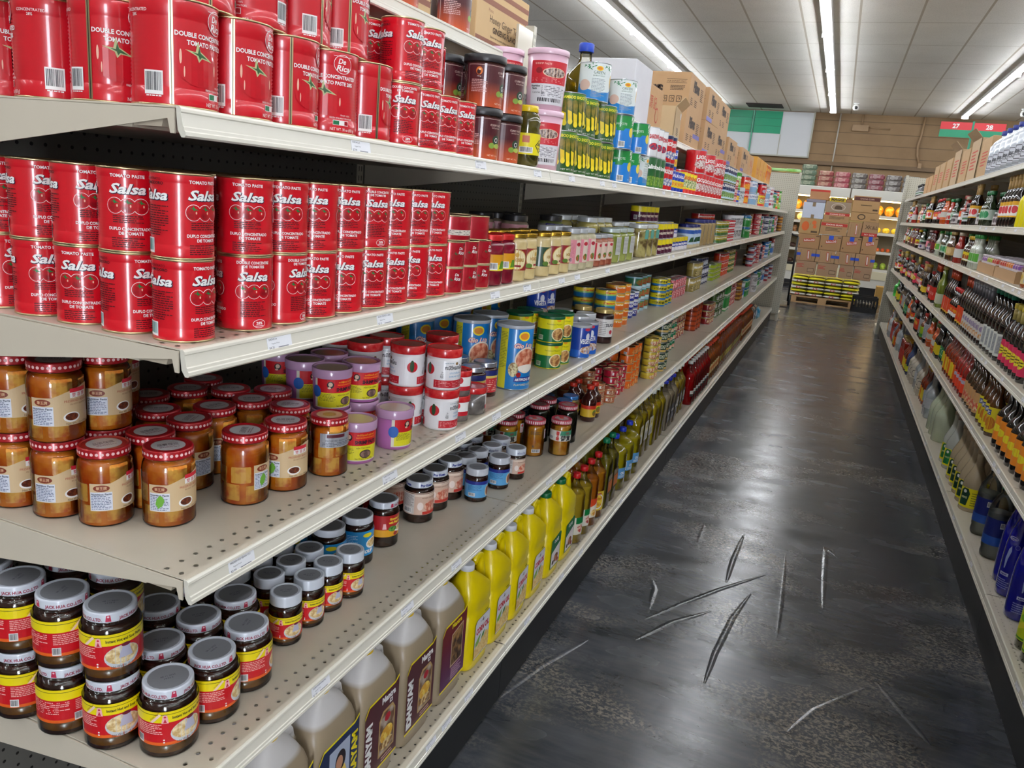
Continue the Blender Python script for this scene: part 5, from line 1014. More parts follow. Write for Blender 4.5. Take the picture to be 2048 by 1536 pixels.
put('yellow_lid_olive_jar', -.046, 1.155, A_, 'dark olive jar with yellow lid and yellow label, upper shelf', None, V(-.05, 1.06, .3))
for t, nm in ((0, 'lower'), (1, 'upper')): put('shrimp_paste_bucket', -.075, 1.335, A_ + .1501 * t, 'pink plastic bucket of shrimp paste, upper shelf, front pair, ' + nm + ' one', 'pink buckets on the upper shelf', V(-.08, 1.16, .1 + .1 * t))
for t, nm in ((0, 'lower'), (1, 'upper')): put('shrimp_paste_bucket', -.20, 1.33, A_ + .1501 * t, 'pink plastic bucket of shrimp paste, upper shelf, pair behind, ' + nm + ' one', 'pink buckets on the upper shelf', -.1)
yb = 'green can printed with yellow bamboo shoots'
BH = .112
for i, (x, y) in enumerate(((-.06, 1.44), (-.06, 1.55), (-.06, 1.68), (-.06, 1.82), (-.165, 1.46), (-.165, 1.60), (-.165, 1.74))): put('yellow_bamboo_shoot_can', x, y, A_, yb + ', upper shelf, bottom layer, ' + (ORD[i] + ' along' if i < 4 else ORD[i - 4] + ' along, second row'), 'bamboo shoot cans', V(x, y, .35, 0, .8))
for i, (x, y) in enumerate(((-.08, 1.545), (-.075, 1.655), (-.06, 1.81), (-.17, 1.60), (-.165, 1.72))): put('yellow_bamboo_shoot_can', x, y, A_ + BH + .0001, yb + ', upper shelf, middle layer, ' + (ORD[i] + ' along' if i < 3 else ORD[i - 3] + ' along, second row'), 'bamboo shoot cans', V(x, y, .25, 0, .8))
bb = 'blue and green bamboo shoot can'
for t, y, lb in ((0, 2.09, 'bottom layer, beside the yellow printed cans'), (1, 2.06, 'middle layer, nearer one'), (1, 2.31, 'middle layer, farther one'), (0, 2.22, 'bottom layer, farther one')):
    put('blue_green_bamboo_can', -.065, y, A_ + (BH + .0001) * t, bb + ', upper shelf, ' + lb, 'bamboo shoot cans', V(-.065, y, .7, 0, .8))
put('green_bamboo_shoot_can', -.065, 2.36, A_, 'white and blue bamboo shoot can standing on the upper shelf itself', 'bamboo shoot cans', V(-.06, 2.3, .9, 0, .8))
for i, (x, y, o) in enumerate(((-.20, 1.70, .9), (-.07, 1.735, .1), (-.065, 2.05, .15))): put('green_bamboo_shoot_can', x, y, A_ + 2 * BH + .0002, 'white and blue green bamboo shoot can, upper shelf, top layer, ' + ORD[i] + ' along', 'bamboo shoot cans', V(x, y, o, 0, .85))
for i, (x, y) in enumerate(((-.27, 1.86), (-.20, 2.02))): put('blue_cap_green_oil_bottle', x, y, A_ + .0, 'large bottle of olive-gold oil with blue cap behind the bamboo cans, ' + ORD[i] + ' along', 'oil bottles behind the bamboo cans', 0, scale=1.32 + .16 * i)
carton('white_carton', 235, 290, 228, 'd8d8dc')
put('white_carton', -.278, 2.70, T2, 'plain white carton on top shelf above the bamboo shoot cans', None, 0, name='carton')
spread('green_pepper_can', 'dark green pepper can', 'upper shelf', -.055, 2.495, A_, 3, .083, rows=1, jit=.1)
spread('white_fish_can', 'white fish can standing on the green pepper cans', 'upper shelf', -.055, 2.495, A_ + .118, 3, .083, rows=1, jit=.1)
spread('red_sardine_can', 'red sardine can', 'upper shelf', -.055, 2.755, A_, 2, .083, 1, 0, 2, .112, jit=.1)
spread('blue_yellow_can', 'blue can with yellow band', 'upper shelf', -.05, 2.95, A_, 4, .075, 1, 0, 2, .09, jit=.1)
spread('yellow_red_can', 'yellow vegetable can with red band', 'upper shelf', -.06, 3.29, A_, 4, .095, 1, 0, 1, .112, jit=.1)
spread('large_red_fish_can', 'large red fish can', 'upper shelf', -.07, 3.72, A_, 8, .112, 1, 0, 2, .118, jit=.1)
spread('dark_blue_olive_tin', 'dark blue and pale olive tin', 'upper shelf', -.07, 4.68, A_, 5, .108, 1, 0, 2, .11, jit=.1)
# --- top shelves
put('curry_paste_tub', -.215, .80, T_, 'maroon curry paste tub on top shelf, nearer the end', 'maroon tubs on the top shelf', -.1, scale=1.08)
put('curry_paste_tub', -.21, 1.03, T_, 'maroon curry paste tub on top shelf, farther from the end', 'maroon tubs on the top shelf', -.3, scale=1.12)
BRN = M('8a5a48', .7); CINK = M('33231b', .7)
hg = {'+x': [('R', -200, 200, 135, 152, BRN), ('R', -200, 200, 22, 38, BRN), ('T', 'Prince', -100, 116, 10, BRN), ('T', 'Honey Ginger Tea', 10, 88, 22, CINK, {'w': 230}), ('T', 'GINSENG FLAVOR', 20, 62, 17, CINK, {'b': .02, 'w': 200}), ('T', 'Store in a cool place away from light', 20, 46, 7, CINK, {'w': 230}), ('T', 'Net Weight', -60, 8, 8, CINK)]}
carton('ginger_tea_carton', 300, 490, 360, 'c8a87c', {'+x': scl(hg['+x'], 1.22, 110) + [('R', -244, 244, 0, 30, BRN), ('R', -244, 244, 318, 336, BRN)]})
put('ginger_tea_carton', -.775, 2.262, 1.86, 'tan carton with tea lettering and brown stripes on the far side top shelf', None, 0, name='carton')
for i in range(3): put('metal_shelf_shallow', -.573 - .402, L * (i + 1), 1.86, 'cream top shelf on the far side of the shelving, ' + ['nearest', 'middle', 'farther'][i] + ' bay', 'cream shelves beyond the pegboard', rz=PI, name='metal_shelf') if False else put('metal_shelf_shallow', -.976, L * i, 1.86, 'cream top shelf on the far side of the shelving, ' + ['nearest', 'middle', 'farther'][i] + ' bay', 'cream shelves beyond the pegboard', rz=0, name='metal_shelf')
carton('export_carton', 300, 640, 330, 'c8a87c', {'+x': [('T', 'FOR EXPORT ONLY', -20, 116, 22, CINK, {'b': .02, 'w': 300}), ('R', -320, 320, 160, 178, BRN)]})
put('export_carton', -.775, 1.60, 1.86, 'tan export carton on the far side top shelf beside the tea carton', None, 0, name='carton')
put('export_carton', -.775, .9, 1.86, 'tan export carton nearest the end on the far side top shelf', None, 0, name='carton')
RI = M('b83c2c', .7); WI = M('3a2c24', .7); PURT = '6a6ab8'
carton('stamped_carton', 300, 330, 190, 'bc9468', {'+x': [('T', '源 記', -30, 96, 44, RI), ('E', 60, 70, 34, 34, RI), ('E', 60, 70, 28, 28, M('bc9468', .75))], '-y': [('T', '源 記', 0, 60, 44, RI)]})
put('stamped_carton', -.33, 3.03, T2, 'tan carton with red stamped characters on top shelf', None, 0, name='carton')
carton('open_carton', 230, 300, 150, 'c4aa84', {'+x': [('L', -40, 70, 20, 60, 5, WI), ('R', 90, 130, 110, 140, M('cfd2d6', .6))]}, open_=True)
put('open_carton', -.275, 3.50, T2, 'open tan carton with raised flap on top shelf', None, .1, name='carton')
pil = [('T', 'OISHI', -150, 150, 16, RI, {'b': .03}), ('T', 'Pillows', -60, 100, 52, WI, {'b': .1, 'w': 200}), ('R', 60, 200, 152, 154, WI), ('R', 60, 200, 176, 178, WI), ('T', 'FOR EXPORT ONLY', 130, 159, 11, WI, {'w': 128}), ('L', 90, 190, 104, 140, 4, WI)] + [q for k in range(3) for q in (('R', 40 + 50 * k, 76 + 50 * k, 30, 70, WI), ('R', 44 + 50 * k, 72 + 50 * k, 34, 66, M('b8946c', .75)), ('T', '↑', 58 + 50 * k, 38, 24, WI))]
side = [('T', 'Pillows', -40, 110, 50, WI, {'b': .1, 'w': 190}), ('L', 100, 190, 80, 150, 7, WI), ('L', -180, -110, 30, 70, 4, WI), ('L', -60, 20, 30, 70, 4, WI)]
carton('pillows_carton', 360, 500, 190, 'b8946c', {'-y': scl(pil, .8, 0), '+x': side}, tape=(('+x', -250, -40, 2, 26), PURT))
carton('tall_pillows_carton', 360, 480, 380, 'b8946c', {'-y': scl(pil, .8, 200), '+x': side + scl(side, 1, 190)}, tape=(('+x', 20, 240, 60, 84), PURT))
put('tall_pillows_carton', -.36, 4.05, T2, 'tall tan snack carton with black lettering on top shelf, first along', 'tan cartons on the top shelf', 0, name='carton')
put('pillows_carton', -.34, 4.58, T2, 'tan snack carton with purple tape, lower one beside the tall carton', 'tan cartons on the top shelf', 0, name='carton')
put('pillows_carton', -.34, 4.58, T2 + .19, 'tan snack carton with purple tape, upper one beside the tall carton', 'tan cartons on the top shelf', 0, name='carton')
put('tall_pillows_carton', -.35, 5.12, T2, 'tall tan snack carton with black lettering on top shelf, second along', 'tan cartons on the top shelf', 0, name='carton')
for i, (y, kn) in enumerate(((5.64, 'pillows_carton'), (6.08, 'stamped_carton'), (6.52, 'pillows_carton'), (6.97, 'stamped_carton'), (7.33, 'stamped_carton'))):
    put(kn, -.335, y, T2, 'tan carton far along the top shelf, ' + ORD[i] + ' past the second tall snack carton', 'tan cartons on the top shelf', 0, name='carton')
carton('amber_carton', 260, 330, 220, 'c8923c', {'+x': [('T', 'MARUCHAN', 0, 90, 22, RI, {'w': 180}), ('L', -60, 60, 50, 80, 3, RI)]})
for i in range(3): put('amber_carton', -.31, 7.95 + .37 * i, T2, 'amber-tan carton on top shelf, ' + ORD[i] + ' past the brown ones', 'amber cartons on the top shelf', 0, name='carton')
a = MB(); a.box(-90, 90, -60, 60, 0, 230, MIXN('d87818', 'e8b060', 14, .4, .6, .35, .4), 22)
a.art(FL('+x', 90), [('R', -40, 40, 120, 200, M('b82c1c')), ('T', 'CHIPS', 0, 150, 24, YEL, {'b': .05, 'w': 66})], ds=None, base=1)
kind('orange_snack_bag', 'bag', ('bag', a))
for i in range(4): put('orange_snack_bag', -.27, 9.05 + .14 * i, T2, 'orange snack bag at the far end of the top shelf, ' + ORD[i] + ' along', 'orange snack bags', 0, name='snack_bag')

# --- second shelf
for j in range(5):
    for i in range(9):
        if j > 2 and i > 5: continue
        if j == 4 and i > 3: continue
        if j == 0: y = [.056, .168, .246, .322, .398, .474, .55, .626, .702][i]
        else: y = .05 + .0775 * i
        for t in range(2):
            r = V(-.05, y, random.choice([.15, .5, -.3, -1.3, .3]) + random.uniform(-.2, .2) + (.25 if j else 0))
            if j == 0: r = V(-.05, y, [[.75, .85], [.1, -1.45], [.2, -.9], [.0, .15], [.25, .05], [-1.3, .35], [.1, .3], [.3, .0], [.2, .25]][i][1 - t])
            put('red_tomato_tin', -.053 - .0812 * j, y, B_ + .103 * t, st + ', second shelf, ' + ORD[i] + ' along, ' + DEP[j] + ', ' + TIERS[2][t], 'small red tins on the second shelf', r)
for t in range(2):
    for j in range(2):
        for i in range(3): put('small_tomato_tin', -.045 - .07 * j, .776 + .069 * i, B_ + .054 * t, 'palm-sized dark red tomato tin, second shelf, ' + ORD[i] + ' along, ' + DEP[j] + ', ' + TIERS[2][t], 'palm-sized tomato tins', random.uniform(-.3, .3) - .2)
for i, y in enumerate((.80, .895)): put('wide_tomato_tin', -.06, y, B_ + .108, 'wide low red tin topping the palm-sized tins, ' + ('nearer' if i == 0 else 'farther') + ' one', 'wide low red tins', -.3 + 1.9 * i)
spread('tall_dark_foil_jar', 'dark jar with shiny dark label', 'behind the red tins', -.30, .80, B_ + .0, 5, .088, 2, -.09, 1, .14)
spread('red_lid_cherry_jar', 'cherry-red jar with red lid', 'second shelf', -.045, .985, B_, 2, .071, 2, -.08, rz=-.2)
for i in range(5): put('gold_lid_horseradish_jar' if i in (0, 1, 3, 4) and i != 2 else 'cream_label_horseradish_jar', -.042, [1.135, 1.205, 1.315, 1.40, 1.485][i], B_, 'cream horseradish jar with gold lid, second shelf, ' + ORD[i] + ' along', 'gold lidded jars', [-1.0, -.1, .1, 0, .05][i], name='horseradish_jar')
spread('gold_lid_horseradish_jar', 'cream jar with gold lid behind the front jars', 'second shelf', -.12, 1.14, B_, 5, .07, 1, name='horseradish_jar')
spread('pink_label_paste_jar', 'slim jar with pink label', 'second shelf', -.042, 1.575, B_, 3, .078, 2, -.08)
spread('small_pink_paste_jar', 'short jar with pink and white label', 'second shelf', -.040, 1.815, B_, 3, .07, 2, -.08)
for i, (x, y, kn) in enumerate(((-.205, 1.40, 'big_pink_label_jar'), (-.30, 1.36, 'big_pink_label_jar'), (-.205, 1.72, 'violet_label_jar'), (-.30, 1.62, 'violet_label_jar'), (-.30, 1.48, 'big_pink_label_jar'))):
    put(kn, x, y + .12, B_, ('large jar with pink label' if 'pink' in kn else 'large jar with violet label') + ' deep on the second shelf, ' + ORD[i] + ' of the big jars', 'big jars deep on the second shelf', -.2)
spread('green_brine_jar', 'eight-sided jar of green brine', 'second shelf', -.055, 2.06, B_, 3, .102, 1, rz=.39, jit=.03)
spread('tall_brine_jar', 'tall faceted jar of pale brine', 'second shelf behind the green ones', -.155, 2.10, B_, 3, .096, 2, -.1, rz=.39, jit=.03)
spread('olive_medley_jar', 'faceted jar of olives with teal label', 'second shelf', -.055, 2.49, B_, 3, .1, 2, -.1, rz=.3, jit=.03)
spread('purple_yellow_can', 'purple can with yellow top band', 'second shelf', -.05, 2.79, B_, 4, .08, 1, 0, 2, .068, jit=.15)
spread('purple_yellow_can', 'purple can with yellow top band behind the others', 'second shelf', -.135, 2.80, B_, 4, .08, 1, 0, 3, .068, jit=.15)
spread('blue_white_red_can', 'blue can with white and yellow bands', 'second shelf', -.05, 3.13, B_, 6, .08, 2, -.085, 2, .066, jit=.15)
spread('blue_label_coconut_jar', 'pale paste jar with blue label', 'second shelf', -.062, 3.66, B_, 3, .11, 1)
spread('blue_lid_tahini_jar', 'large tan paste jar with blue lid', 'second shelf', -.07, 4.03, B_, 4, .15, 1, rz=.5)
spread('gold_green_can', 'small gold and green can', 'second shelf', -.045, 4.66, B_, 6, .071, 1, 0, 3, .048)
spread('red_white_striped_can', 'flat red and white striped can', 'second shelf', -.045, 5.12, B_, 5, .067, 1, 0, 4, .038)
spread('large_orange_can', 'orange can above the second shelf back row', 'second shelf', -.18, 4.70, B_, 6, .092, 1, 0, 3, .06)

# --- middle shelf
bj = 'jar of spiced bean curd with red polka-dot lid'
F0 = [(-.163, .131), (-.236, .083), (-.312, .068), (-.301, .146), (-.235, .16), (-.235, .247), (-.124, .252), (-.109, .334), (-.254, .332), (-.312, .255), (-.385, .24), (-.376, .154), (-.455, .2), (-.359, .388), (-.316, .426), (-.23, .40), (-.173, .413), (-.39, .32), (-.27, .46), (-.39, .06), (-.46, .10), (-.46, .29), (-.40, .45)]
kinds_ = ['green_map_jar' if i in (0, 6, 7, 9) else 'bean_curd_jar' for i in range(len(F0))]
RZ = [.23, .43, .03, .3, .6, 1.2, 1.38, .0] + [random.uniform(-.4, .8) for _ in F0[8:]]
PB = lst('bean_curd_jar', bj, 'middle shelf', F0, C_, .0376, 'jars of bean curd', rz=RZ, kinds=kinds_, name='bean_curd_jar')
top_on = [19, 2, 3, 12, 10]
for n, i in enumerate(top_on):
    x, y = PB[i]
    put('bean_curd_jar', x + .004, y - .002, C_ + .118, 'bean curd jar stacked on another jar, middle shelf, ' + ORD[n] + ' of the stacked ones', 'stacked bean curd jars', V(x, y, [.1, .1, .3, .5, .4][n]))
put('silver_label_jar', -.088, .43, C_, 'bean curd jar with silver label and polka-dot lid, middle shelf', None, V(-.09, .43, .3), name='bean_curd_jar')
pt = 'mauve shrimp paste tub with yellow-red label'
T0 = [(-.085, .515), (-.069, .629), (-.165, .545), (-.155, .632), (-.245, .565), (-.245, .648), (-.33, .60), (-.325, .67)]
PT = lst('purple_shrimp_paste_tub', pt, 'middle shelf', T0, C_, .0395, 'mauve shrimp paste tubs', rz=[.15, 1.29, .4, .3, .9, .3, .5, .4], name='shrimp_paste_tub')
for n, (i, rr) in enumerate(((2, .45), (3, .3), (4, 1.0), (5, .3), (6, .4))):
    put('purple_shrimp_paste_tub', PT[i][0], PT[i][1], C_ + .0821, 'mauve shrimp paste tub stacked on another, middle shelf, ' + ORD[n] + ' of the stacked ones', 'stacked mauve tubs', V(PT[i][0], PT[i][1], rr), name='shrimp_paste_tub')
wt = 'white tub of shrimp paste with red lid'
W0 = [(-.052, .803), (0, 0), (-.128, .775), (-.13, .855), (-.21, .73), (-.21, .82), (-.29, .75), (-.29, .84)]
PW = lst('white_shrimp_paste_tub', wt, 'middle shelf', W0[:1] + W0[2:], C_, .0396, 'white shrimp paste tubs', rz=[.96, 1.67, .3, .2, .2, .1, .3], name='shrimp_paste_tub')
for n, (i, rr) in enumerate(((0, .5), (1, 1.67), (3, .3), (4, .2), (5, .5))):
    put('white_shrimp_paste_tub', PW[i][0], PW[i][1], C_ + .0916, 'white red-lidded shrimp paste tub stacked on another, ' + ORD[n] + ' of the stacked ones', 'stacked white tubs', V(PW[i][0], PW[i][1], rr), name='shrimp_paste_tub')
for i, (x, y, zz, k) in enumerate(((-.048, .877, 0, 'clear'), (-.048, .877, .0601, 'clear'), (-.046, .955, 0, 'grey'))):
    put(k + '_shrimp_paste_tub', x + (.0 if i < 2 else 0), y, C_ + zz, ['small clear red-lidded tub at the bottom of a pair, middle shelf', 'small clear red-lidded tub atop its twin, middle shelf', 'squat grey paste tub with red lid near the rail, middle shelf'][i], None, V(-.05, .9, [.2, .3, 1.0][i]), name='shrimp_paste_tub')
put('white_shrimp_paste_tub', -.128, .937, C_, 'white shrimp paste tub with red lid behind the squat grey tub', None, V(-.13, .93, .2), name='shrimp_paste_tub')
put('white_shrimp_paste_tub', -.128, .937, C_ + .0916, 'white shrimp paste tub slightly askew above the squat grey tub', None, V(-.13, .93, .1), name='shrimp_paste_tub')
spread('foil_top_paste_jar', 'navy and red paste jar with foil-wrapped top', 'middle shelf', -.09, 1.045, C_, 2, .072, 2, -.08, rz=.0)
for i, (x, y) in enumerate(((-.068, 1.255), (-.19, 1.235), (-.19, 1.36), (-.31, 1.13), (-.315, 1.25), (-.072, 1.36), (-.315, 1.37))):
    if i == 5: continue
    put('tall_blue_soup_can', x, y, C_, 'tall blue soup can with clear plastic lid, middle shelf, ' + ORD[i if i < 5 else 5] + ' of the set', 'tall blue soup cans', V(x, y, [.0, -.1, 0, 0, .1, 0, .1][i]) + random.uniform(-.1, .1))
for t in range(2):
    for j in range(2):
        for i in range(2): put('green_yellow_mustard_tin', -.075 - .095 * j, 1.57 + .0875 * i - (.03 if j else 0), C_ + .0825 * t, 'green and yellow mustard tin, middle shelf, ' + ORD[i] + ' along, ' + DEP[j] + ', ' + TIERS[2][t], 'green and yellow mustard tins', V(-.08, 1.6, .0))
spread('tall_blue_soup_can', 'tall blue can deep behind the mustard tins', 'middle shelf', -.37, 1.50, C_, 3, .11, 1)
spread('blue_vegetable_seasoning_can', 'deep blue seasoning can with grey lid', 'middle shelf', -.045, 1.80, C_, 2, .08, 1, rz=-.1)
spread('blue_vegetable_seasoning_can', 'deep blue seasoning can behind the front pair', 'middle shelf', -.20, 1.765, C_, 2, .08, 1, 0, 2, .1125)
spread('white_lid_spread_jar', 'red and white labelled spread jar with white lid', 'middle shelf', -.10, 1.94, C_, 2, .09, 2, -.09)
spread('white_label_dark_jar', 'dark jar with plain white label', 'middle shelf', -.06, 2.13, C_, 1, .09, 2, -.085)
spread('rainbow_tuna_tin', 'flat tuna tin in blue, green and yellow', 'middle shelf', -.135, 2.40, C_, 1, .09, 2, -.095, 4, .0425, rz=-.1)
spread('orange_tuna_tin', 'flat orange tuna tin', 'middle shelf', -.13, 2.53, C_, 2, .09, 1, -.095, 5, .0365)
spread('rainbow_tuna_tin', 'flat tuna tin deep on the shelf', 'middle shelf', -.30, 2.08, C_ + .0, 1, .09, 1, 0, 6, .0425)
spread('blue_spam_tin', 'flat blue and white meat tin', 'middle shelf', -.16, 2.83, C_, 2, .091, 1, -.095, 3, .0405)
spread('green_mushroom_can', 'green can with red mushroom picture', 'middle shelf', -.17, 3.06, C_, 3, .091, 1, -.095, 3, .0585)
carton('red_titus_tray', 90, 420, 140, 'a01420', {'+x': [('T', 'TITUS', 0, 80, 34, WHT, {'b': .03, 'w': 170}), ('R', -210, 210, 52, 55, WHT), ('R', -210, 210, 30, 33, WHT)], '-y': [('T', 'TITUS', 0, 80, 20, WHT)]}, cat='carton', m=M('a01420', .4, 0, .2))
put('red_titus_tray', -.225, 7.05, C_, 'red printed sardine multipack standing on the middle shelf', None, 0, name='sardine_pack')

# --- fourth shelf
sj = 'wide jar of sour soup paste with white lid'
J0 = [(-.11, .066), (-.101, .150), (-.114, .236), (-.192, .215), (-.19, .302), (-.186, .133), (-.193, .040), (-.272, .03), (-.352, .025), (-.272, .12), (-.27, .21), (-.355, .11), (-.43, .03), (-.44, .12), (-.27, .30), (-.355, .2)]
RJ = [.2, .87, 1.2, .2, .5, .0, -.15, 1.6, .9, .2, 1.0, .3, .5, .1, .2, .4]
PJ = lst('soup_paste_jar', sj, 'fourth shelf', J0, D_, .0422, 'wide soup paste jars', rz=RJ)
for n, (i, rr) in enumerate(((6, -.1), (7, 1.0), (8, 1.0), (12, .2), (9, .9), (11, 1.2))):
    put('soup_paste_jar', PJ[i][0] - .004, PJ[i][1] + .004, D_ + .1096, 'wide soup paste jar stacked on another near the shelf end, ' + ORD[n] + ' of the stacked ones', 'stacked soup paste jars', V(PJ[i][0], PJ[i][1], rr))
S0 = [(-.129, .369), (-.13, .44), (-.132, .505), (-.125, .572), (-.197, .405), (-.196, .47), (-.2, .535), (-.262, .385), (-.262, .45), (-.265, .52), (-.197, .6)]
lst('small_soup_paste_jar', 'narrow jar of sour soup paste with tall white lid', 'fourth shelf', S0[:10], D_, .031, 'narrow soup paste jars', rz=[.1, .2, .2, .3] + [random.uniform(-.3, .3) for _ in range(6)])
lst('blue_soup_jar', 'blue-labelled soup jar with white lid', 'fourth shelf', [(-.212, .62), (-.195, .705), (-.30, .60), (-.29, .69), (-.37, .66)], D_, .0385, 'blue-labelled soup jars', rz=.3)
lst('ground_chili_jar', 'red-labelled ground chili jar with white lid', 'fourth shelf', [(-.194, .815), (-.28, .79), (-.275, .88)], D_, .0385, 'ground chili jars', rz=.35)
lst('paste_jar', 'wide brown paste jar with pinkish label and white lid', 'fourth shelf', [(-.19, .984), (-.193, 1.075), (-.193, 1.165), (-.28, 1.0), (-.28, 1.1)], D_, .0396, 'wide brown paste jars', rz=[.6, .4, .7, 0, .3])
lst('blue_label_jar', 'narrow brown paste jar with sky-blue label', 'fourth shelf', [(-.119, 1.189), (-.104, 1.313), (-.186, 1.255), (-.181, 1.325), (-.25, 1.28)], D_, .0325, 'sky-blue labelled jars', rz=[.2, .1, 0, 0, 0])
lst('small_paste_jar', 'narrow paste jar with pinkish label', 'fourth shelf', [(-.094, 1.415), (-.164, 1.392), (-.17, 1.47), (-.25, 1.36), (-.25, 1.44), (-.32, 1.40)], D_, .0322, 'narrow pinkish labelled jars', rz=.4)
lst('bamboo_pickle_jar', 'jar of orange bamboo pickle with gingham lid', 'fourth shelf', [(-.053, 1.716), (-.125, 1.655), (-.20, 1.59), (-.21, 1.68), (-.275, 1.62)], D_, .0365, 'gingham-lidded pickle jars', rz=[.2, .5, 0, 0, 0], kinds=['bamboo_pickle_jar', 'orange_pickle_jar', 'bamboo_pickle_jar', 'orange_pickle_jar', 'bamboo_pickle_jar'], name='pickle_jar')
lst('dark_pickle_jar', 'jar of near-black pickles with gingham lid', 'fourth shelf', [(-.08, 1.86), (-.165, 1.80), (-.17, 1.89)], D_, .0385, 'dark pickle jars', rz=.0)
lst('blue_gingham_lid_jar', 'jar with blue striped lid and yellow label', 'fourth shelf', [(-.14, 2.00), (-.14, 2.08), (-.22, 2.03)], D_, .0345, 'blue lidded jars', rz=0)
spread('navy_pickle_jar', 'navy-labelled jar deep behind the pickles', 'fourth shelf', -.30, 1.72, D_, 4, .083, 1)
spread('red_band_sauce_bottle', 'short dark sauce bottle with red band', 'fourth shelf', -.09, 2.165, D_, 2, .066, 2, -.07)
for i in range(3): spread('copper_curry_tin', 'flat copper curry tin', 'stack ' + ['one', 'two', 'three'][i], -.165 + .03 * i, 2.36 + .071 * i, D_, 1, .07, 1, 0, [5, 3, 2][i], .0321, rz=-.2, group='copper curry tins')
spread('copper_curry_tin', 'flat copper curry tin, second row back', 'fourth shelf', -.245, 2.34, D_, 3, .072, 1, 0, 6, .0321)
spread('crimson_curry_tin', 'flat crimson curry tin', 'fourth shelf', -.12, 2.585, D_, 3, .071, 2, -.075, 4, .0321)
spread('orange_curry_tin', 'flat orange curry tin', 'fourth shelf', -.105, 2.81, D_, 3, .071, 2, -.075, 5, .0401)

def blocks(place, z, rows, rz=0.0):
    for kn, lk, x, y, n, dy, tiers, th in rows: spread(kn, lk, place, x, y, z, n, dy, 1, 0, tiers, th, jit=.3)
blocks('middle shelf', C_, [('yellow_blue_fish_tin', 'flat yellow and blue fish tin', -.125, 3.42, 3, .088, 4, .0365), ('pink_patterned_can', 'pink patterned can', -.13, 3.78, 5, .085, 2, .0565), ('olive_gold_can', 'olive and gold bean can', -.12, 4.32, 4, .08, 2, .0905), ('navy_can', 'navy and white can', -.15, 4.78, 5, .084, 3, .0625), ('lime_tin', 'flat lime green tin', -.13, 5.3, 5, .088, 4, .0305), ('large_orange_can', 'flat red and orange can', -.15, 5.85, 4, .092, 3, .06), ('gold_green_can', 'small gold and green can', -.14, 6.3, 5, .071, 4, .048)])
blocks('fourth shelf', D_, [('floral_yellow_tin', 'flat yellow floral tin', -.065, 3.10, 2, .073, 6, .0341), ('dark_green_tin', 'dark green patterned tin', -.06, 3.30, 2, .075, 5, .0521), ('floral_yellow_tin', 'flat yellow floral tin past the dark green ones', -.12, 3.47, 2, .075, 6, .0341), ('green_curry_tin', 'bright green curry tin', -.12, 3.66, 6, .076, 4, .0521), ('red_floral_tin', 'dark red floral tin', -.19, 4.22, 6, .08, 4, .0521), ('orange_stacked_tin', 'flat burnt-orange tin', -.15, 4.86, 3, .097, 6, .0341), ('red_floral_tin', 'dark red floral tin past the orange ones', -.10, 5.28, 3, .08, 3, .0521), ('green_soccer_can', 'olive can with round white picture', -.11, 5.72, 4, .095, 3, .0661), ('leaf_green_slim_can', 'slim bright green can', -.10, 6.2, 4, .064, 2, .1201), ('hot_red_can', 'low red can', -.12, 6.62, 5, .084, 4, .0521)])
blocks('second shelf', B_, [('white_cooking_can', 'white can with dark print', -.07, 5.52, 6, .103, 2, .092)])
def mixed_left(where, z, y0, y1, pool, seed, x0=.0):
    """short groups of tins, pushed back by varying amounts"""
    rr = random.Random(seed); y = y0; cnt = {}; last = None
    while True:
        kn, lk, p, t, th = rr.choice(pool)
        if kn == last: continue
        n = rr.choice((2, 3, 3)) if y > 6 else 2
        if y + n * p > y1: break
        cnt[lk] = cnt.get(lk, 0) + 1; last = kn
        spread(kn, lk, where + ', ' + ORD[cnt[lk] - 1] + ' group', -p * .58 - x0 - rr.uniform(0, .07), y + p / 2, z, n, p, 1, 0, t, th, jit=.3, group=lk + 's, ' + where)
        y += n * p + rr.uniform(0, .06)
PL = [('orange_fruit_can', 'orange-red can', .088, 2, .105), ('red_sardine_can', 'red can with dark top', .084, 2, .112), ('hot_red_can', 'low red can', .084, 3, .052), ('pale_blue_can', 'pale blue and white can', .084, 2, .098), ('blue_yellow_can', 'blue and yellow can', .076, 2, .09), ('yellow_red_can', 'yellow and red can', .092, 1, .112), ('green_can', 'green can', .092, 2, .092), ('lime_green_can', 'lime green can', .08, 2, .112), ('silver_patterned_can', 'silver patterned can', .072, 1, .12), ('white_fish_can', 'white can with dark picture', .076, 2, .112)]
PM = [('hot_red_can', 'low red can', .084, 4, .052), ('bright_blue_can', 'bright blue can', .083, 2, .096), ('green_can', 'green can', .092, 2, .092), ('tall_white_blue_can', 'tall white and blue can', .08, 1, .15), ('red_blue_small_can', 'little red and blue can', .069, 3, .0625), ('navy_slim_can', 'slim navy can', .068, 2, .0801), ('brown_gold_can', 'brown and gold can', .08, 2, .1005), ('olive_gold_can', 'olive and gold can', .08, 2, .0905), ('navy_can', 'navy and white can', .084, 3, .0625), ('red_white_striped_can', 'flat striped can', .068, 4, .038), ('white_cooking_can', 'white can with dark print', .103, 2, .092)]
mixed_left('upper shelf', A_, 5.25, 10.3, PL, 21)
mixed_left('second shelf beyond white cans', B_, 6.3, 10.8, [q for q in PM if q[0] != 'white_cooking_can'], 22)
mixed_left('middle shelf far end', C_, 7.35, 10.8, PM, 23, .03)
mixed_left('fourth shelf far end', D_, 7.15, 10.8, PM, 24, .03)
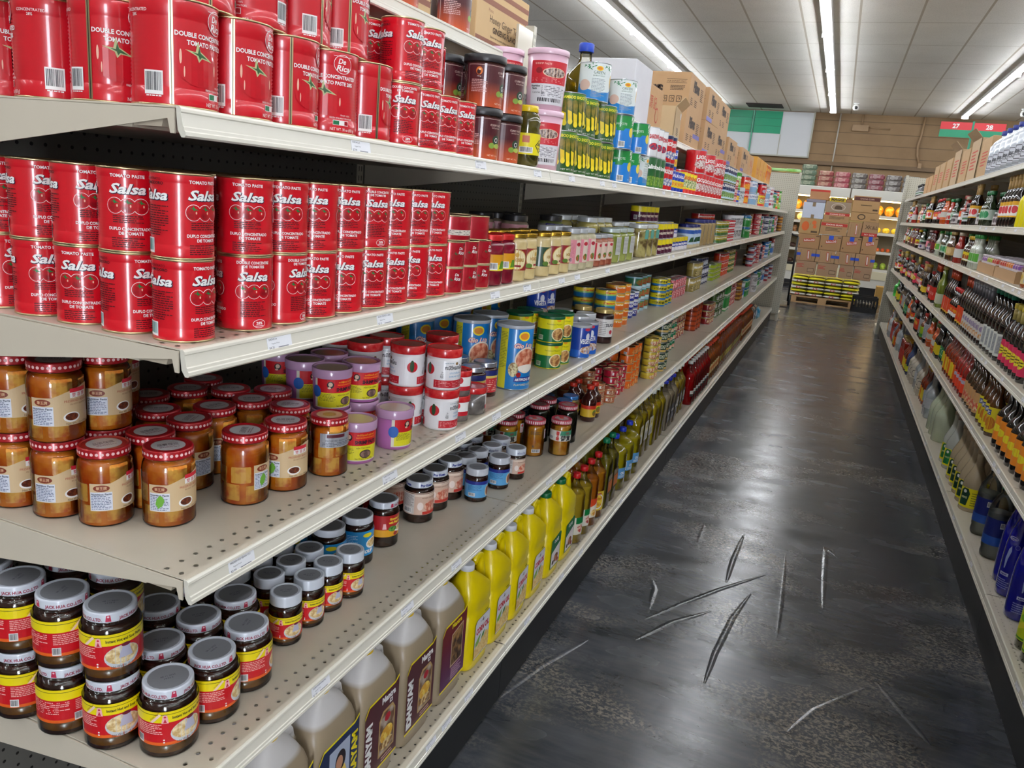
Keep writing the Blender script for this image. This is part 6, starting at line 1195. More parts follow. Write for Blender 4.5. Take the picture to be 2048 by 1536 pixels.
# --- base shelf
jg = 'large milky oil jug'
put('blue_label_oil_jug', -.088, .115, E_, jg + ' with blue label nearest the end', 'large milky oil jugs', 0, name='oil_jug')
put('blue_label_oil_jug', -.088, .270, E_, jg + ' with blue label, second from the end', 'large milky oil jugs', 0, name='oil_jug')
put('blue_label_oil_jug', -.088, .425, E_, jg + ' with blue portrait label beside the maroon ones', 'large milky oil jugs', 0, name='oil_jug')
put('sesame_oil_jug', -.085, .580, E_, jg + ' with maroon label and white lettering, nearer one', 'large milky oil jugs', 0, name='oil_jug')
put('sesame_oil_jug', -.085, .755, E_, jg + ' with maroon label and white lettering, farther one', 'large milky oil jugs', 0, name='oil_jug')
put('plain_back_oil_jug', -.085, .93, E_, jg + ' with maroon back label beside the yellow jugs', 'large milky oil jugs', 0, name='oil_jug')
spread('sesame_oil_jug', 'large milky oil jug in the second row', 'bottom shelf', -.21, .12, E_, 6, .158, 1, 0, 1, jit=.03, name='oil_jug')
for i in range(5): put('yellow_corn_oil_jug', -.075, 1.10 + .151 * i, E_, 'yellow corn oil jug with handle, ' + ORD[i] + ' along the bottom shelf', 'yellow corn oil jugs', [0, 0, .05, 0, -.12][i], name='corn_oil_jug') if i < 4 else None
for i in range(2): put('green_label_oil_jug', -.072, 1.715 + .155 * i, E_, 'yellow oil jug with green cap and green label, ' + ['nearer', 'farther'][i] + ' one', 'green-capped yellow jugs', 0, name='oil_jug')
spread('yellow_corn_oil_jug', 'yellow corn oil jug in the second row', 'bottom shelf', -.19, 1.10, E_, 6, .155, 1, jit=.03, name='corn_oil_jug')
spread('red_cap_oil_bottle', 'clear yellow oil bottle with red cap', 'bottom shelf', -.06, 2.01, E_, 2, .092, 2, -.09)
spread('amber_oil_bottle', 'amber oil bottle with red cap', 'bottom shelf', -.06, 2.20, E_, 1, .092, 2, -.09)
spread('yellow_label_oil_bottle', 'amber oil bottle with yellow maize label', 'bottom shelf', -.06, 2.30, E_, 1, .092, 2, -.09)
spread('green_cap_oil_bottle', 'tall dark gold oil bottle with green cap', 'bottom shelf', -.062, 2.42, E_, 2, .096, 3, -.095, jit=.05)
spread('blue_label_oil_flagon', 'round-shouldered oil flagon with blue cap', 'bottom shelf', -.08, 2.67, E_, 3, .13, 1)
spread('green_cap_oil_flagon', 'round-shouldered oil flagon with green cap', 'bottom shelf behind the blue capped ones', -.225, 2.66, E_, 3, .128, 1)
spread('tall_oil_jug', 'tall ribbed oil jug with yellow cap', 'bottom shelf', -.07, 3.10, E_, 3, .112, 2, -.11, jit=.05)
spread('plain_oil_bottle', 'plain tall oil bottle with pale cap', 'bottom shelf', -.065, 3.45, E_, 3, .102, 2, -.1, jit=.05)
spread('dark_label_milky_jug', 'milky bottle with dark label and blue cap', 'bottom shelf', -.068, 3.78, E_, 3, .11, 2, -.11, jit=.05)
spread('black_label_oil_bottle', 'oil bottle with black label and pale cap', 'bottom shelf', -.065, 4.12, E_, 3, .10, 2, -.1, jit=.05)
spread('red_sauce_bottle', 'glossy red bottle with pale cap', 'bottom shelf', -.062, 4.50, E_, 8, .095, 2, -.1, jit=.05)
spread('orange_oil_bottle', 'orange-brown bottle with tan label', 'bottom shelf', -.06, 5.30, E_, 6, .095, 2, -.1, jit=.05)
spread('palm_oil_bottle', 'orange palm oil bottle with yellow label', 'bottom shelf', -.065, 5.92, E_, 14, .112, 1, -.1, jit=.05)
spread('orange_oil_bottle', 'orange-brown bottle with tan label at the far end', 'bottom shelf', -.06, 7.55, E_, 10, .1, 1, -.1, jit=.05)
a = MB(); a.box(-70, 70, -110, 110, 0, 200, MIXN('14161c', '30343c', 18, .4, .6, .2, .5), 30)
a.art(FL('+x', 70), [('R', -70, 70, 60, 130, M('c8ccd4'))], ds=None, base=1)
kind('black_plastic_bag', 'bag', ('bag', a))
for i in range(3): put('black_plastic_bag', -.14, 8.8 + .24 * i, E_, 'black and white plastic packet at the far end of bottom shelf, ' + ORD[i] + ' along', 'plastic packets on the bottom shelf', 0, name='plastic_packet')
a = MB(); a.box(-70, 70, -90, 90, 0, 150, MIXN('3c98c8', 'a8d8ec', 18, .4, .6, .2, .5), 30); kind('blue_plastic_bag', 'bag', ('bag', a))
put('blue_plastic_bag', -.12, 9.55, E_, 'crumpled light blue plastic packet at the far end of bottom shelf', None, .2, name='plastic_packet')
# ================================================================ stock, right of the aisle
def RX(d): return XR + d
def sb(name, R, h, glass, cap, lab, z0=.2, z1=.52, ops=(), nr=13, sh=(.56, .82), capr=None, caph=20, neckwrap=None, cat='bottle', sq=None, clear=None, seg=28, cop=None):
    S = wine(R, h, nr, h * sh[0], h * sh[1])
    if sq: S = [(z, x * sq[0], y * sq[1], sq[2] if z < h * sh[0] else 2) for z, x, y, n in S]
    body = glass if not isinstance(glass, str) else MIXN(glass, glass, 10, rough=.1, coat=.8)
    L = None
    if lab: L = wrap(R, h * z0, h * z1, M(lab, .4, 0, .2), list(ops), R * sq[1] * .8 if sq else None)
    bottle(name, cat, S, body, (capr or nr + 3), caph, M(cap, .4), L, (CY(R + .2) if not sq else FL('+x', R * sq[0])), seg=seg, neck=([(nr + .8, h * neckwrap[0]), (nr + 1, h - 1)], M(neckwrap[1], .5)) if neckwrap else None, liquid=clear)
SOY = M('120a08', .08, 0, .9); HS = MIXN('b03c10', 'c85818', 20, .3, .7, .15, .6)
sb('red_cap_soy_bottle', 33, 190, SOY, 'b81c1c', 'd83c1c', ops=[('R', -80, 80, 38, 60, WHT), ('E', 0, 74, 14, 10, M('e8a020'))])
sb('pink_label_soy_bottle', 32, 195, SOY, 'b81c24', 'c83848', ops=[('E', 0, 70, 16, 18, M('e0c8c0'))])
sb('amber_sauce_bottle', 30, 185, MIXN('a85c1c', 'c88430', 20, .3, .7, .12, .6), 'b0a060', 'd8d0c0', ops=[('E', 0, 60, 14, 14, M('c86030'))])
sb('orange_hot_sauce_bottle', 32, 190, HS, '5a6a2c', 'c8c4bc', ops=[('R', -80, 80, 40, 56, M('d86028'))])
sb('gold_neck_soy_bottle', 33, 235, SOY, 'c8a868', 'e0a820', ops=[('R', -26, 26, 54, 104, WHT), ('E', 0, 84, 18, 18, M('c8303c'))], neckwrap=(.78, 'b89458'))
sb('yellow_squeeze_bottle', 36, 210, M('e8dc14', .3, 0, .3), 'e8dc14', None, ops=(), nr=15); 
sb('yellow_label_squeeze_bottle', 34, 215, M('d8cc20', .3, 0, .3), 'd8cc20', 'e8e020', ops=[('E', 0, 70, 20, 22, M('2a2410')), ('T', 'UFC', 0, 100, 12, M('2a3a8a'), {'b': .05})])
sb('slate_label_bottle', 30, 215, M('1c2410', .1, 0, .8), 'c8b020', 'a8b4a0', ops=[('R', -24, 10, 50, 108, M('6c8a4a'))])
sb('small_dark_bottle', 26, 120, SOY, '1c1c1e', 'c8ccd0', ops=[('R', -80, 80, 36, 48, M('3a6a3c'))])
fjar('small_black_lid_jar', 32, 74, MIXN('4a3a34', '685850', 30), '1c1c1e', 'd8d4d4', (.15, .7), [('E', 0, 34, 14, 12, M('4a3c7c'))])
fjar('small_white_lid_jar', 36, 78, MIXN('3a302c', '584844', 30), 'd4d4d8', 'c8c4c4', (.15, .7), [('E', 0, 34, 16, 12, M('584c54'))])
sb('green_cap_chili_bottle', 26, 175, MIXN('a01c14', 'b82c1c', 20, .3, .7, .15, .6), '1c8a4c', 'd0d4cc', ops=[('E', 0, 56, 14, 14, M('b82820'))])
sb('white_label_red_bottle', 28, 180, MIXN('8c1c18', 'a82c20', 20, .3, .7, .15, .6), 'c8b8a0', 'd8d8d4')
sb('dark_red_sauce_bottle', 26, 175, MIXN('3c0c10', '541418', 20, .3, .7, .1, .8), '8a1c1c', '7a1c28')
sb('tan_label_bottle', 30, 180, M('4a2c14', .12, 0, .8), 'b89858', 'c8a868', ops=[('E', 0, 66, 16, 20, M('e0c890'))])
sb('green_stripe_bottle', 30, 178, M('26341c', .12, 0, .8), '1c6a3c', 'c8d8cc', ops=[('E', 0, 64, 18, 20, M('1c8a50'))])
sb('pink_label_bottle', 28, 176, M('2c1418', .12, 0, .8), 'd8c8c8', 'e08898')
sb('yellow_label_brown_bottle', 33, 165, M('2a1408', .1, 0, .8), 'e0b820', 'e8d020', ops=[('E', 0, 54, 18, 16, M('9c4420')), ('R', -26, 26, 36, 44, WHT)])
sb('clear_green_cap_bottle', 28, 178, M('b8c0b0', .1, 0, .8), '2c9a3c', 'e0e4dc', ops=[('R', -20, 20, 44, 90, M('5aa83c'))])
for nm, c in (('red_spice_jar', 'b83428'), ('lime_spice_jar', 'a8b828'), ('violet_spice_jar', '8a5aa8'), ('orange_spice_jar', 'd8782c')):
    fjar(nm, 23, 92, MIXN(c, 'c8b498', 40), 'd8d4dc', 'd8cfd0', (.3, .62), [('R', -60, 60, 30, 44, M(c, .4))])
sb('red_cap_amber_bottle', 40, 190, MIXN('8a3810', 'a84c18', 20, .3, .7, .12, .7), 'a81c28', 'd8c48c', z0=.08, z1=.34, ops=[('R', -14, 30, 22, 66, M('b8bcc4')), ('E', -34, 44, 12, 12, M('c8a030'))])
sb('black_pink_label_bottle', 33, 192, SOY, '9a9ca4', 'c83c58', z0=.06, z1=.22, ops=[('L', -60, 60, 20, 50, 3, WHT)])
# tall bottles on the middle shelf
sb('orange_label_soy_bottle', 38, 290, SOY, 'c83c1c', 'd84420', z0=.08, z1=.42, ops=[('R', 4, 50, 34, 112, M('c8ccd0')), ('L', 6, 48, 38, 108, 12, M('6a6c70')), ('R', -90, 90, 24, 34, M('e8c040')), ('E', -30, 70, 16, 16, M('e0782c'))], neckwrap=(.84, 'c84a1c'))
sb('red_label_soy_bottle', 38, 290, SOY, 'c83c1c', 'c82c1c', z0=.08, z1=.42, ops=[('T', '13', -10, 60, 22, M('f0d8c8')), ('R', 30, 70, 30, 118, M('c8bca8'))], neckwrap=(.84, 'c84a1c'))
sb('yellow_band_soy_bottle', 34, 240, SOY, 'b89030', 'e0c030', z0=.1, z1=.3, neckwrap=(.8, '7a5a38'))
sb('pale_label_soy_bottle', 33, 240, SOY, 'c8504c', 'c88a90', z0=.1, z1=.42, ops=[('E', 0, 64, 18, 14, WHT)])
sb('grey_cap_black_bottle', 36, 285, SOY, 'a8aab0', 'ccc8c0', z0=.1, z1=.4, ops=[('E', 0, 84, 22, 14, M('8a7a9a')), ('E', 0, 48, 26, 12, MIXN('c88a48', 'e0c8a8', 60))], neckwrap=(.8, '5a5a60'))
sb('green_cap_black_bottle', 40, 285, SOY, '1c8a6c', 'd8dcd4', z0=.08, z1=.44, ops=[('R', -10, 40, 34, 116, M('a8acb0')), ('L', -8, 38, 38, 112, 12, M('6a6c70')), ('E', -38, 44, 12, 8, M('3c8a3c'))])
sb('crimson_label_soy_bottle', 34, 260, SOY, 'd8c040', 'd03058', z0=.1, z1=.46, ops=[('E', -16, 74, 28, 22, M('e8e030')), ('L', -38, 8, 62, 86, 2, M('3a2818'))], neckwrap=(.8, 'b8a860'))
sb('yellow_white_label_bottle', 42, 250, SOY, 'c8c8c0', 'e4e2da', z0=.1, z1=.5, ops=[('R', -90, 90, 70, 112, M('e8d820')), ('E', 0, 96, 12, 8, M('a82c1c')), ('B', -18, 8, 32, 46, BARD, WHT)])
sb('green_cooking_wine_bottle', 32, 280, M('6a7a28', .1, 0, .8), 'b8a860', 'c8ccb0', z0=.1, z1=.36)
# lower shelves
sb('big_green_pickle_jug', 66, 210, MIXN('2cb838', '58d850', 10, .3, .7, .2, .6), 'e0d028', '2c9a38', z0=.2, z1=.6, nr=30, sh=(.6, .9), caph=24, capr=36)
sb('round_green_label_bottle', 34, 210, SOY, '2a2a2c', '1c8a4c', z0=.14, z1=.5, ops=[('E', 0, 66, 22, 22, M('d8e0d8')), ('E', 0, 66, 18, 18, M('1c8a4c'))])
sb('yellow_square_label_bottle', 32, 200, SOY, '2a2a2c', 'e0c828', z0=.14, z1=.48)
sb('amber_green_label_bottle', 34, 190, M('6a2c0c', .1, 0, .8), 'c8301c', 'a8c828', z0=.12, z1=.55, ops=[('R', -90, 90, 24, 50, M('3c8a3c'))])
sb('dark_orange_label_bottle', 33, 225, SOY, '1c1c1e', 'c83c24', z0=.1, z1=.5, ops=[('R', 20, 60, 30, 106, M('c0bcb4')), ('E', -14, 76, 16, 16, M('d8a030'))])
sb('slim_black_bottle', 32, 240, SOY, '2a2a2c', 'bcc0c4', z0=.14, z1=.62, ops=[('L', -24, 24, 42, 140, 16, M('4a4c50'))])
sb('large_amber_fish_sauce_bottle', 42, 258, MIXN('6c1c08', '8a2c0c', 14, .3, .7, .08, .9), 'd8a020', 'e06820', z0=.1, z1=.44, ops=[('R', -40, -10, 30, 110, M('e8d030')), ('R', 30, 70, 30, 110, M('c8c8c4'))])
sb('pale_cap_red_sauce_bottle', 40, 250, MIXN('7a0c0c', '9c1c14', 14, .3, .7, .08, .9), 'c84c2c', 'e8482c', z0=.1, z1=.42, ops=[('E', -10, 84, 30, 10, M('b8c0d8')), ('R', 20, 60, 30, 102, M('c8c4c0'))])
sb('ufc_banana_bottle', 33, 235, MIXN('3c2008', '5a3410', 14, .3, .7, .1, .8), '1c1c1e', 'd8c828', z0=.08, z1=.56, ops=[('R', -24, 10, 96, 120, M('28388a')), ('T', 'UFC', -8, 100, 14, WHT, {'b': .04, 'w': 26}), ('E', 10, 60, 26, 30, M('b86820')), ('R', -30, 0, 22, 44, M('d8cc28'))])
sb('floral_label_bottle', 33, 235, MIXN('2c1c10', '4a3018', 14, .3, .7, .1, .8), '1c1c1e', 'c89a68', z0=.08, z1=.5, ops=[('E', 0, 50, 26, 20, MIXN('c84838', 'e8d8b0', 60)), ('R', 16, 40, 60, 110, M('8a8a28'))])
sb('orange_label_vinegar_bottle', 42, 240, SOY, '1c2c60', 'e88a28', z0=.14, z1=.56, ops=[('R', 28, 90, 36, 130, M('c8ccd0')), ('E', -10, 84, 30, 16, M('e8dc30')), ('L', 30, 80, 40, 126, 14, M('5a5c60'))])
# base shelf
sb('grey_detergent_bottle', 50, 270, M('5a6a80', .3, 0, .4), '3a4450', 'a8b4c0', z0=.2, z1=.5, nr=18, sq=(.8, 1, 3))
sb('clear_water_bottle', 45, 280, M('a8b0b4', .1, 0, .8), 'd0d4d8', 'c8ccd0', z0=.25, z1=.5)
sb('pale_gallon_bottle', 62, 270, MIXN('b8b0a0', 'c8c0b0', 8, .3, .7, .2, .5), '2a2a2c', 'd8d0c0', z0=.2, z1=.5, nr=20, ops=[('E', 0, 94, 30, 30, BLK), ('E', 0, 94, 25, 25, M('d8d0c0'))])
sb('blue_grey_flask', 48, 270, M('3c4c78', .2, 0, .6), '4c5870', 'c8c838', z0=.12, z1=.3, nr=16, sq=(.8, 1, 3))
sb('dark_green_flask', 48, 260, M('2c4a4c', .2, 0, .6), '1c2c2c', 'c8c030', z0=.2, z1=.45, nr=16, sq=(.8, 1, 3))
sb('tinted_red_can_tin', 52, 230, M('8c2418', .25, 0, .5), 'b8a060', 'c83428', z0=.1, z1=.6, nr=40, sh=(.9, .98))
sb('pale_green_vinegar_jug', 64, 300, MIXN('b4c0a0', 'c8d0b8', 8, .3, .7, .15, .6), '8a9a6c', None, nr=20, sh=(.5, .9)) 
vin = [('P', [(-56, 20), (56, 20), (56, 116), (-56, 116)], M('e8dc18', .4)), ('P', [(-42, 30), (-6, 30), (2, 90), (-8, 112), (-30, 114), (-42, 100)], M('143c2c')), ('E', -22, 98, 8, 8, WHT), ('T', 'HEINZ', -22, 64, 9, M('d8d8a8'), {'b': .03, 'w': 30}), ('L', 10, 50, 30, 100, 6, M('8a8418'))]
sb('cider_vinegar_bottle', 50, 285, M('ac9c80', .25, 0, .6), 'b09878', None, nr=17, sh=(.45, .86), ops=())
bl = MB(); bl.art(CY(50.3), vin); cat_, ps_ = KIND['cider_vinegar_bottle']; ps_.insert(1, ('label', bl.mesh('vinegar_label'), None, None))
vin2 = [(q[0], q[1], M('1c7a3c', .4)) if i == 1 else q for i, q in enumerate(vin)]
sb('white_vinegar_bottle', 50, 285, M('b8bcb4', .2, 0, .7), 'a09080', None, nr=17, sh=(.45, .86), ops=())
bl = MB(); bl.art(CY(50.3), vin2); KIND['white_vinegar_bottle'][1].insert(1, ('label', bl.mesh('vinegar_label'), None, None))
def waterb(name, cap, lo, hi):
    S = rsec([(30, 0), (41, 6), (43, 20), (41, 40), (43.5, 50), (43.5, 190), (43, 200), (38, 232), (26, 262), (13, 282), (13, 300)])
    bottle(name, 'bottle', S, PET, 16, 18, M(cap, .4), [('R', -130, 130, 62, 176, M('14206c', .4, 0, .3)), ('R', -130, 130, 62, 100, M('2450a8', .4, 0, .3)), ('R', -12, 4, 140, 164, WHT), ('B', -11, 3, 141, 163, BLK, WHT), ('E', 40, 84, 12, 12, M('d88a48'))], CY(43.8), (GLASS('dfe6ee', .05, .5), 215, 1.2))
waterb('white_cap_seltzer_bottle', 'c8ccd4', 0, 0); waterb('green_cap_seltzer_bottle', '1c9a5c', 0, 0)
COB = M('10108c', .08, 0, .9)
blue = [('E', 0, 228, 20, 7, WHT), ('E', 0, 228, 18.5, 6, M('10108c')), ('T', 'Saratoga', 0, 225.5, 5, WHT, {'sh': .2, 'w': 30}), ('E', 24, 200, 8, 9, M('9aa0d0')), ('E', 24, 200, 7, 8, M('10108c')), ('P', [(-6, 110), (-2, 112), (2, 150), (8, 180), (4, 200), (-4, 186), (-8, 150)], M('9aa8d8')), ('R', -16, 16, 82, 94, M('c0c4e0')), ('T', 'NEW', 0, 84.5, 6, M('10108c'), {'b': .05, 'w': 24}), ('L', -24, 24, 30, 70, 5, M('8a90d0'))]
bottle('cobalt_water_bottle', 'bottle', rsec([(34, 0), (40, 6), (42, 30), (42, 150), (40, 200), (33, 250), (22, 290), (14, 315), (13, 330)]), COB, 16, 20, M('b4b8c0', .3, .6), blue, CY(lambda z: 42.4 if z < 150 else 42.4 - (z - 150) * .05 if z < 200 else 40 - (z - 200) * .14), seg=36)
sb('lemon_lime_bottle', 36, 235, M('2c3010', .1, 0, .8), '1c1c18', 'c8d828', z0=.14, z1=.62, ops=[('P', [(-60, 60), (0, 90), (60, 64), (60, 84), (0, 112), (-60, 80)], M('e8e040')), ('R', -90, 90, 136, 140, WHT), ('R', -90, 90, 36, 42, M('4a8a2c')), ('E', 20, 60, 18, 14, M('78b020')), ('E', -30, 110, 16, 12, M('78b020'))])
# tray of spice jars
def bayR(kname, look, where, y, z, n=1, dy=.08, d=.055, rows=1, tiers=1, th=.1, jit=.25, vf=.5, rz=0.0, **k):
    spread(kname, look, where, XR + d, y, z, n, dy, rows, k.pop('dx', dy * 1.0), tiers, th, rz, jit, side=PI, vf=vf, **k)
RA, RB, RC, RD, RE = (ZR[k] for k in 'ABCDE'); RT = 1.81
s_ = 'sauce side upper shelf'
def fill(where, z, seq, rows=1):
    for q in seq:
        kn, lk, y, n, dy = q[:5]; bayR(kn, lk, where, y, z, n, dy, d=q[5] if len(q) > 5 else dy * .62, rows=q[6] if len(q) > 6 else rows, **(q[7] if len(q) > 7 else {}))

def mixed(where, z, y0, y1, pool, seed):
    """short groups of different bottles side by side, set back by varying amounts"""
    rr = random.Random(seed); y = y0; cnt = {}; last = None
    while True:
        kn, lk, p = rr.choice(pool)
        if kn == last: continue
        n = rr.choice((2, 2, 3, 4)) if y > 7 else rr.choice((2, 2, 3))
        if y + n * p > y1: break
        cnt[lk] = cnt.get(lk, 0) + 1; last = kn
        bayR(kn, lk, where + ', ' + ORD[cnt[lk] - 1] + ' group', y + p / 2, z, n, p, d=p * .55 + rr.uniform(.0, .05), rows=2 if y < 5.6 else 1, group=lk + ' bottles, ' + where)
        y += n * p + rr.uniform(.0, .045)
PA = [('red_cap_soy_bottle', 'dark bottle with red cap', .072), ('pink_label_soy_bottle', 'dark pink-labelled bottle', .07), ('amber_sauce_bottle', 'amber sauce bottle', .066), ('orange_hot_sauce_bottle', 'orange hot sauce bottle', .07), ('gold_neck_soy_bottle', 'gold-necked dark bottle', .072), ('slate_label_bottle', 'slate-labelled bottle', .066), ('small_black_lid_jar', 'squat black-lidded jar', .07), ('small_white_lid_jar', 'squat white-lidded jar', .078), ('green_stripe_bottle', 'dark bottle with green label', .066), ('white_label_red_bottle', 'red white-labelled bottle', .062), ('green_cap_chili_bottle', 'green-capped chili bottle', .058), ('small_dark_bottle', 'small dark bottle', .058)]
PB = [('dark_red_sauce_bottle', 'dark red bottle', .058), ('green_cap_chili_bottle', 'green-capped chili bottle', .058), ('white_label_red_bottle', 'red white-labelled bottle', .062), ('tan_label_bottle', 'tan-labelled brown bottle', .066), ('pink_label_bottle', 'pink-labelled bottle', .062), ('green_stripe_bottle', 'dark bottle with green label', .066), ('small_black_lid_jar', 'squat black-lidded jar', .07), ('clear_green_cap_bottle', 'pale green-capped bottle', .062), ('yellow_label_brown_bottle', 'squat yellow-labelled bottle', .072)]
PC = [('pale_label_soy_bottle', 'dark bottle with pale label', .072), ('tan_label_bottle', 'tan-labelled brown bottle', .066), ('yellow_band_soy_bottle', 'dark bottle with yellow band', .074), ('gold_neck_soy_bottle', 'gold-necked dark bottle', .072), ('pink_label_soy_bottle', 'dark pink-labelled bottle', .07), ('crimson_label_soy_bottle', 'crimson-labelled dark bottle', .074), ('amber_sauce_bottle', 'amber sauce bottle', .066), ('red_cap_soy_bottle', 'dark bottle with red cap', .072)]
PD = [('yellow_square_label_bottle', 'dark yellow-labelled bottle', .07), ('round_green_label_bottle', 'dark bottle with round green label', .074), ('amber_green_label_bottle', 'amber bottle with green label', .074), ('dark_orange_label_bottle', 'dark red-orange labelled bottle', .072), ('slim_black_bottle', 'slim black bottle', .07), ('red_cap_soy_bottle', 'dark bottle with red cap', .072), ('orange_hot_sauce_bottle', 'orange hot sauce bottle', .07)]
PE = [('grey_detergent_bottle', 'grey-blue square bottle', .114), ('clear_water_bottle', 'clear bottle with pale label', .098), ('pale_gallon_bottle', 'pale gallon bottle with black mark', .134), ('blue_grey_flask', 'slate blue flask', .102), ('dark_green_flask', 'dark teal flask', .102), ('tinted_red_can_tin', 'tall red tin', .11), ('large_amber_fish_sauce_bottle', 'large amber bottle', .09)]
mixed(s_, RA, 4.25, 10.8, PA, 11)
fill(s_, RA, [('gold_neck_soy_bottle', 'gold-necked bottle beside the yellow ones', 3.78, 5, .08), ('yellow_squeeze_bottle', 'plain yellow squeeze bottle', 3.45, 3, .085), ('slate_label_bottle', 'dark olive bottle with slate label', 3.05, 4, .074), ('yellow_label_squeeze_bottle', 'yellow-labelled squeeze bottle', 2.45, 7, .08)], 2)
s_ = 'sauce side second shelf'
mixed(s_, RB, 5.1, 10.8, PB, 12)
fill(s_, RB, [('yellow_label_brown_bottle', 'squat brown bottle with yellow label', 4.85, 3, .08), ('clear_green_cap_bottle', 'pale bottle with green cap', 4.54, 4, .07)], 2)
tr = MB(); TRM = M('b08c64', .75, noise=.05, ns=12); tr.box(-110, 110, -260, 260, 0, 4, TRM); tr.box(106, 110, -260, 260, 4, 52, TRM); tr.box(-110, -106, -260, 260, 4, 60, TRM); tr.box(-106, 106, -260, -256, 4, 56, TRM); tr.box(-106, 106, 256, 260, 4, 56, TRM)
tr.art(FL('-y', 260), [('E', 40, 26, 36, 12, M('a8442c', .7)), ('E', 40, 26, 32, 9, TRM)], ds=None, base=.4)
kind('cardboard_tray', 'tray', ('tray', tr))
for i in range(2): put('cardboard_tray', XR + .14, 4.20 - .54 * i, RB, 'shallow cardboard tray of spice jars on the sauce side, ' + ['farther', 'nearer'][i] + ' one', 'cardboard trays of spice jars', PI)
for i in range(2):
    for a_ in range(9):
        for b_ in range(4):
            kn = ['red_spice_jar', 'lime_spice_jar', 'violet_spice_jar', 'orange_spice_jar'][(a_ // 3 + i * 2) % 4]
            put(kn, XR + .062 + .051 * b_, 4.20 - .54 * i - .212 + .053 * a_, RB + .0041, 'small white-lidded spice jar in the ' + ['farther', 'nearer'][i] + ' tray, ' + ORD[a_] + ' along, ' + DEP[b_], 'spice jars in cardboard trays', PI - .6, name='spice_jar')
spread('yellow_label_brown_bottle', 'brown bottle with yellow label behind the spice trays', s_, XR + .32, 3.45, RB, 10, .1, 1, side=PI)
fill(s_, RB, [('red_cap_amber_bottle', 'amber bottle with crimson cap', 2.93, 4, .09), ('black_pink_label_bottle', 'black bottle with pink printed band', 2.28, 7, .073)], 2)
s_ = 'sauce side middle shelf'
mixed(s_, RC, 6.7, 10.8, PC, 13)
fill(s_, RC, [('red_label_soy_bottle', 'tall black bottle with red label', 6.2, 3, .088), ('green_cooking_wine_bottle', 'tall green cooking wine bottle', 5.85, 2, .08), ('orange_label_soy_bottle', 'tall black bottle with orange label', 5.22, 4, .092), ('red_cap_soy_bottle', 'short dark bottle with red cap between tall ones', 4.86, 4, .078)], 1)
fill(s_, RC, [('orange_label_soy_bottle', 'tall orange-labelled bottle nearer the trays', 4.59, 3, .095)], 2)
fill(s_, RC, [('grey_cap_black_bottle', 'tall black bottle with grey cap', 3.90, 8, .085), ('green_cap_black_bottle', 'tall black bottle with green cap', 3.42, 5, .093), ('crimson_label_soy_bottle', 'black bottle with crimson and yellow label', 2.88, 6, .082), ('yellow_white_label_bottle', 'wide black bottle with yellow and white label', 2.24, 6, .1)], 2)
s_ = 'sauce side fourth shelf'
put('big_green_pickle_jug', XR + .10, 10.3, RD, 'big bright green jug with yellow cap, sauce side far end', None, PI, name='green_jug')
mixed(s_, RD, 4.93, 10.15, PD, 14)
fill(s_, RD, [('large_amber_fish_sauce_bottle', 'large amber bottle with orange label', 4.45, 5, .098), ('pale_cap_red_sauce_bottle', 'large dark red bottle with red label', 4.05, 4, .094), ('floral_label_bottle', 'brown bottle with floral label', 3.60, 5, .082), ('ufc_banana_bottle', 'dark bottle with yellow and blue label', 3.22, 4, .082), ('orange_label_vinegar_bottle', 'wide dark bottle with bright orange label', 2.35, 8, .098)], 2)
s_ = 'sauce side bottom shelf'
mixed(s_, RE, 5.3, 10.8, PE, 15)
fill(s_, RE, [('pale_green_vinegar_jug', 'large pale green jug', 4.72, 3, .15, .09)], 1)
for i in range(7):
    put('white_vinegar_bottle' if i > 4 else 'cider_vinegar_bottle', XR + .075, 3.42 + .122 * i + (.08 if i > 4 else 0), RE, ['yellow-labelled vinegar bottle with dark green badge, ' + ORD[i] + ' from the seltzer', 'vinegar bottle with bright green badge, ' + ['nearer', 'farther'][i - 5] + ' one' if i > 4 else ''][1 if i > 4 else 0], 'vinegar bottles on the bottom shelf', V(XR + .07, 3.4 + .12 * i, .1, PI, .75), name='vinegar_bottle')
    put('cider_vinegar_bottle', XR + .185, 3.42 + .122 * i, RE, 'vinegar bottle in the second row, ' + ORD[i] + ' from the seltzer', 'vinegar bottles on the bottom shelf', PI, name='vinegar_bottle')
put('white_cap_seltzer_bottle', XR + .075, 3.10, RE, 'clear seltzer bottle with navy label and white cap', None, V(XR, 3.1, .3, PI), name='seltzer_bottle')
put('green_cap_seltzer_bottle', XR + .075, 2.84, RE, 'clear seltzer bottle with navy label and green cap', None, V(XR, 2.84, .5, PI), name='seltzer_bottle')
for i, (x, y) in enumerate(((.072, 2.29), (.075, 2.48), (.085, 2.60), (.165, 2.35), (.165, 2.46), (.18, 2.60), (.165, 2.24))):
    put('cobalt_water_bottle', XR + x, y, RE, 'cobalt blue water bottle with silver cap, ' + ORD[i] + ' from the near end', 'cobalt blue water bottles', V(XR + x, y, [.1, -.6, 1.2, .5, 0, .2, .3][i], PI), name='water_bottle')
for i in range(4): put('lemon_lime_bottle', XR + .062, 1.80 + .088 * i, RE, 'lemon and lime printed bottle, ' + ORD[i] + ' from the near end', 'lemon and lime bottles', V(XR, 1.9, .1, PI), name='lemon_lime_bottle')
spread('slim_black_bottle', 'slim black bottle behind the cobalt ones', s_, XR + .26, 2.3, RE, 8, .1, 1, side=PI)
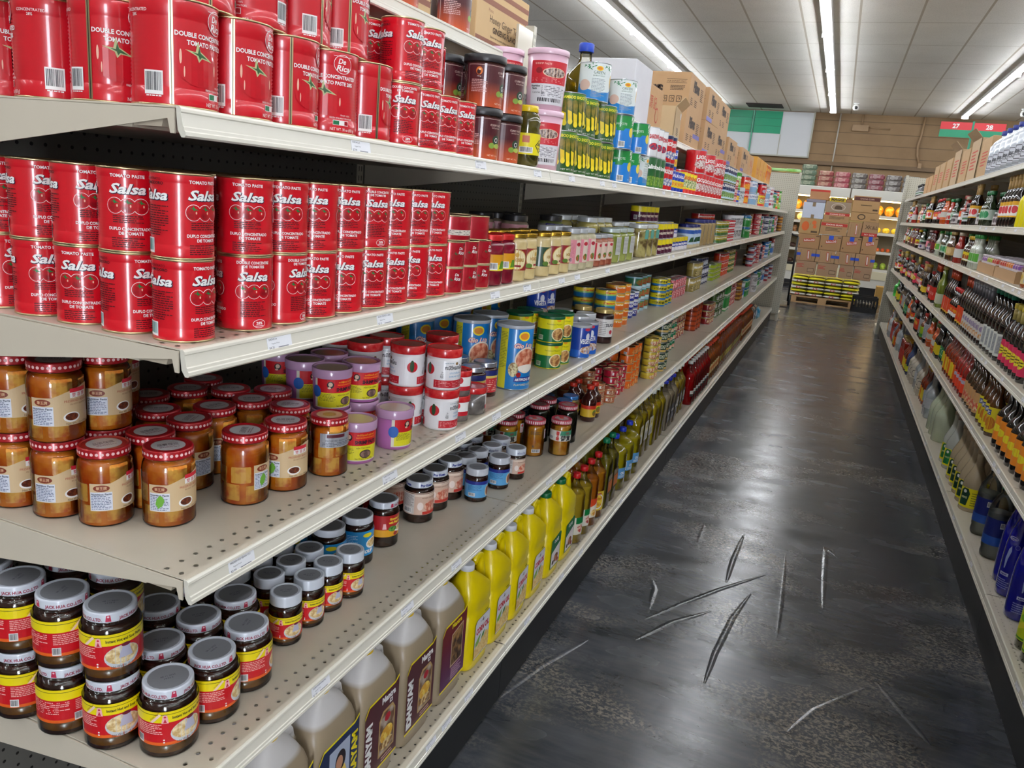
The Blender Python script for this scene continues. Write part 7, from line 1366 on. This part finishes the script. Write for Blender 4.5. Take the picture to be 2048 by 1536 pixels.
# cartons along the top
RTs = [('stamped_carton', 9.9), ('amber_carton', 9.5), ('stamped_carton', 9.1), ('stamped_carton', 8.72), ('export_carton', 8.3)]
carton('dark_print_carton', 300, 380, 260, 'b3936a', {'-y': [('T', 'No.1', 0, 170, 34, WI, {'b': .04}), ('L', -90, 90, 60, 140, 4, RI)], '-x': [('L', -110, 110, 80, 180, 5, RI)]})
carton('red_print_carton', 300, 400, 290, 'b59c7a', {'-y': [('T', '24-6', 0, 220, 36, WI, {'b': .04}), ('T', '100 oz', 0, 176, 26, WI), ('L', -90, 90, 60, 140, 4, RI)], '-x': [('L', -120, 120, 80, 220, 6, RI)]}, open_=True)
n_ = 0
for kn, y in [('stamped_carton', 9.0), ('stamped_carton', 8.6), ('dark_print_carton', 8.15), ('dark_print_carton', 7.7), ('dark_print_carton', 7.2), ('red_print_carton', 6.7), ('dark_print_carton', 6.2), ('red_print_carton', 5.75), ('dark_print_carton', 5.28)]:
    put(kn, XR + .20, y, RT, 'tan carton on top of the sauce shelving, ' + ORD[n_] + ' from the far end', 'tan cartons over the sauce shelves', 0, name='carton'); n_ += 1
CHN = [('R', -40, 40, 40, 120, M('c8ccd4')), ('R', -36, 36, 46, 116, M('2c3038')), ('R', -32, 32, 50, 112, M('c8ccd4')), ('T', '醬油', 0, 66, 24, M('2c3038'), {'b': .05}), ('B', 16, 40, 130, 150, BLK, WHT), ('L', -36, 36, 20, 38, 3, M('5a5c64'))]
bottle('blue_cap_soy_jug', 'jug', [(0, 48, 58, 4), (5, 52, 62, 4), (170, 52, 62, 4), (200, 40, 48, 3), (225, 18, 18, 2), (240, 17, 17, 2)], M('c4ccd4', .2, 0, .6), 21, 24, M('1c2c80', .4), CHN, FL('+x', 52), seg=32, ds=None)
b_ = MB(); b_.art(FL('-y', 0), CHN, ds=None)
for j in range(2):
    for i in range(7): put('blue_cap_soy_jug', XR + .085 + .15 * j, 3.9 + .165 * i, RT, 'pale jug with navy cap and black characters, ' + ORD[i] + ' from the near end, ' + DEP[j], 'navy-capped jugs over the sauce shelves', PI + .4, name='soy_jug')
spread('small_dark_bottle', 'small dark bottle at the far end of the top', 'above the sauce shelves', XR + .05, 9.35, RT, 8, .07, 1, side=PI)
# ================================================================ back of the store
def single(name, mb, label, cat, loc=(0, 0, 0), scale=1.0, group=None, rz=0):
    o = bpy.data.objects.new(name, mb.mesh(name, scale)); COL.objects.link(o); o.location = loc; o.rotation_euler = (0, 0, rz); o['label'] = label; o['category'] = cat
    if group: o['group'] = group
    return o
def multi(name, label, cat, parts, loc=(0, 0, 0), rz=0, group=None, scale=1.0):
    r = bpy.data.objects.new(name, None); COL.objects.link(r); r.location = loc; r.rotation_euler = (0, 0, rz); r['label'] = label; r['category'] = cat
    if group: r['group'] = group
    made_ = []
    for p in parts:
        c = bpy.data.objects.new(p[0], p[1].mesh(p[0], scale)); COL.objects.link(c); c.parent = r
        if len(p) > 2 and p[2]: c['label'] = p[2]
        if p[0] == 'lens': c.parent = made_[-1]
        if p[0] == 'light_tube': c.parent = made_[2]
        made_.append(c)
    return r
# wall panel: green squares over white board
g = M('0c8a62', .4); wb = M('c4c6c8', .5); fr = M('a8a698', .5)
p = MB(); p.box(-3.2, -.2, 18.04, 18.09, 2.73, 3.66, wb)
f = MB(); f.box(-3.2, -.2, 18.02, 18.04, 2.72, 2.75, fr); f.box(-.22, -.19, 18.02, 18.09, 2.72, 3.68, fr); f.box(-.86, -.84, 18.03, 18.04, 2.75, 3.18, fr)
q = [MB() for _ in range(4)]
for i, m_ in enumerate(q):
    x1 = -.86 - .63 * i
    m_.box(x1 - .58, x1, 18.025, 18.04, 3.19, 3.655, g)
    for zz in (3.34, 3.5): m_.box(x1 - .58, x1, 18.022, 18.025, zz, zz + .008, M('08684a', .5))
post = MB(); post.box(-1.475, -1.45, 18.0, 18.03, 2.73, 3.66, M('4c9a7c', .5))
multi('wall_board', 'white wall board with green squares above the produce case', 'board', [('board', p), ('board_frame', f), ('post', post)] + [('green_square', m_) for m_ in q])
v = MB(); v.box(-1.55, -.83, 17.0, 17.6, 3.664, 3.679, M('2a1c18', .8)); single('ceiling_vent', v, 'dark slotted vent in the ceiling by the green board', 'vent')
# conduits and electrical boxes
WC = M('b8b4a8', .5); BC = M('94795a', .6)
m_ = MB(); m_.tube([(.315, 18.07, 2.3), (.315, 18.07, 3.0), (.315, 18.07, 3.67)], .014, WC); single('wall_conduit', m_, 'pale vertical pipe running up the tan wall', 'pipe')
m_ = MB(); m_.box(.58, .90, 18.03, 18.098, 3.33, 3.46, BC, .004); t_ = MB(); t_.tube([(.9, 18.07, 3.42), (1.1, 18.07, 3.41), (1.32, 18.07, 3.40)], .014, BC); t2 = MB(); t2.tube([(.76, 18.07, 3.46), (.76, 18.07, 3.67)], .02, BC)
multi('junction_box', 'tan electrical box with side pipe on the wall', 'electrical box', [('box', m_), ('pipe', t_), ('pipe', t2)])
m_ = MB(); m_.tube([(1.94, 18.06, 3.67), (1.93, 18.06, 3.3), (1.90, 18.06, 3.1), (1.93, 18.06, 2.9), (2.0, 18.06, 2.74)], .022, BC); m_.box(1.97, 2.04, 18.02, 18.08, 2.66, 2.76, BC); single('bent_conduit', m_, 'tan bent pipe hanging down the wall near the aisle sign', 'pipe')
# aisle sign on its post
rd = M('d02c34', .4)
sp = [MB() for _ in range(2)]
for i, m_ in enumerate(sp):
    x0 = 1.745 + .405 * i
    m_.box(x0, x0 + .385, 12.0, 12.012, 2.82, 2.92, rd); m_.box(x0, x0 + .385, 12.0, 12.012, 2.72, 2.82, g)
    m_.art(lambda s, z, off: (s, 12.0 - off, z), [('T', ('27', '28')[i], x0 + .19, 2.84, .06, WHT, {'b': .03})], ds=None, base=.002, step=.0005)
po = MB(); po.box(2.13, 2.155, 11.995, 12.03, 0.0, 2.94, M('2c8a6a', .5))
multi('aisle_sign', 'red and green aisle sign numbered 27 and 28 on a green post', 'sign', [('sign_panel', sp[0]), ('sign_panel', sp[1]), ('post', po)])
# cameras
for i, (x, y) in enumerate(((.595, 16.4), (3.38, 16.3))):
    a_ = MB(); a_.lathe([(.03, -.03), (.05, -.01), (.05, 0)], M('d8d8d4', .4), 20, cx=0, cy=0)
    b_ = MB(); b_.lathe([(.02, -.14), (.045, -.125), (.058, -.09), (.05, -.05), (.03, -.028)], M('e0e0dc', .3), 20)
    c_ = MB(); c_.rings([[(.03 * math.cos(2 * PI * j / 16) * k, -.052 - d, -.09 + .03 * math.sin(2 * PI * j / 16) * k) for j in range(16)] for k, d in ((1, 0), (.8, .008), (.3, .01))], M('101114', .1, 0, .8))
    multi('security_camera', 'white ball security camera on the ceiling ' + ('over the aisle' if i == 0 else 'near the sauce side'), 'camera', [('mount', a_), ('camera_body', b_), ('lens', c_)], (x, y, 3.68), rz=0)
# produce case
WH = M('d8d6cc', .45); BKC = M('15161a', .5); WARM = EMIT('ffdca0', 7.0)
def case(x0, x1, levels, label):
    base = MB(); base.box(x0, x1, 17.15, 17.85, 0, .16, BKC); base.box(x0, x1, 17.13, 17.85, .16, .34, WH); base.box(x0, x1, 17.12, 17.2, .34, .5, M('e0d8b8', .4))
    back = MB(); back.box(x0, x1, 17.78, 17.85, .34, 2.1, M('9c9074', .5))
    hood = MB(); hood.box(x0, x1, 17.12, 17.85, 1.93, 2.12, WH, .01)
    parts = [('case_base', base), ('back_wall', back), ('hood', hood)]
    for z in levels:
        s_ = MB(); s_.box(x0 + .01, x1 - .01, 17.3, 17.78, z - .03, z, M('d8d0b8', .4)); s_.box(x0 + .01, x1 - .01, 17.285, 17.3, z - .045, z + .01, WH); parts.append(('shelf', s_))
    l_ = MB(); l_.box(x0 + .05, x1 - .05, 17.2, 17.26, 1.905, 1.928, WARM); parts.append(('light_tube', l_, 'warm glowing tube'))
    for z in levels[:1]:
        l_ = MB(); l_.box(x0 + .05, x1 - .05, 17.34, 17.38, z - .05, z - .032, WARM); parts.append(('light_tube', l_, 'warm glowing tube'))
    multi('produce_case', label, 'refrigerated case', parts)
case(-3.0, .78, [1.62, 1.40, 1.15, .82, .5], 'white lit produce case behind the carton stack, length nearer the tinned food')
case(.8, 4.6, [1.62, 1.28, .90, .54], 'white lit produce case behind the carton stack, length nearer the sauces')
cy_ = MB()
def blob(name, r, sx, sz, mat, seg=18):
    b_ = MB(); b_.lathe([(r * sx * math.sin(PI * t / 10), r * sz * (1 - math.cos(PI * t / 10))) for t in range(1, 10)], mat, seg); return b_
kind('orange_pouch', 'fruit bag', ('bag', blob('o', 95, 1, 1.15, MIXN('e88c10', 'f8c040', 14, .4, .6, .35, .4))))
kind('yellow_melon', 'melon', ('melon', blob('m', 80, 1, 1, MIXN('e8dc90', 'f4ecb8', 14, .4, .6, .4, .2))))
kind('brown_snack_pack', 'package', ('package', blob('b', 60, .8, 1.3, MIXN('8a4c24', 'c89868', 25, .4, .6, .35, .3))))
kind('dark_fruit_punnet', 'punnet', ('punnet', blob('d', 66, 1.1, .8, MIXN('2c1810', '4c2c1c', 25, .4, .6, .4, .2))))
kind('red_fruit', 'fruit', ('fruit', blob('r', 42, 1, 1, MIXN('e04818', 'f08830', 14, .4, .6, .35, .3))))
kind('yellow_packet', 'package', ('package', blob('y', 66, 1.1, .9, MIXN('d8b010', 'f0dc40', 25, .4, .6, .35, .3))))
kind('green_produce', 'vegetable', ('vegetable', blob('g', 60, 1, 1.2, MIXN('7aa820', 'c8d858', 25, .4, .6, .4, .2))))
for kn, lk, z, x0, n, dx in (('orange_pouch', 'glowing orange bag of fruit', 1.62, -.62, 4, .2), ('yellow_melon', 'pale yellow melon', 1.40, -.55, 3, .22), ('brown_snack_pack', 'brown snack package', 1.15, -.55, 5, .12), ('dark_fruit_punnet', 'dark punnet', .82, -.52, 3, .17), ('dark_fruit_punnet', 'dark punnet lowest down', .50, -.52, 3, .17)):
    for i in range(n): put(kn, x0 + dx * i, 17.47, z, lk + ' in the produce case between end rack and cartons, ' + ORD[i] + ' along', 'produce by the end rack', 0)
for kn, lk, z, x0, n, dx in (('orange_pouch', 'large orange bag of fruit', 1.62, 1.38, 4, .205), ('yellow_packet', 'yellow and red packet', 1.28, 1.42, 4, .17), ('red_fruit', 'orange-red fruit', .90, 1.40, 7, .1), ('green_produce', 'yellow-green vegetable', .54, 1.36, 4, .15)):
    for i in range(n): put(kn, x0 + dx * i, 17.47, z, lk + ' in the produce case beside the sauce rack, ' + ORD[i] + ' along', 'produce by the sauce rack', 0)
# packs stacked on the hood
pk = [('a7a48e', '6c7460'), ('9aa08a', '586c58'), ('b89a84', '8a3c3c'), ('c49a94', '9c4450'), ('a8a49c', '5c5450'), ('a89090', '7c3440'), ('a8a4a0', '58504c'), ('a4a4a0', '6c6864')]
for i, (c1, c2) in enumerate(pk):
    b_ = MB(); mt = MIXN(c1, c2, 9, .42, .58, .35, .4)
    b_.box(-150, 150, -90, 90, 0, 108, mt, 26); b_.art(FL('-y', 90), [('R', -140, 140, 4, 14, M(c2)), ('R', -80, 60, 34, 76, M(c1, .3, 0, .4)), ('L', -70, 50, 40, 70, 3, M(c2)), ('R', -148, -130, 20, 90, M(c2))], ds=None, base=1)
    kind('noodle_pack', 'package', ('package', b_))
    for t in range(3 if i != 1 else 4): put('noodle_pack', -.42 + .325 * i - (.0 if i < 2 else -.02), 17.45, 2.1205 + .109 * t, 'bulk plastic pack on the produce case hood, column ' + ['one', 'two', 'three', 'four', 'five', 'six', 'seven', 'eight'][i] + ', ' + TIERS[4][t] , 'bulk packs on the produce case', 0)
# pallet
PY = 14.0; wd = M('b89468', .8, noise=.12, ns=8)
pb = [MB() for _ in range(3)]
X0, X1 = .06, 1.20
parts = []
for yy in (PY, PY + .48, PY + .92):
    m_ = MB(); m_.box(X0, X1, yy, yy + .09, .10, .125, wd); parts.append(('deck_board', m_))
for yy in (PY + .16, PY + .32, PY + .64, PY + .78):
    m_ = MB(); m_.box(X0, X1, yy, yy + .09, .10, .125, wd); parts.append(('deck_board', m_))
for yy in (PY, PY + .48, PY + .92):
    m_ = MB()
    for xx in (X0, (X0 + X1) / 2 - .07, X1 - .14): m_.box(xx, xx + .14, yy, yy + .09, .018, .10, wd)
    m_.box(X0, X1, yy, yy + .09, 0, .018, wd); parts.append(('block_row', m_))
multi('wooden_pallet', 'wooden pallet under the yellow rice sacks', 'pallet', parts)
sk = MB(); R_ = []
ym = MIXN('e8e010', 'd8cc08', 6, .4, .6, .4, .3); wm_ = MIXN('dcd8d0', 'c8c4b8', 6, .4, .6, .5)
def sack(mat, mark):
    s_ = MB(); L_, W_, H_ = 281, 460, 56; rr = []
    for k in range(13):
        t = -1 + 2 * k / 12; e_ = (1 - abs(t) ** 5) ** .5 if abs(t) < 1 else 0; hx = t * L_ / 2; hw = W_ / 2 * (.86 + .14 * e_); hh = H_ / 2 * max(.18, e_ * (.85 + .15 * math.cos(t * 2)))
        rr.append([(hx, hw * math.copysign(abs(math.cos(a)) ** .7, math.cos(a)), H_ / 2 + hh * math.copysign(abs(math.sin(a)) ** .6, math.sin(a))) for a in [2 * PI * j / 20 for j in range(20)]])
    s_.rings(rr, mat)
    if mark: s_.art(FL('-y', W_ / 2 - 1), [('R', -40, 30, 18, 44, M('b83038')), ('R', -25, 15, 24, 38, WHT)], ds=None, base=4)
    return s_
kind('yellow_rice_sack', 'sack', ('sack', sack(ym, False))); kind('white_rice_sack', 'sack', ('sack', sack(wm_, True)))
for t in range(6):
    for i in range(4):
        for j in range(2):
            kn = 'white_rice_sack' if (t % 2 == 0 and i < 3) or (t % 2 == 0 and i == 3 and t) else 'yellow_rice_sack'
            put(kn, .205 + .283 * i + (.0 if t % 2 else .0), PY + .23 + .47 * j, .1255 + .0565 * t, ('white' if kn[0] == 'w' else 'yellow') + ' rice sack on the pallet, ' + ORD[t] + ' layer up, ' + ORD[i] + ' across, ' + ['front', 'back'][j], 'rice sacks on the pallet', 0, name='rice_sack')
# carton wall on the sacks; x0,x1,z0,z1 of each visible carton
S_ = .961
def cb(x0, x1, z0, z1, look, base='a8825a', art=None, d=.40, tape=None, label=None, back=0.0, cat='carton'):
    x0, x1 = .70 + S_ * (x0 - .70), .70 + S_ * (x1 - .70); z0, z1 = 1.48 + S_ * (z0 - 1.48), 1.48 + S_ * (z1 - 1.48)
    m_ = MB(); m_.box(x0 + .003, x1 - .003, PY + .03 + back, PY + .03 + back + d, z0 + .001, z1 - .001, M(base, .75, 0, 0, .06, 6), .004)
    w_, h_ = (x1 - x0) * 1000, (z1 - z0) * 1000
    sf = lambda s, z, off: ((x0 + x1) / 2 + s / 1000, PY + .03 + back - off / 1000, z0 + z / 1000)
    if art: m_.art(sf, art(w_, h_), ds=None, base=1, step=.4)
    parts = [('box', m_)]
    if tape:
        t_ = MB(); t_.art(sf, tape(w_, h_), ds=None, base=3); parts.append(('tape', t_, 'blue tape' if look != 'white' else 'tan tape'))
    multi('carton', label or look, cat, parts, group='cartons stacked on the rice pallet')
RDI = M('b83028', .6); DK = M('54402c', .7); BT = M('2c50c0', .4); TT = M('8a7458', .5)
kop = lambda w, h: [('P', [(-w * .22, h * .45), (w * .28, h * .55), (w * .26, h * .76), (-w * .24, h * .66)], RDI), ('P', [(-w * .2, h * .49), (w * .26, h * .58), (w * .24, h * .72), (-w * .22, h * .63)], M('e0d8d0')), ('T', 'KOPIKO', w * .02, h * .54, h * .12, RDI, {'b': .05, 'w': w * .4, 'slope': .1}), ('R', -w * .42, -w * .36, h * .2, h * .28, DK), ('R', w * .3, w * .46, h * .86, h * .92, DK)]
kopv = lambda w, h: [('P', [(w * .08, h * .15), (w * .2, h * .15), (w * .16, h * .85), (w * .04, h * .85)], RDI), ('P', [(w * .105, h * .2), (w * .175, h * .2), (w * .14, h * .8), (w * .07, h * .8)], M('e0d8d0')), ('R', -w * .3, -w * .29, h * .1, h * .9, DK), ('R', w * .3, w * .31, h * .1, h * .9, DK)]
plain = lambda w, h: [('R', w * .1, w * .42, h * .2, h * .5, DK), ('R', w * .12, w * .4, h * .24, h * .46, M('a08468')), ('L', -w * .45, -w * .1, h * .5, h * .8, 3, RDI)]
bt = lambda w, h: [('R', -.08 * w - 10, .08 * w + 10, h * .72, h * 1.0, BT)]
btlow = lambda w, h: [('R', -.09 * w, .09 * w, 0, h * .14, BT)]
bts = lambda w, h: [('R', w * .28, w * .5, h * .42, h * .64, BT), ('R', -w * .5, -w * .3, h * .42, h * .64, BT)]
ks = lambda w, h: [('R', -w * .48, w * .48, h * .7, h * .94, RDI), ('T', 'KHONG GUAN', 0, h * .75, h * .12, M('f0dcd0'), {'b': .03, 'w': w * .6}), ('L', -w * .3, w * .3, h * .3, h * .6, 3, DK)]
cb(.07, .42, .46, .70, 'low tan carton, bottom row, first of four from the tinned side', 'a08064', plain)
cb(.44, .79, .46, .70, 'low tan carton, bottom row, second of four from the tinned side', 'a08064', plain)
cb(.82, 1.05, .46, .70, 'low tan carton, bottom row, third of four from the tinned side', 'a08064', plain)
cb(1.06, 1.36, .46, .70, 'low tan carton, bottom row, fourth of four from the tinned side', 'a08064', plain)
cb(.055, .38, .702, .925, 'tan carton with upright red mark, second row up, first of four', 'a88460', kopv, tape=bts)
cb(.385, .71, .702, .925, 'tan carton with upright red mark, second row up, second of four', 'a88460', kopv, tape=bts)
cb(.715, 1.04, .702, .925, 'tan carton with upright red mark, second row up, third of four', 'a88460', kopv, tape=bts)
cb(1.045, 1.37, .702, .925, 'tan carton with upright red mark, second row up, fourth of four', 'a88460', kopv, tape=bts)
cb(.03, .41, .927, 1.18, 'tan carton with red and white banner, third row up, first of four', 'a88058', kop)
cb(.415, .77, .927, 1.19, 'tan carton with red banner and blue tape, third row up, second of four', 'a88058', kop, tape=bt)
cb(.775, 1.10, .927, 1.20, 'tan carton with red banner and blue tape, third row up, third of four', 'a88058', kop, tape=bt)
cb(1.105, 1.365, .927, 1.235, 'tan carton with red banner and blue tape, third row up, fourth of four', 'a88058', kop, tape=bt)
cb(.015, .37, 1.182, 1.46, 'tan carton with orange fruit picture under the white carton', 'b08c5c', lambda w, h: [('E', -w * .2, h * .5, w * .18, h * .3, M('d86830', .7)), ('E', w * .2, h * .75, w * .1, h * .14, M('d86830', .7)), ('E', w * .25, h * .5, w * .08, h * .12, M('d86830', .7)), ('P', [(0, h * .6), (w * .06, h * .8), (w * .02, h * .62)], M('3c4a28')), ('R', w * .1, w * .4, h * .1, h * .22, DK)])
cb(.375, .83, 1.203, 1.425, 'tan carton with wide red band, lower of the pair', 'b08a60', ks)
cb(.835, 1.06, 1.202, 1.46, 'tan carton with upright red marks beside the wide red band', 'a88460', kopv)
cb(1.065, 1.33, 1.237, 1.485, 'tan carton with black scroll print and red footer', 'a88460', lambda w, h: [('R', -w * .48, w * .48, 0, h * .24, RDI), ('T', 'MY SAN', 0, h * .05, h * .13, M('f0dcd0'), {'w': w * .6}), ('T', 'X', -w * .2, h * .5, h * .3, DK), ('T', 'K&L', w * .18, h * .5, h * .26, DK)])
cb(.41, .83, 1.427, 1.60, 'tan carton with thin red band, middle of the stack', 'b08a60', ks)
cb(.84, 1.31, 1.487, 1.635, 'tan carton with black oval emblem', 'b48e60', lambda w, h: [('E', -w * .12, h * .5, w * .14, h * .34, DK), ('E', -w * .12, h * .5, w * .1, h * .22, M('b48e60')), ('L', w * .2, w * .42, h * .2, h * .4, 2, DK)])
cb(.025, .395, 1.462, 1.745, 'white', 'ccd2e0', None, tape=lambda w, h: [('R', -w * .07, w * .07, h * .74, h, TT), ('R', -w * .07, w * .07, 0, h * .24, TT)], label='pale white carton with tan tape high in the stack')
cb(.405, .825, 1.602, 1.785, 'greyish carton with truck emblem', 'a08a74', lambda w, h: [('E', 0, h * .5, w * .28, h * .36, M('d8d0c4')), ('E', 0, h * .5, w * .26, h * .32, M('a08a74')), ('P', [(-w * .14, h * .3), (w * .16, h * .3), (w * .16, h * .5), (w * .06, h * .66), (-w * .08, h * .66), (-w * .14, h * .5)], DK)])
cb(.84, 1.285, 1.637, 1.92, 'tan carton with dark brown band at the top of the stack', 'b48e60', lambda w, h: [('R', -w * .46, w * .46, h * .72, h * .94, M('5c2c24', .6)), ('T', 'KHONG GUAN', 0, h * .78, h * .1, M('d8b8a0'), {'w': w * .5}), ('L', -w * .2, w * .2, h * .4, h * .5, 1, DK), ('R', w * .26, w * .44, h * .14, h * .24, DK)])
cb(.10, .44, 1.80, 1.98, 'tan carton with red edge topping the stack behind the white one', 'b08058', lambda w, h: [('R', -w * .48, w * .48, h * .78, h * .96, RDI)], back=.15)
cb(.06, .395, 1.7475, 1.798, 'low grey crumpled carton lying on the white carton', '8a8490', None, back=.01)
cb(.45, .72, 1.787, 1.86, 'yellow and black printed carton on the grey one', 'd8c020', lambda w, h: [('T', 'MAGGI', 0, h * .2, h * .6, DK, {'b': .06, 'w': w * .8})], back=.03)
cb(.725, .83, 1.787, 1.84, 'small brown carton beside the yellow printed one', '9c7450', None, back=.03)
# crate
cm_ = M('121316', .4); cr = MB(); x0, x1, y0, y1 = 1.10, 1.50, 13.62, 13.92
cr.box(x0, x1, y0, y1, 0, .02, cm_)
for (a, b, c, d) in ((x0, x1, y0, y0 + .012), (x0, x1, y1 - .012, y1), (x0, x0 + .012, y0, y1), (x1 - .012, x1, y0, y1)):
    cr.box(a, b, c, d, .02, .09, cm_); cr.box(a, b, c, d, .21, .27, cm_)
for i in range(9): xx = x0 + .006 + i * .0475; cr.box(xx, xx + .02, y0 + .001, y0 + .010, .09, .21, cm_); cr.box(xx, xx + .02, y1 - .010, y1 - .001, .09, .21, cm_)
for i in range(7): yy = y0 + .01 + i * .043; cr.box(x0 + .001, x0 + .010, yy, yy + .02, .09, .21, cm_); cr.box(x1 - .010, x1 - .001, yy, yy + .02, .09, .21, cm_)
single('plastic_crate', cr, 'black plastic crate on the floor in front of the pallet', 'crate')
cr = MB(); cr.box(1.16, 1.42, 13.68, 13.86, .0205, .16, MIXN('8a7c68', '3c3830', 9, .4, .6), .02); single('crate_contents', cr, 'crumpled grey packet inside the black crate', 'packet')
# leaning cartons at the sauce end, hand truck at the other
m_ = MB(); m_.box(1.72, 1.95, 15.6, 15.95, 0, .62, M('a8845c', .75, noise=.05, ns=8), .004); single('carton', m_, 'tall tan carton standing on the floor beyond the sauce rack', 'carton')
m_ = MB(); m_.box(1.52, 1.70, 15.3, 15.6, 0, .34, M('b8924c', .75, noise=.05, ns=8), .004); single('carton', m_, 'low amber carton on the floor beyond the sauce rack', 'carton')
ht = MB(); BKM = M('141416', .4)
for xx in (-.16, .10): ht.tube([(xx, 13.2, .08), (xx, 13.15, .6), (xx, 13.05, 1.15)], .016, BKM)
ht.tube([(-.16, 13.05, 1.15), (-.03, 13.02, 1.2), (.10, 13.05, 1.15)], .016, BKM)
for zz in (.35, .7): ht.box(-.16, .10, 13.12, 13.15, zz, zz + .04, BKM)
pl = MB(); pl.box(-.2, .13, 12.92, 13.2, 0, .012, BKM)
wh = [MB(), MB()]
for i, xx in enumerate((-.2, .1)): wh[i].rings([[(xx + t_, 13.28 + .09 * math.cos(2 * PI * j / 20), .091 + .09 * math.sin(2 * PI * j / 20)) for j in range(20)] for t_ in (0, .04)], M('1c1c1e', .7))
multi('hand_truck', 'black hand truck parked behind the end rack', 'hand truck', [('frame_tubes', ht), ('toe_plate', pl), ('wheel', wh[0]), ('wheel', wh[1])])
gp = MB(); gp.box(-.5, .08, 11.03, 11.2, 2.0601, 2.10, MIXN('7ab850', 'a8d890', 10, .4, .6, .3, .4), .01); single('green_film_roll', gp, 'green plastic film lying along the top of the end rack', 'plastic film')
